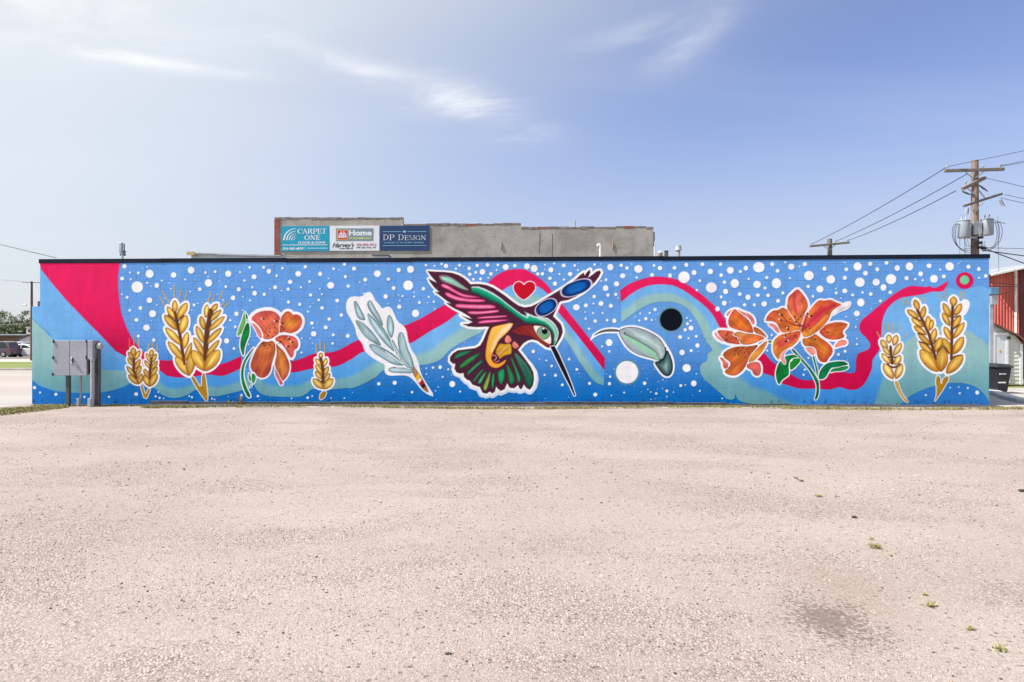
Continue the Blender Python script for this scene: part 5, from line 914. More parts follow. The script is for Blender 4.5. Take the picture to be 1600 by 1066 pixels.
MB().prism(hx(629, 360.9, 634.8, 360.9, 633.8, 363.6, 630, 363.6), YT-.003, YT-.001).build('crest', M['paleblue'], s3)
# ------------------------------------------------------------------ ground
def struct(o): o['kind'] = 'structure'; return o
XW = WX0-0.25                                        # west edge of the lot: the street starts here
M['earth'] = worn('dry_earth_and_grass', (0.13, 0.13, 0.07, 1), .95, amt=.4, scale=.3)
struct(MB().add([(-900, -120, -.42), (900, -120, -.42), (900, 1500, -.42), (-900, 1500, -.42)], [(0, 1, 2, 3)]).build('ground', M['earth']))
# gravel lot
M['gravel'] = newmat('packed_gravel', rough=0.92, spec=.25); t = NT(M['gravel']); p = t.pos()
v1 = t.voro(p, 62); v2 = t.voro(p, 140); v3 = t.voro(p, 24)
big = t.noise(t.mapped(p, (.55, 1.0, 1)), .55, 3, .62, .4); mid = t.noise(p, 2.3, 3, .6); band_ = t.noise(t.mapped(p, (.5, 1.0, 1)), .75, 4, .68, .5); fine = t.noise(p, 260, 2)
sepc = t.n.new('ShaderNodeSeparateColor'); t.l.new(v1.outputs['Color'], sepc.inputs[0]); sepd = t.n.new('ShaderNodeSeparateColor'); t.l.new(v2.outputs['Color'], sepd.inputs[0])
c = t.mix(t.rng(big, .3, .7), (0.285, 0.235, 0.208, 1), (0.345, 0.293, 0.264, 1))
c = t.mix(t.rng(mid, .35, .7, 0, .5), c, (0.325, 0.268, 0.238, 1))
loose = t.rng(band_, .44, .62)                        # bands where the fines are gone and chips lie open
st = t.mix(t.rng(sepc.outputs[0], .05, .95), (0.215, 0.17, 0.148, 1), (0.48, 0.42, 0.38, 1)); st = t.mix(t.rng(sepc.outputs[1], .92, .96), st, (0.05, 0.042, 0.04, 1)); st = t.mix(t.rng(sepc.outputs[2], .93, .96, 0, .7), st, (0.33, 0.19, 0.16, 1))
c = t.mix(t.math('MULTIPLY', t.rng(v1.outputs['Distance'], .75, .25), t.rng(loose, 0, 1, .30, .75)), c, st)
c = t.mix(t.rng(sepd.outputs[0], .88, .94, 0, .6), c, (0.15, 0.115, 0.10, 1))
c = t.mix(t.math('MULTIPLY', t.rng(v1.outputs['Distance'], .45, .8), t.rng(loose, 0, 1, .15, .62)), c, (0.175, 0.125, 0.102, 1))  # crevices between stones darkened, their shade put into the colour
for vs_, th, rad, amt_ in ((v3, .87, .34, .8), (t.voro(p, 11), .92, .2, .85), (t.voro(t.mapped(p, (1, 1, 1), (3.3, 1.7, 0)), 34), .88, .34, .7)):      # odd dark chips
    se = t.n.new('ShaderNodeSeparateColor'); t.l.new(vs_.outputs['Color'], se.inputs[0]); k_ = t.math('MULTIPLY', t.rng(se.outputs[0], th, th+.02, 0, amt_), t.rng(vs_.outputs['Distance'], rad, rad*.6)); c = t.mix(k_, c, (0.12, 0.085, 0.075, 1))
# old oil drip on the lot
g0 = gnd(1295, 968); dv = t.n.new('ShaderNodeVectorMath'); dv.operation = 'DISTANCE'; t.l.new(t.mapped(p, (1.0, .62, 1)), dv.inputs[0]); dv.inputs[1].default_value = (g0.x, g0.y*.62, 0)
wob = t.math('ADD', dv.outputs['Value'], t.math('MULTIPLY', t.math('SUBTRACT', t.noise(p, 3.5, 6, .7), .5), .4))
dens = t.rng(wob, .40, -.06, 0, 1.0); gr = t.math('SUBTRACT', dens, t.math('MULTIPLY', sepc.outputs[2], .85))        # soaked chips, thinning outwards
c = t.mix(t.rng(gr, -.16, .30, 0, .68), c, (0.095, 0.065, 0.05, 1))
g1 = gnd(1330, 925); dv2 = t.n.new('ShaderNodeVectorMath'); dv2.operation = 'DISTANCE'; t.l.new(t.mapped(p, (1.0, .55, 1)), dv2.inputs[0]); dv2.inputs[1].default_value = (g1.x, g1.y*.55, 0)
c = t.mix(t.rng(dv2.outputs['Value'], .5, .05, 0, .22), c, (0.16, 0.085, 0.06, 1))
t.col(c)
h1 = t.math('MULTIPLY', t.rng(v1.outputs['Distance'], .7, .1), t.rng(loose, 0, 1, .4, 1.0)); h = t.math('ADD', h1, t.math('MULTIPLY', fine, .25)); h = t.math('ADD', h, t.math('MULTIPLY', t.rng(v2.outputs['Distance'], .7, .1), .4))
t.bump(h, .75, .007)
def lot_z(x, y):
    return 0.010*mnoise.noise((x*.35, y*.35, 3.1))+0.006*mnoise.noise((x*1.1, y*1.1, 7.7))*min(1, max(0, (-y-.9)))
lm = MB(); xs = [XW+0.35*i for i in range(0, 112)]; ys = [0.02]+[-0.35*i for i in range(1, 95)]
for y in ys:
    for x in xs: lm.v.append((x, y, lot_z(x, y) if y < -.9 else -.004))
nx_ = len(xs)
for j in range(len(ys)-1):
    for i in range(nx_-1): lm.f.append((j*nx_+i, (j+1)*nx_+i, (j+1)*nx_+i+1, j*nx_+i+1))
struct(lm.build('gravel_lot', M['gravel'], smooth=True))
# loose chips as real stones
def stones(name, n, xr_, yr_, smin, smax, mat, dens):
    x = nrs.uniform(xr_[0], xr_[1], n*3); d = yr_[0]+(yr_[1]-yr_[0])*nrs.rand(n*3)**1.0; y = -CD+d
    half = d*0.80+0.6; keep = np.abs(x) < half; x, y, d = x[keep], y[keep], d[keep]
    nv = np.array([mnoise.fractal((a*.5*.75, b*.75, 0.4), .6, 2.0, 5) for a, b in zip(x, y)]); pr = np.clip(.42+nv*dens*1.7, .06, 1); keep = nrs.rand(len(x)) < pr; x, y = x[keep][:n], y[keep][:n]; N = len(x)
    base = np.array([(1, 0, 0), (-.5, .87, 0), (-.5, -.87, 0), (.45, .5, .62), (-.75, .05, .55), (.25, -.6, .6), (0.05, 0.0, .95)], dtype=np.float64)
    fc = np.array([(0, 1, 3), (1, 2, 4), (2, 0, 5), (0, 3, 5), (1, 4, 3), (2, 5, 4), (3, 4, 6), (4, 5, 6), (5, 3, 6)])
    s = smin+(smax-smin)*nrs.rand(N)**2.2; ang = nrs.rand(N)*6.283; fl = .45+.5*nrs.rand(N); el = .75+.5*nrs.rand(N)
    jit = base[None]+nrs.normal(0, .16, (N, 7, 3)); vx = jit[..., 0]*s[:, None]*el[:, None]; vy = jit[..., 1]*s[:, None]; vz = jit[..., 2]*s[:, None]*fl[:, None]-.12*s[:, None]
    ca, sa = np.cos(ang)[:, None], np.sin(ang)[:, None]; zz = np.array([lot_z(a, b) for a, b in zip(x, y)])
    V = np.stack([x[:, None]+vx*ca-vy*sa, y[:, None]+vx*sa+vy*ca, zz[:, None]+vz], -1).reshape(-1, 3); T = (fc[None]+(np.arange(N)*7)[:, None, None]).reshape(-1, 3)
    m = bpy.data.meshes.new(name); m.vertices.add(len(V)); m.vertices.foreach_set('co', V.astype(np.float32).ravel()); m.loops.add(T.size); m.loops.foreach_set('vertex_index', T.astype(np.int32).ravel()); m.polygons.add(len(T)); m.polygons.foreach_set('loop_start', np.arange(0, T.size, 3, dtype=np.int32)); m.update(calc_edges=True)
    m.materials.append(mat); o = bpy.data.objects.new(name, m); COLL.objects.link(o); o['kind'] = 'stuff'; return o
M['stone'] = newmat('gravel_chip', rough=.9, spec=.25); t = NT(M['stone']); g_ = t.n.new('ShaderNodeNewGeometry'); ri = g_.outputs['Random Per Island']
c = t.mix(t.rng(ri, 0, .55, smooth=False), (0.285, 0.23, 0.198, 1), (0.45, 0.385, 0.34, 1)); c = t.mix(t.rng(ri, .60, .66), c, (0.36, 0.25, 0.205, 1)); c = t.mix(t.rng(ri, .74, .76), c, (0.34, 0.30, 0.28, 1)); c = t.mix(t.rng(ri, .915, .92), c, (0.08, 0.06, 0.055, 1)); p_s = t.pos(); dv = t.n.new('ShaderNodeVectorMath'); dv.operation = 'DISTANCE'; t.l.new(t.mapped(p_s, (1.0, .62, 1)), dv.inputs[0]); dv.inputs[1].default_value = (g0.x, g0.y*.62, 0); c = t.mix(t.rng(dv.outputs['Value'], .36, .05, 0, .5), c, (0.085, 0.065, 0.055, 1)); t.col(c)
o = stones('gravel_chips', 42000, (-7.5, 7.5), (2.5, 6.5), .0025, .0085, M['stone'], 1.0); tag(o, 'loose gravel chips scattered over the lot close by', 'gravel')
o = stones('gravel_chips', 42000, (-14, 14), (6.5, 13), .004, .011, M['stone'], 1.0); tag(o, 'loose gravel chips scattered over the lot further off', 'gravel')
M['dchip'] = worn('dark_gravel_chip', (0.075, 0.058, 0.052, 1), .9, amt=.4, scale=9)
o = stones('dark_chips', 1500, (-6, 6), (2.5, 6.5), .004, .011, M['dchip'], .3); tag(o, 'odd dark chips among the pale gravel close by', 'gravel')
o = stones('dark_chips', 2200, (-14, 14), (6.5, 15), .008, .017, M['dchip'], .3); tag(o, 'odd dark chips among the pale gravel further off', 'gravel')
# street on the west side, kerb, verge and walk beyond the crossing
M['street'] = newmat('pale_worn_pavement', rough=.9); t = NT(M['street']); p = t.pos(); n1 = t.noise(t.mapped(p, (.25, 1, 1)), .35, 6, .65, .5); n2 = t.noise(p, 18, 4); n3 = t.noise(t.mapped(p, (.08, 1.2, 1)), .8, 5, .7)
c = t.mix(t.rng(n1, .3, .7), (0.27, 0.235, 0.21, 1), (0.33, 0.295, 0.27, 1)); c = t.mix(t.rng(n3, .56, .66, 0, .55), c, (0.17, 0.15, 0.14, 1)); c = t.mix(t.rng(n2, .5, .8, 0, .3), c, (0.25, 0.22, 0.2, 1)); t.col(c); t.bump(n2, .4, .01)
sm = MB(); sy = [-45, -1, 0, 5, 10, 15, 20, 25.6]; szz = [-.03, -.03, -.03, -.08, -.13, -.18, -.23, -.28]
for y, z in zip(sy, szz): sm.v += [(-160, y, z), (XW+.01, y, z)]
sm.f = [(2*i, 2*i+1, 2*i+3, 2*i+2) for i in range(len(sy)-1)]; struct(sm.build('street', M['street']))
M['kerb'] = worn('kerb_concrete', (0.38, 0.35, 0.32, 1), .9, amt=.2, scale=1.5)
kb = MB(); x = -120
while x < -10: kb.b6(x, x+2.98, 25.6, 25.9, -.4, -.15); x += 3
struct(kb.build('kerb', M['kerb'], bevel=.03))
M['grass'] = newmat('lawn', rough=.9); t = NT(M['grass']); p = t.pos(); n1 = t.noise(t.mapped(p, (.3, 1, 1)), .8, 5, .6); n2 = t.noise(p, 40, 3); c = t.mix(t.rng(n1, .3, .7), (0.10, 0.14, 0.022, 1), (0.19, 0.21, 0.05, 1)); c = t.mix(t.rng(n2, .5, .8, 0, .5), c, (0.22, 0.2, 0.08, 1)); t.col(c); t.bump(n2, 1, .03)
struct(MB().add([(-120, 25.9, -.16), (-10, 25.9, -.16), (-10, 40, -.19), (-120, 40, -.19)], [(0, 1, 2, 3)]).build('lawn', M['grass']))
M['walk'] = worn('pale_sidewalk', (0.42, 0.37, 0.34, 1), .9, amt=.15, scale=.8)
wk = MB(); x = -120
while x < -14: wk.b6(x, x+1.48, 40, 47, -.4, -.18); x += 1.5
struct(wk.build('sidewalk', M['walk'], bevel=.01))
struct(MB().add([(-160, 47, -.24), (-10, 47, -.24), (-10, 140, -.3), (-160, 140, -.3)], [(0, 1, 2, 3)]).build('car_park', worn('car_park_asphalt', (0.16, 0.15, 0.14, 1), .9, amt=.3, scale=.5)))
# concrete apron along the foot of the wall
ap = MB(); x = at(385, 636, -.5).x
while x < WX1+6: ap.b6(x, x+1.18, -.80, -.036, -.1, .008+rng.uniform(0, .006)); x += 1.2
struct(ap.build('apron', worn('apron_concrete', (0.33, 0.285, 0.25, 1), .9, amt=.25, scale=2, bump=.3, dirt=(.16, .14, .12, 1)), bevel=.008))
# dark strip against the footing: the wall's cast shade put into its colour
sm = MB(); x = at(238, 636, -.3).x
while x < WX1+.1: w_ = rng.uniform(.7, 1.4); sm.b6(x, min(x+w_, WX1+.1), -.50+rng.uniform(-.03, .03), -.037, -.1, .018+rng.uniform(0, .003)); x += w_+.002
struct(sm.build('shade_strip', worn('painted_shade', (0.05, 0.046, 0.047, 1), .9, amt=.35, scale=3, bump=.4, dirt=(.1, .085, .075, 1)), bevel=.006))
# yard right of the building
M['yard'] = worn('yard_concrete', (0.36, 0.33, 0.31, 1), .9, amt=.3, scale=1, bump=.3)
struct(MB().add([(WX1+.01, -.03, .004), (60, -.03, .004), (60, 6.3, .004), (WX1+.01, 6.3, .004)], [(0, 1, 2, 3)]).build('yard', M['yard']))
struct(MB().add([(WX1+.01, 6.3, -.02), (60, 6.3, -.02), (60, 60, -.3), (WX1+.01, 60, -.3)], [(0, 1, 2, 3)]).build('yard_grass', M['grass']))
rp_ = MB(); pth = [gnd(1540, 612), gnd(1558, 617), gnd(1575, 624), gnd(1600, 630), gnd(1640, 634)]
for i in range(len(pth)-1): rp_.bar(pth[i]+Vector((0, 0, .05)), pth[i+1]+Vector((0, 0, .05)), .28, .12)
tag(rp_.build('concrete_curb', worn('pale_curb', (0.5, 0.48, 0.47, 1), .85, amt=.1), bevel=.03), 'pale curved concrete curb at the right corner of the building', 'curb')

# ---- weeds and grass
M['weed'] = newmat('weed_leaf', (0.14, 0.17, 0.035, 1), .7); t = NT(M['weed']); g_ = t.n.new('ShaderNodeNewGeometry'); t.col(t.mix(t.rng(g_.outputs['Random Per Island'], 0, 1, smooth=False), (0.13, 0.14, 0.035, 1), (0.33, 0.28, 0.11, 1)))
def blades(mb, c, n, r, h, lean=.6, w=.006):
    for _ in range(n):
        a = rng.uniform(0, 6.283); rr = r*math.sqrt(rng.random()); b = Vector((c[0]+rr*math.cos(a), c[1]+rr*math.sin(a), c[2])); hh = h*rng.uniform(.45, 1.15); la = rng.uniform(0, 6.283); l = lean*hh*rng.random(); d = Vector((math.cos(la), math.sin(la), 0)); s = Vector((-d.y, d.x, 0))*w*rng.uniform(.6, 1.3)
        m_ = b+d*l*.4+Vector((0, 0, hh*.6)); e = b+d*l+Vector((0, 0, hh)); mb.add([b-s, b+s, m_+s*.8, m_-s*.8, e], [(0, 1, 2, 3), (3, 2, 4)])
gs = MB()
for i in range(3600):
    px = rng.uniform(222, 1600); 
    if rng.random() > .35+.65*(mnoise.noise((px*.013, 0, 0))*.5+.5 > .45): continue
    b = gnd(px, 637.6+1.2*math.sin(px*.01)+rng.gauss(0, .55)+(px-800)*.0022); blades(gs, (b.x, b.y, 0), rng.randint(2, 7), .07, .055, .8, .006)
tag(gs.build('grass_fringe', M['weed'], kind='stuff'), 'thin line of grass and weeds growing along the apron edge', 'grass')
gs = MB()
for i in range(2400):
    u = rng.random(); b = gnd(102-150*u, 635.8+12.5*u+rng.gauss(0, .9+2.2*u)); blades(gs, (b.x, b.y, -.005), 5, .07, .05, .9, .007)
for i in range(380):
    b = gnd(rng.uniform(50, 235), 633.5+rng.random()*1.6); blades(gs, (b.x, b.y, -.005), 3, .05, .05, .9, .006)
tag(gs.build('grass_strip', M['weed'], kind='stuff'), 'slanting strip of grass at the left corner of the lot', 'grass')
W = [(1243, 747.5, .028, 14), (1252, 752, .03, 16), (1279, 776, .034, 20), (1362, 843, .02, 8), (1368, 856, .045, 34), (1391, 869, .018, 6), (1444, 931, .022, 8), (1454, 948, .034, 20), (1517, 984, .028, 12), (1561, 1016, .035, 16), (752, 646, .05, 10), (1200, 740, .02, 6)]
lab = ['small weed, topmost of the slanting row in the gravel', 'flat weed second from the top of the slanting row', 'leafy weed third in the slanting row, above the dark pebble', 'tiny sprig just above the largest weed', 'largest leafy weed in the gravel lot', 'tiny sprig just below the largest weed', 'thin sprig right of the oil stain', 'weed right of the oil stain, below the thin sprig', 'pale weed low in the right of the lot', 'lowest weed near the right bottom corner', 'small weed near the foot of the wall under the feather', 'tiny sprig left of the slanting row of weeds']
for (px, py, r, n), lb in zip(W, lab):
    r *= .72; b = gnd(px, py); w_ = MB(); blades(w_, (b.x, b.y, 0), n*2, r*1.2, r*.9, 2.2, .003)
    for k in range(n):
        a = rng.uniform(0, 6.28); rr = r*1.5*rng.random(); w_.add([(b.x+rr*math.cos(a)+dx, b.y+rr*math.sin(a)+dy, .008+rng.uniform(0, r*.5)+dz) for dx, dy, dz in ((-.006, 0, 0), (0, -.005, .002), (.007, 0, .004), (0, .006, .002))], [(0, 1, 2, 3)])
    tag(w_.build('weed', M['weed']), lb, 'weed', 'weeds in the gravel lot')
for px, hgt, lb in ((371, .30, 'tall grassy weed at the wall foot under the drooping lily'), (353, .14, 'short weed at the wall foot left of the tall one'), (620, .07, 'low green weed at the apron edge under the feather')):
    b = gnd(px, 634); b.y = -.12 if px < 600 else -.85; w_ = MB(); blades(w_, (b.x, b.y, 0), 26, .06, hgt, .6, .005); tag(w_.build('wall_weed', M['weed']), lb, 'weed', 'weeds at the foot of the wall')
for px, py, s, lb in ((1335, 809, .02, 'single dark pebble among the weeds'), (1597, 768, .03, 'dark lump of tar at the right edge of the lot'), (700, 1023, .014, 'brown twig end lying in the gravel'), (510, 928, .012, 'small dark pebble left of centre in the lot')):
    b = gnd(px, py); tag(MB().ball((b.x, b.y, s*.3), s, (1.3, .8, .5), 7, 5).build('dark_pebble', worn('dark_pebble_stone', (.04, .035, .035, 1), .8)), lb, 'pebble', 'dark pebbles on the lot')

# ------------------------------------------------------------------ trees
M['bark'] = worn('bark', (.09, .07, .055, 1), .95, amt=.4, scale=6, bump=.6)
def leafmat(name, a, b):
    m = newmat(name, a, .7); t = NT(m); g_ = t.n.new('ShaderNodeNewGeometry'); t.col(t.mix(t.rng(g_.outputs['Random Per Island'], 0, 1, smooth=False), a, b)); t.b.inputs['Subsurface Weight'].default_value = 0.0; return m
LM = [leafmat('leaf_dark', (.05, .075, .03, 1), (.095, .125, .05, 1)), leafmat('leaf_mid', (.08, .12, .04, 1), (.15, .185, .07, 1)), leafmat('leaf_grey', (.11, .125, .085, 1), (.19, .20, .14, 1))]
def tree(x, y, z, H, R, mat, lb, n=46, group='trees beyond the brown building'):
    e = empty('leafy_tree', (x, y, z), lb, 'tree', group)
    tr = MB(); top = Vector((x+rng.uniform(-.3, .3), y, z+H*.62)); tr.tube([(x, y, z), (x+.1, y, z+H*.3), top], [.28, .2, .1], 7); crown = MB(); cs = []
    for _ in range(n):
        a = rng.uniform(0, 6.28); hh = rng.uniform(-.85, 1); rr = R*math.sqrt(max(0, 1-hh*hh*.85))*rng.uniform(.3, 1.0); cs.append(Vector((x+rr*math.cos(a), y+rr*math.sin(a), z+H*.62+hh*H*.36)))
    for c in cs[:14]: tr.tube([top*.5+Vector((x, y, z+H*.3))*.5, (top+c)*.5, c], [.1, .06, .03], 5)
    for c in cs:
        cr = R*rng.uniform(.16, .3)
        for _ in range(34):
            d = Vector((rng.gauss(0, 1), rng.gauss(0, 1), rng.gauss(0, 1)*.75)); d = d.normalized()*cr*rng.random()**.4; p_ = c+d; s = rng.uniform(.10, .2); u_ = Vector((rng.gauss(0, 1), rng.gauss(0, 1), rng.gauss(0, 1))).normalized(); v_ = u_.orthogonal().normalized()
            crown.add([p_-u_*s, p_-v_*s*.6, p_+u_*s, p_+v_*s*.6], [(0, 1, 2, 3)])
    tr.build('trunk', M['bark'], e, smooth=True); crown.build('crown', mat, e)
for px, py, Y, Rr, k, lb in ((3, 487, 108, 3.2, 1, 'bright green leafy tree at the left frame edge'), (-14, 498, 116, 4, 0, 'dark leafy tree cut by the left frame edge'), (19, 503, 120, 3.0, 2, 'greyish thin leafy tree behind the brown building'), (34, 496, 128, 2.4, 2, 'taller grey green tree left of the wooden street pole'), (46, 486, 112, 2.8, 0, 'dark green tree right behind the wooden street pole'), (12, 507, 98, 2.2, 1, 'low bushy tree just over the brown building roof'), (28, 512, 96, 2.0, 0, 'low dark bush over the brown building roof'), (42, 511, 97, 2.0, 1, 'low bush beside the white gable')):
    tp = at(px, py, Y); tree(tp.x, Y, -.3, tp.z+.3, Rr, LM[k], lb)

# ------------------------------------------------------------------ left background: brown building, white house, cars
M['brown'] = worn('brown_siding', (.17, .095, .055, 1), .8, amt=.15, scale=1.5); M['dgrey'] = worn('dark_roof_edge', (.05, .05, .055, 1), .7); M['tint'] = newmat('tinted_glass', (.02, .025, .03, 1), .06)
Yb = 84; lb_ = lambda x, y, Y=Yb: at(x, y, Y)
br = empty('brown_building', (lb_(20, 550).x, Yb, -.3), 'long low brown building with a grey roof edge across the street', 'building')
x0 = lb_(-60, 0).x; x1 = lb_(62, 0).x; zt = lb_(20, 525).z
MB().b6(x0, x1, Yb, Yb+10, -.35, zt).build('wall', M['brown'], br); MB().b6(x0-.2, x1+.2, Yb-.35, Yb+10.2, zt, zt+.28).build('roof', M['galv'], br); MB().b6(x0-.22, x1+.22, Yb-.37, Yb-.351, zt-.06, zt+.1).build('roof_edge', M['dgrey'], br)
for px in (-20, 1): 
    d0 = lb_(px, 0).x; wd = MB().b6(d0-.6, d0+.6, Yb-.03, Yb-.002, .5, 1.7).build('window', M['dgrey'], br); MB().b6(d0-.5, d0+.5, Yb-.045, Yb-.031, .6, 1.6).build('pane', M['tint'], wd)
Yh = 80; wh = empty('white_house', (lb_(44, 550, Yh).x, Yh, -.3), 'small white gabled house with dark roof edge behind the parked cars', 'house')
ga = [at(29, 531, Yh), at(45, 524.8, Yh), at(62, 531.5, Yh)]; M['hwhite'] = worn('white_siding', (.62, .63, .68, 1), .7, amt=.06)
MB().prism([(ga[0].x+.1, -.35), (ga[2].x, -.35), (ga[2].x, ga[2].z), (ga[1].x, ga[1].z), (ga[0].x+.1, ga[0].z)], Yh, Yh+5).build('wall', M['hwhite'], wh)
MB().add([(ga[0].x-.15, Yh-.25, ga[0].z-.05), (ga[1].x, Yh-.25, ga[1].z+.02), (ga[2].x+.1, Yh-.25, ga[2].z-.03), (ga[2].x+.1, Yh+5.2, ga[2].z-.03), (ga[1].x, Yh+5.2, ga[1].z+.02), (ga[0].x-.15, Yh+5.2, ga[0].z-.05), (ga[0].x-.15, Yh-.25, ga[0].z+.15), (ga[1].x, Yh-.25, ga[1].z+.24), (ga[2].x+.1, Yh-.25, ga[2].z+.18), (ga[2].x+.1, Yh+5.2, ga[2].z+.18), (ga[1].x, Yh+5.2, ga[1].z+.24), (ga[0].x-.15, Yh+5.2, ga[0].z+.15)], [(0, 1, 7, 6), (1, 2, 8, 7), (6, 7, 10, 11), (7, 8, 9, 10), (1, 0, 5, 4), (2, 1, 4, 3)]).build('roof', M['dgrey'], wh)
Yd = 83; dmx = at(41, 0, Yd).x; dz = at(0, 512, Yd).z
do = empty('roof_dormer', (at(46, 520, Yd).x, Yd, zt), 'white square dormer with a dark window above the brown roof', 'dormer')
MB().b6(dmx, at(52, 0, Yd).x, Yd, Yd+2, zt-.1, dz).build('wall', M['hwhite'], do); MB().b6(at(43.5, 0, Yd).x, at(47.5, 0, Yd).x, Yd-.03, Yd-.002, at(0, 519, Yd).z, at(0, 515.5, Yd).z).build('window', M['tint'], do); MB().b6(dmx-.12, at(52.5, 0, Yd).x, Yd-.12, Yd+2, dz, dz+.08).build('roof', M['hwhite'], do)

def carpaint(n, c, r=.25):
    m = worn(n, c, r, amt=.06, scale=.8); m.node_tree.nodes['Principled BSDF'].inputs['Coat Weight'].default_value = .5; return m
M['tyre'] = worn('tyre_rubber', (.02, .02, .02, 1), .85); M['rim'] = worn('alloy_rim', (.45, .45, .46, 1), .35, .6); M['tail'] = newmat('red_lamp', (.35, .01, .015, 1), .2); M['lamp'] = newmat('clear_lamp', (.8, .8, .82, 1), .1)
def car(name, x, y, z, face, prof, roofp, mat, lb, H, L, sx):
    "side profile of the lower body and of the glasshouse, lofted in width; face=+1 nose to +x; sx = x of the rear bumper"
    e = empty(name, (x, y, z), lb, 'car', 'cars parked across the street'); W2 = .88
    def loft(pr, w0, w1, zlo, zhi, ins=0):
        mb = MB(); n = len(pr); rows = []
        for s, ws in ((-1, .0), (-1, .5), (-1, 1), (1, 1), (1, .5), (1, .0)):
            pass
        for yy, sh in ((-w0, 1.0), (w0, 1.0)):
            for px, pz in pr:
                k = (pz-zlo)/(zhi-zlo+1e-6); wy = w0+(w1-w0)*max(0, min(1, k)); rows.append((x+face*px, y+(wy if yy > 0 else -wy), z+pz))
        mb.v = rows; mb.f = [tuple(range(n))[::-1] if face > 0 else tuple(range(n)), tuple(range(n, 2*n)) if face > 0 else tuple(range(n, 2*n))[::-1]]
        for i in range(n):
            j = (i+1) % n; mb.f.append((i, j, n+j, n+i) if face > 0 else (j, i, n+i, n+j))
        return mb
    b = loft(prof, W2, W2-.06, .2, .95).build('body', mat, e, bevel=.05)
    loft(roofp, W2-.07, W2-.26, .9, H).build('roof', mat, e, bevel=.06)
    # side windows proud of the glasshouse by a few millimetres
    cxr = sum(p[0] for p in roofp)/len(roofp); xs_ = sorted(p[0] for p in roofp); lo = xs_[0]; hi = xs_[-1]; zt_ = H-.12; zb = 1.0
    def wy(pz): return W2-.07+(-.19)*max(0, min(1, (pz-.9)/(H-.9)))
    tops = sorted([p[0] for p in roofp if p[1] > H-.1]); ta, tb = tops[0]+.08, tops[-1]-.08; ba = lo+.18; bb_ = hi-.22; cuts = [0, .36, .68, 1] if L > 4.6 else [0, .5, 1]
    for c0, c1 in zip(cuts[:-1], cuts[1:]):
        for s in (-1, 1):
            q_ = [(ba+(bb_-ba)*c0+.04, zb), (ba+(bb_-ba)*c1-.04, zb), (ta+(tb-ta)*c1-.04, zt_), (ta+(tb-ta)*c0+.04, zt_)]
            MB().add([(x+face*px, y+s*(wy(pz)+.006), z+pz) for px, pz in q_], [(0, 1, 2, 3)]).build('side_window', M['tint'], e)
    rear = [p for p in roofp if p[0] <= lo+.01]; 
    for (bx, tx, off) in ((lo, tops[0], -.012), (hi, tops[-1], .012)):
        MB().add([(x+face*(bx+(tx-bx)*.1+off), y-W2+.16, z+1.0), (x+face*(bx+(tx-bx)*.1+off), y+W2-.16, z+1.0), (x+face*(tx-(tx-bx)*.12+off), y+W2-.3, z+zt_+.02), (x+face*(tx-(tx-bx)*.12+off), y-W2+.3, z+zt_+.02)], [(0, 1, 2, 3)]).build('windscreen' if bx == hi else 'rear_window', M['tint'], e)
    for wx in (.85, L-.9):
        for s in (-1, 1):
            wx_ = x+face*(wx-L/2); ty = MB().tube([(wx_, y+s*(W2-.17), z+.32), (wx_, y+s*(W2+.015), z+.32)], .32, 18).build('tyre', M['tyre'], e, bevel=.02); MB().tube([(wx_, y+s*(W2+.016), z+.32), (wx_, y+s*(W2+.03), z+.32)], .2, 12).build('rim', M['rim'], ty)
    for s in (-1, 1):
        MB().b6(x+face*(L/2)-.06, x+face*(L/2)+.015, y+s*.62-.18, y+s*.62+.18, z+.58, z+.74).build('headlight', M['lamp'], e, bevel=.02)
        MB().b6(x-face*(L/2)-.02, x-face*(L/2)+.06, y+s*.72-.1, y+s*.72+.1, z+.7, z+1.0).build('tail_light', M['tail'], e, bevel=.02)
    return e
def prof(L, hood, deck): h = L/2; return [(-h, .32), (-h+.1, .22), (h-.12, .22), (h, .34), (h-.02, .62), (h-.12, hood-.12), (h-1.0, hood), (h-1.35, .97), (-h+.6, .97), (-h+.12, deck), (-h, deck-.25)]
van_roof = [(-2.28, .93), (-2.05, 1.68), (-1.6, 1.78), (.55, 1.74), (1.0, 1.6), (1.75, .93)]; sed_roof = [(-1.65, .93), (-.85, 1.40), (-.3, 1.47), (.35, 1.43), (1.25, .93)]; suv_roof = [(-2.1, .93), (-1.95, 1.62), (-1.5, 1.72), (.4, 1.68), (1.35, .93)]
yc = 58.6
car('parked_minivan', at(25.5, 0, yc).x-2.4, yc, -.245, -1, prof(4.85, .98, .95), van_roof, carpaint('maroon_grey_paint', (.085, .05, .065, 1)), 'dark maroon minivan parked at the left frame edge', 1.78, 4.85, 0)
car('parked_sedan', at(41, 0, yc+1.4).x, yc+1.6, -.245, 1, prof(4.5, .90, .94), sed_roof, carpaint('white_car_paint', (.68, .68, .70, 1)), 'white sedan parked beside the wooden street pole', 1.47, 4.5, 0)
car('parked_wagon', at(10, 0, yc+8).x, yc+8, -.25, -1, prof(4.7, .98, .95), suv_roof, carpaint('white_wagon_paint', (.62, .62, .63, 1)), 'white car whose roof shows above the maroon minivan', 1.72, 4.7, 0)
car('parked_hatchback', at(40, 0, yc+7).x, yc+8, -.25, -1, prof(4.4, .95, .95), suv_roof, carpaint('dark_grey_car_paint', (.06, .065, .085, 1)), 'dark grey car parked behind the white sedan', 1.72, 4.4, 0)

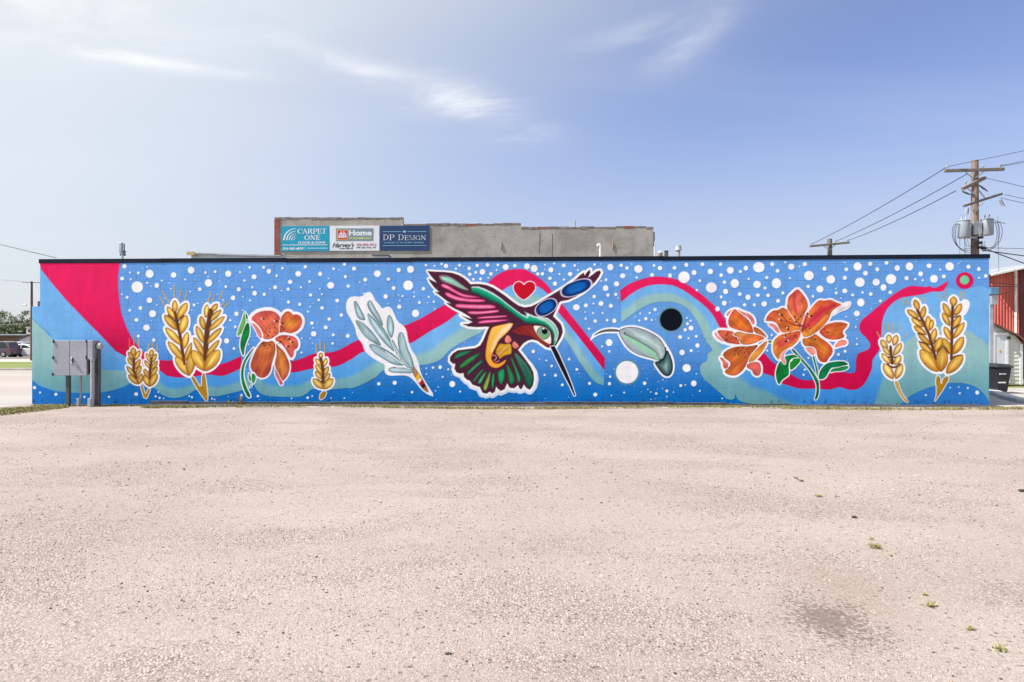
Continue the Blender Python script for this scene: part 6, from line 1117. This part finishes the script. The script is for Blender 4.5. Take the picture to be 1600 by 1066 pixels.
# ------------------------------------------------------------------ right background: red barn, white shed, bin
M['redm'] = newmat('red_ribbed_steel', rough=.5); t = NT(M['redm']); p = t.pos(); n1 = t.noise(t.mapped(p, (3, 3, .4)), 1.5, 5); t.col(t.mix(t.rng(n1, .3, .7), (.56, .10, .085, 1), (.68, .17, .14, 1)))
Yr = 12.5; rb = empty('red_barn', (at(1600, 560, Yr).x, Yr, 0), 'red ribbed steel building with white gutter behind the right corner', 'building')
rl = at(1532, 0, Yr).x; rr_ = at(1700, 0, Yr).x; ze = at(1575, 432, Yr).z
zr_ = lambda x_: float(np.interp(x_, [at(1548, 0, Yr).x, at(1600, 0, Yr).x], [at(0, 433, Yr).z, at(0, 422, Yr).z]))+(x_-at(1600, 0, Yr).x)*.0
MB().prism([(rl, -.2), (rr_, -.2), (rr_, zr_(rr_)), (at(1600, 0, Yr).x, zr_(rr_)), (at(1548, 0, Yr).x, zr_(rl)), (rl, zr_(rl))], Yr+.05, Yr+6).build('wall', M['redm'], rb)
x = rl
while x < rr_:
    mb = MB(); mb.add([(x-.045, Yr+.049, -.2), (x-.02, Yr+.012, -.2), (x+.02, Yr+.012, -.2), (x+.045, Yr+.049, -.2), (x-.045, Yr+.049, zr_(x)), (x-.02, Yr+.012, zr_(x)), (x+.02, Yr+.012, zr_(x)), (x+.045, Yr+.049, zr_(x))], [(0, 1, 5, 4), (1, 2, 6, 5), (2, 3, 7, 6)]); mb.build('rib', M['redm'], rb); x += .125
xa_, xb_ = at(1540, 0, Yr).x, at(1625, 0, Yr).x
za_, zb_ = zr_(xa_), zr_(at(1600, 0, Yr).x)+.2
MB().add([(xa_, Yr-.30, za_+.05), (xb_, Yr-.30, zb_+.05), (xb_, Yr+6.1, zb_+.05), (xa_, Yr+6.1, za_+.05), (xa_, Yr-.30, za_), (xb_, Yr-.30, zb_), (xb_, Yr+6.1, zb_), (xa_, Yr+6.1, za_)], [(0, 1, 2, 3), (7, 6, 5, 4), (4, 5, 1, 0), (1, 5, 6, 2), (4, 0, 3, 7)]).build('roof', M['galv'], rb)
MB().bar((xa_, Yr-.36, za_-.02), (xb_, Yr-.36, zb_-.02), .10, .11).build('gutter', M['whitep'], rb, bevel=.02)
ds = at(1588, 0, Yr-.1).x; MB().tube([(ds-.22, Yr-.36, zr_(ds)-.07), (ds-.18, Yr-.34, zr_(ds)-.16), (ds, Yr-.08, zr_(ds)-.35), (ds, Yr-.08, .2)], .05, 8).build('downspout', M['whitep'], rb, smooth=True)
MB().b6(at(1594, 0, Yr-.03).x, rr_, Yr-.03, Yr+.01, -.2, at(0, 425, Yr).z).build('dark_red_panel', worn('dark_red_steel', (.13, .02, .03, 1), .6), rb)
Ys = 7.6; sh = empty('white_shed', (at(1578, 600, Ys).x, Ys, 0), 'small white clapboard shed with sloping roof and white door', 'shed')
A = at(1552, 505.5, Ys); B = at(1588, 523, Ys); D_ = at(1600, 533, Ys); xr2 = at(1597.5, 0, Ys).x; sl0 = at(1547, 0, Ys).x; zt0 = at(1547, 503, Ys).z
M['clap'] = worn('cream_clapboard', (.60, .585, .54, 1), .7, amt=.08, scale=2, dirt=(.4, .38, .34, 1))
MB().prism([(sl0, .02), (xr2, .02), (xr2, D_.z-.08), (B.x, B.z-.05), (A.x, A.z-.03), (sl0, zt0-.03)], Ys+.02, Ys+3).build('wall', M['clap'], sh)
zz = .06; k = 0
ztop = lambda x_: float(np.interp(x_, [sl0, A.x, B.x, xr2], [zt0-.03, A.z-.03, B.z-.05, D_.z-.08]))
while zz < A.z-.15:
    xe = xr2
    while ztop(xe) < zz+.14 and xe > sl0+.2: xe -= .02
    MB().add([(sl0, Ys-.006, zz), (xe, Ys-.006, zz), (xe, Ys+.012, zz+.128), (sl0, Ys+.012, zz+.128), (sl0, Ys+.019, zz), (xe, Ys+.019, zz)], [(0, 1, 2, 3), (4, 5, 1, 0)]).build('clapboard', M['clap'], sh); zz += .132
MB().add([(sl0-.1, Ys-.15, zt0), (A.x, Ys-.15, A.z), (B.x, Ys-.15, B.z), (xr2+.12, Ys-.15, D_.z-.05), (xr2+.12, Ys+3, D_.z-.05), (B.x, Ys+3, B.z), (A.x, Ys+3, A.z), (sl0-.1, Ys+3, zt0), (sl0-.1, Ys-.15, zt0-.07), (A.x, Ys-.15, A.z-.07), (B.x, Ys-.15, B.z-.07), (xr2+.12, Ys-.15, D_.z-.12)], [(0, 1, 6, 7), (1, 2, 5, 6), (2, 3, 4, 5), (8, 9, 1, 0), (9, 10, 2, 1), (10, 11, 3, 2)]).build('roof', worn('rust_red_shingle', (.20, .07, .055, 1), .85, amt=.3), sh)
dr0, dr1 = at(1553.5, 0, Ys).x, at(1570, 0, Ys).x; dzt = at(0, 524, Ys).z
dr = MB().b6(dr0, dr1, Ys-.045, Ys-.012, .1, dzt).build('door', M['hwhite'], sh, bevel=.006)
for a_, b_, c_1, d_1 in ((dr0-.07, dr0-.003, .1, dzt+.08), (dr1+.003, dr1+.09, .1, dzt+.08), (dr0-.003, dr1+.003, dzt+.004, dzt+.08)): MB().b6(a_, b_, Ys-.06, Ys-.007, c_1, d_1).build('door_frame', M['whitep'], sh)
kx = at(1561.8, 549, Ys); MB().prism([(kx.x, kx.z-.055), (kx.x+.05, kx.z), (kx.x, kx.z+.055), (kx.x-.05, kx.z)], Ys-.052, Ys-.046).build('yellow_diamond', worn('yellow_sticker', (.55, .36, .03, 1), .5), dr)
lp = at(1573.5, 528, Ys); MB().b6(lp.x-.04, lp.x+.04, Ys-.14, Ys-.061, lp.z-.05, lp.z+.05).build('wall_lamp', M['blackm'], sh, bevel=.01)
MB().b6(at(1571, 0, Ys).x, at(1576, 0, Ys).x, Ys-.06, Ys-.007, .1, .55).build('corner_board', M['whitep'], sh)
MB().b6(xr2-.09, xr2+.01, Ys-.02, Ys+.03, .03, D_.z-.1).build('corner_board', M['whitep'], sh)
Yu = 6.4; ux = at(1549.5, 0, Yu).x
ub = empty('utility_box', (ux, Yu, 0), 'pale grey service post with a box and blue cap between mural wall and shed', 'box')
MB().b6(ux-.05, ux+.07, Yu, Yu+.1, 0, at(0, 476, Yu).z).build('post', M['galv'], ub, bevel=.01); MB().b6(at(1546, 0, Yu).x, at(1556, 0, Yu).x, Yu-.1, Yu-.001, at(0, 478, Yu).z, at(0, 463, Yu).z).build('box_body', M['galv'], ub, bevel=.012)
MB().b6(at(1544, 0, Yu).x, at(1557, 0, Yu).x, Yu-.14, Yu+.1, at(0, 462.5, Yu).z, at(0, 452, Yu).z).build('box_cap', worn('blue_cap', (.10, .22, .34, 1), .5), ub, bevel=.015)
Yn = 4.0; bn = empty('wheeled_bin', (at(1560, 613, Yn).x, Yn, 0), 'dark grey wheeled garbage bin beside the white shed door', 'bin')
M['binp'] = worn('dark_grey_plastic', (.016, .017, .021, 1), .6, amt=.15); bx = at(1557.5, 0, Yn).x; w0, w1 = .16, .22; bz = at(0, 573, Yn).z; bz0 = at(0, 612.5, Yn).z
bo = MB(); bo.v = [(bx-w0, Yn-.24, bz0+.06), (bx+w0, Yn-.24, bz0+.06), (bx+w0, Yn+.28, bz0+.06), (bx-w0, Yn+.28, bz0+.06), (bx-w1, Yn-.33, bz), (bx+w1, Yn-.33, bz), (bx+w1, Yn+.36, bz), (bx-w1, Yn+.36, bz)]; bo.f = [(3, 2, 1, 0), (0, 1, 5, 4), (1, 2, 6, 5), (2, 3, 7, 6), (3, 0, 4, 7), (4, 5, 6, 7)]
bo.build('bin_body', M['binp'], bn, bevel=.03)
MB().b6(bx-w1-.03, bx+w1+.03, Yn-.37, Yn+.4, bz+.001, bz+.035).build('bin_rim', M['binp'], bn, bevel=.01); ld = MB(); ld.v = [(bx-w1-.02, Yn-.36, bz+.036), (bx+w1+.02, Yn-.36, bz+.036), (bx+w1+.02, Yn+.38, bz+.036), (bx-w1-.02, Yn+.38, bz+.036), (bx-w1+.04, Yn-.28, bz+.1), (bx+w1-.04, Yn-.28, bz+.1), (bx+w1-.04, Yn+.38, bz+.12), (bx-w1+.04, Yn+.38, bz+.12)]; ld.f = [(0, 1, 5, 4), (1, 2, 6, 5), (2, 3, 7, 6), (3, 0, 4, 7), (4, 5, 6, 7)]
ld.build('bin_lid', M['binp'], bn, bevel=.015)
MB().tube([(bx+w1-.05, Yn+.42, bz+.06), (bx+w1+.1, Yn+.42, bz+.04)], .02, 6).build('handle', M['binp'], bn)
for s in (-1, 1): MB().tube([(bx+s*(w0+.0), Yn+.3, bz0+.1), (bx+s*(w0+.06), Yn+.3, bz0+.1)], .1, 12).build('wheel', M['tyre'], bn, smooth=True)
for py, hw in ((584.5, .09), (598, .1)):
    q_ = at(1556.5, py, Yn-.33); k = (q_.z-bz0)/(bz-bz0); yf = Yn-.24-.09*k; MB().b6(bx-hw-.05, bx+hw-.03, yf-.012, yf-.004, q_.z-.02, q_.z+.02).build('bin_label', M['label'], bn)

# ------------------------------------------------------------------ utility poles and wires
M['wood'] = worn('weathered_pole_wood', (.23, .17, .14, 1), .9, amt=.35, scale=5, bump=.4, stretch=(4, 4, .3)); M['arm'] = worn('grey_crossarm_wood', (.17, .145, .13, 1), .9, amt=.3, scale=5); M['wire'] = worn('black_wire', (.02, .02, .022, 1), .6); M['cer'] = worn('grey_porcelain', (.35, .36, .38, 1), .3); M['tank'] = worn('pale_grey_tank', (.29, .32, .37, 1), .45, amt=.1)
def cat(a, b, sag, n=10): return [a.lerp(b, i/n)-Vector((0, 0, sag*4*(i/n)*(1-i/n))) for i in range(n+1)]
def insul(p, parent, mat=None):
    MB().tube([p, p+Vector((0, 0, .07)), p+Vector((0, 0, .075)), p+Vector((0, 0, .12)), p+Vector((0, 0, .125)), p+Vector((0, 0, .17))], [.018, .018, .05, .05, .035, .03], 8).build('insulator', mat or M['cer'], parent, smooth=True)
Yp = 11.0; pl = lambda x, y, Y=Yp: at(x, y, Y)
up_ = empty('utility_pole', (pl(1523.5, 500).x, Yp, 0), 'near wooden utility pole with transformers above the right corner', 'utility pole')
tx = pl(1523.5, 0).x; ztp = pl(0, 258.5).z
MB().tube([(tx, Yp, -.3), (tx, Yp, 4), (tx, Yp, ztp)], [.17, .15, .125], 14).build('pole', M['wood'], up_, smooth=True)
a = pl(1476, 267, Yp-.18); b = pl(1569, 264.5, Yp-.18); MB().bar(a, b, .10, .12).build('crossarm', M['arm'], up_, bevel=.01)
a2 = pl(1494, 298.5, Yp-.5); b2 = pl(1540, 277.5, Yp+.25); a2, b2 = Vector((a2.x, Yp-.75, a2.z)), Vector((b2.x, Yp+.45, b2.z)); MB().bar(a2-Vector((0, .16, 0)), b2-Vector((0, .16, 0)), .11, .13).build('crossarm', M['wood'], up_, bevel=.01)
a3_ = pl(1503, 323, Yp-.7); b3_ = pl(1562, 304, Yp+.4); MB().bar(a3_-Vector((0, .12, 0)), b3_-Vector((0, .12, 0)), .09, .09).build('crossarm', M['arm'], up_, bevel=.01)
for p0, p1 in (((1509, 269), (1522, 280)), ((1538, 268), (1524, 278)), ((1512, 294), (1523, 304)), ((1530, 298), (1539, 309)), ((1536, 318), (1524, 330))):
    MB().bar(pl(*p0, Yp-.2), pl(*p1, Yp-.16), .02, .045).build('brace', M['galv'], up_)
for px, py in ((1480.5, 264.5), (1536, 263.5), (1563.5, 262.5), (1509, 288.5)): insul(pl(px, py, Yp-.18), up_)
for px, y0, y1, k in ((1506, 346, 372, -1), (1542.5, 344, 368, 1)):
    c0 = pl(px, y1, Yp-.1); c1 = pl(px, y0, Yp-.1); tk = empty('tmp', (0, 0, 0)); bpy.data.objects.remove(tk)
    MB().tube([(c0.x, Yp-.1, c0.z), (c0.x, Yp-.1, c0.z+.04), (c0.x, Yp-.1, c1.z-.05), (c0.x, Yp-.1, c1.z)], [.2, .225, .225, .215], 18).build('transformer', M['tank'], up_, smooth=True)
    MB().tube([(c0.x, Yp-.1, c1.z+.001), (c0.x, Yp-.1, c1.z+.03), (c0.x, Yp-.1, c1.z+.06)], [.235, .235, .12], 18).build('transformer_lid', M['tank'], up_, smooth=True)
    for dx in (-.08, .09): MB().tube([(c0.x+dx, Yp-.1, c1.z+.05), (c0.x+dx, Yp-.1, c1.z+.1), (c0.x+dx, Yp-.1, c1.z+.24)], [.045, .03, .02], 8).build('bushing', M['cer'], up_, smooth=True)
    for dz in (.1, -.45): MB().bar((c0.x+k*-.2, Yp-.1, c1.z+dz-.2), (tx, Yp-.1, c1.z+dz-.2), .08, .06).build('bracket', M['galv'], up_)
    for i in range(3):
        r_ = .42+.10*i; s = k; pts = [Vector((c0.x+s*.22, Yp-.15-.03*i, c1.z-.12)), Vector((c0.x+s*(.30+.07*i), Yp-.2, c1.z-.15)), Vector((c0.x+s*(.36+.08*i), Yp-.2, c1.z-.5)), Vector((c0.x+s*(.30+.05*i), Yp-.2, c1.z-.9)), Vector((c0.x+s*(.1-.02*i), Yp-.15, c1.z-1.1-.05*i)), Vector((tx+s*.16, Yp-.1, c1.z-1.05-.1*i))]
        pts = [Vector((q_[0], pts[0].y, q_[1])) for q_ in spline([(q_.x, q_.z) for q_ in pts], 5)]; MB().tube(pts, .010, 5).build('service_loop', M['wire'], up_)
for px, py in ((1533, 371), (1532, 379), (1533, 386.5), (1537, 388)):
    q_ = pl(px, py, Yp-.2); MB().b6(q_.x-.08, q_.x+.08, Yp-.24, Yp-.14, q_.z-.05, q_.z+.04).build('clamp', M['blackm'], up_, bevel=.01)
MB().b6(tx-.14, tx+.15, Yp-.2, Yp-.12, pl(0, 372).z, pl(0, 352).z).build('gear_plate', M['galv'], up_)
for i in range(7):
    x0 = tx-.55+.12*i; z0 = pl(0, 376).z-.03*i; pts = spline([(x0, z0), (x0+.04, z0-.25), (x0+.2, z0-.38), (tx-.1, z0-.2+.04*i)], 5); MB().tube([Vector((q_[0], Yp-.2-.02*i, q_[1])) for q_ in pts], .008, 5).build('service_loop', M['wire'], up_)
for px in (1500, 1507.5, 1509.5): MB().tube([pl(px, 372, Yp-.1), pl(px, 398, Yp-.1)], .008, 4).build('drop_wire', M['wire'], up_)
for (px, py, dx, dz) in ((1562, 313, 4.5, -9), (1511, 326, -2, 9), (1518, 329, 1, 4)):
    q_ = pl(px, py, Yp-.3); e_ = pl(px+dx, py-dz, Yp-.3) if dz < 0 else pl(px+dx, py+dz, Yp-.3); MB().tube([q_, q_.lerp(e_, .5), e_], [.035, .03, .035], 8).build('fuse_cutout', M['cer'], up_, smooth=True); MB().tube([q_+Vector((.07, 0, .03)), e_+Vector((.09, 0, 0))], .014, 5).build('fuse_tube', M['blackm'], up_)
for p0, p1 in (((1503.5, 299), (1517, 304.5)), ((1528.5, 288.5), (1543.5, 299))): MB().tube([pl(*p0, Yp-.3), pl(*p0, Yp-.3).lerp(pl(*p1, Yp-.3), .5), pl(*p1, Yp-.3)], [.025, .04, .02], 7).build('strain_insulator', M['post'], up_, smooth=True)
MB().bar(pl(1549, 343.5, Yp), pl(1571, 349.5, Yp), .03, .03).build('street_bracket', M['galv'], up_)
Y2 = 25.0; u2 = empty('utility_pole', (at(1296.5, 400, Y2).x, Y2, 0), 'far wooden utility pole whose crossarm just clears the roof', 'utility pole')
x2_ = at(1296.5, 0, Y2).x; MB().tube([(x2_, Y2, -.3), (x2_, Y2, at(0, 377, Y2).z)], [.17, .14], 12).build('pole', M['arm'], u2, smooth=True)
MB().bar(at(1265.5, 385, Y2-.2), at(1327.5, 379, Y2-.2), .11, .12).build('crossarm', M['arm'], u2, bevel=.01)
for p0, p1 in (((1287, 384.5), (1296, 390.5)), ((1306, 382), (1297.5, 390))): MB().bar(at(*p0, Y2-.17), at(*p1, Y2-.17), .02, .04).build('brace', M['galv'], u2)
for px, py in ((1268.5, 383), (1305.5, 379), (1324.5, 377.5)): insul(at(px, py, Y2-.2), u2)
Y3 = 43.0; u3 = empty('street_pole', (at(49, 560, Y3).x, Y3, -.2), 'reddish wooden pole with a crossarm at the left corner of the building', 'utility pole')
x3 = at(49.3, 0, Y3).x; M['redwood'] = worn('red_brown_pole', (.13, .065, .05, 1), .9, amt=.3, scale=3)
MB().tube([(x3, Y3, -.3), (x3, Y3, at(0, 440, Y3).z)], [.13, .085], 12).build('pole', M['redwood'], u3, smooth=True); MB().bar(at(35.5, 441, Y3), at(64, 442, Y3), .07, .06).build('crossarm', M['arm'], u3)
MB().tube([(x3, Y3-.1, at(0, 479, Y3).z), (x3-.2, Y3-.1, at(0, 478, Y3).z), (at(40, 0, Y3).x, Y3-.1, at(0, 476.5, Y3).z)], .03, 6).build('lamp_arm', M['galv'], u3); q_ = at(40, 476.8, Y3); MB().ball((q_.x, Y3-.1, q_.z), .16, (1.5, .7, .45)).build('lamp_head', M['galv'], u3, smooth=True)
q_ = at(60.3, 475.5, .3); MB().b6(q_.x, WXM+.003, .26, .4, at(0, 479.5, .3).z, at(0, 471, .3).z).build('bracket_box', worn('brown_box', (.12, .07, .05, 1), .8), bld)
# wires
def wire(a, b, sag, r, lb, grp='overhead wires'):
    tag(MB().tube(cat(a, b, sag), r, 5).build('overhead_wire', M['wire']), lb, 'wire', grp)
near = [pl(1480.5, 260.5, Yp-.18), pl(1511, 272, Yp-.2), pl(1494, 298, Yp-.9)]; far = [at(1268.5, 381.5, Y2-.2), at(1305.5, 377.5, Y2-.2), at(1324.5, 376, Y2-.2)]
for a, b, lb in zip(near, far, ('upper wire of the three sloping between the two poles', 'middle wire of the three sloping between the two poles', 'lower wire of the three sloping between the two poles')): wire(a, b, .12, .016, lb)
for p0, p1, lb in (((1480.5, 260.5), (1640, 226), 'topmost wire leaving the near pole to the right'), ((1563.5, 259), (1640, 242), 'upper wire from the right end of the top crossarm'), ((1564, 260), (1640, 246), 'lower wire from the right end of the top crossarm'), ((1540, 278), (1640, 300), 'wire from the tilted crossarm to the right frame edge'), ((1570, 304), (1640, 318), 'wire right of the lowest crossarm'), ((1562, 309), (1640, 325), 'wire just under the lowest crossarm'), ((1535, 391), (1640, 404), 'heavy wire leaving the transformers to the right'), ((1545, 391), (1640, 425), 'heavy wire sloping down over the barn roof'), ((1530, 387), (1640, 388), 'thin level wire right of the pole')):
    p1 = (p0[0]+(p1[0]-p0[0])*2.6, p0[1]+(p1[1]-p0[1])*2.6); wire(pl(*p0, Yp-.2), pl(*p1, Yp-1.5), .03, .010 if 'heavy' not in lb else .02, lb)
for p0, p1, lb in (((1546, 441), (1760, 455), 'upper wire slack across the red barn'), ((1546, 448), (1760, 440), 'middle wire slack across the red barn'), ((1546, 462), (1588, 452), 'short wire curving to the barn downspout')): wire(at(*p0, 9.0), at(*p1, 9.0), .05, .012, lb)
wire(at(-330, 296, 6), at(88, 403, 6), .05, .012, 'thin wire sloping from the left frame edge to the roof'); wire(at(-330, 410, Y3), at(36, 440, Y3), .05, .014, 'thin wire at the left street pole crossarm')
for py in (502, 508): wire(at(-330, py+5, 90), at(50, py-2, 90), .2, .03, 'higher dark cable before the far trees' if py == 502 else 'lower dark cable before the far trees')
dl_ = pl(1559.5, 340, Yp); tag(MB().tube([dl_, at(1561, 425, Yp)], .008, 4).build('guy_wire', M['wire']), 'thin vertical wire right of the near pole', 'wire', 'overhead wires')
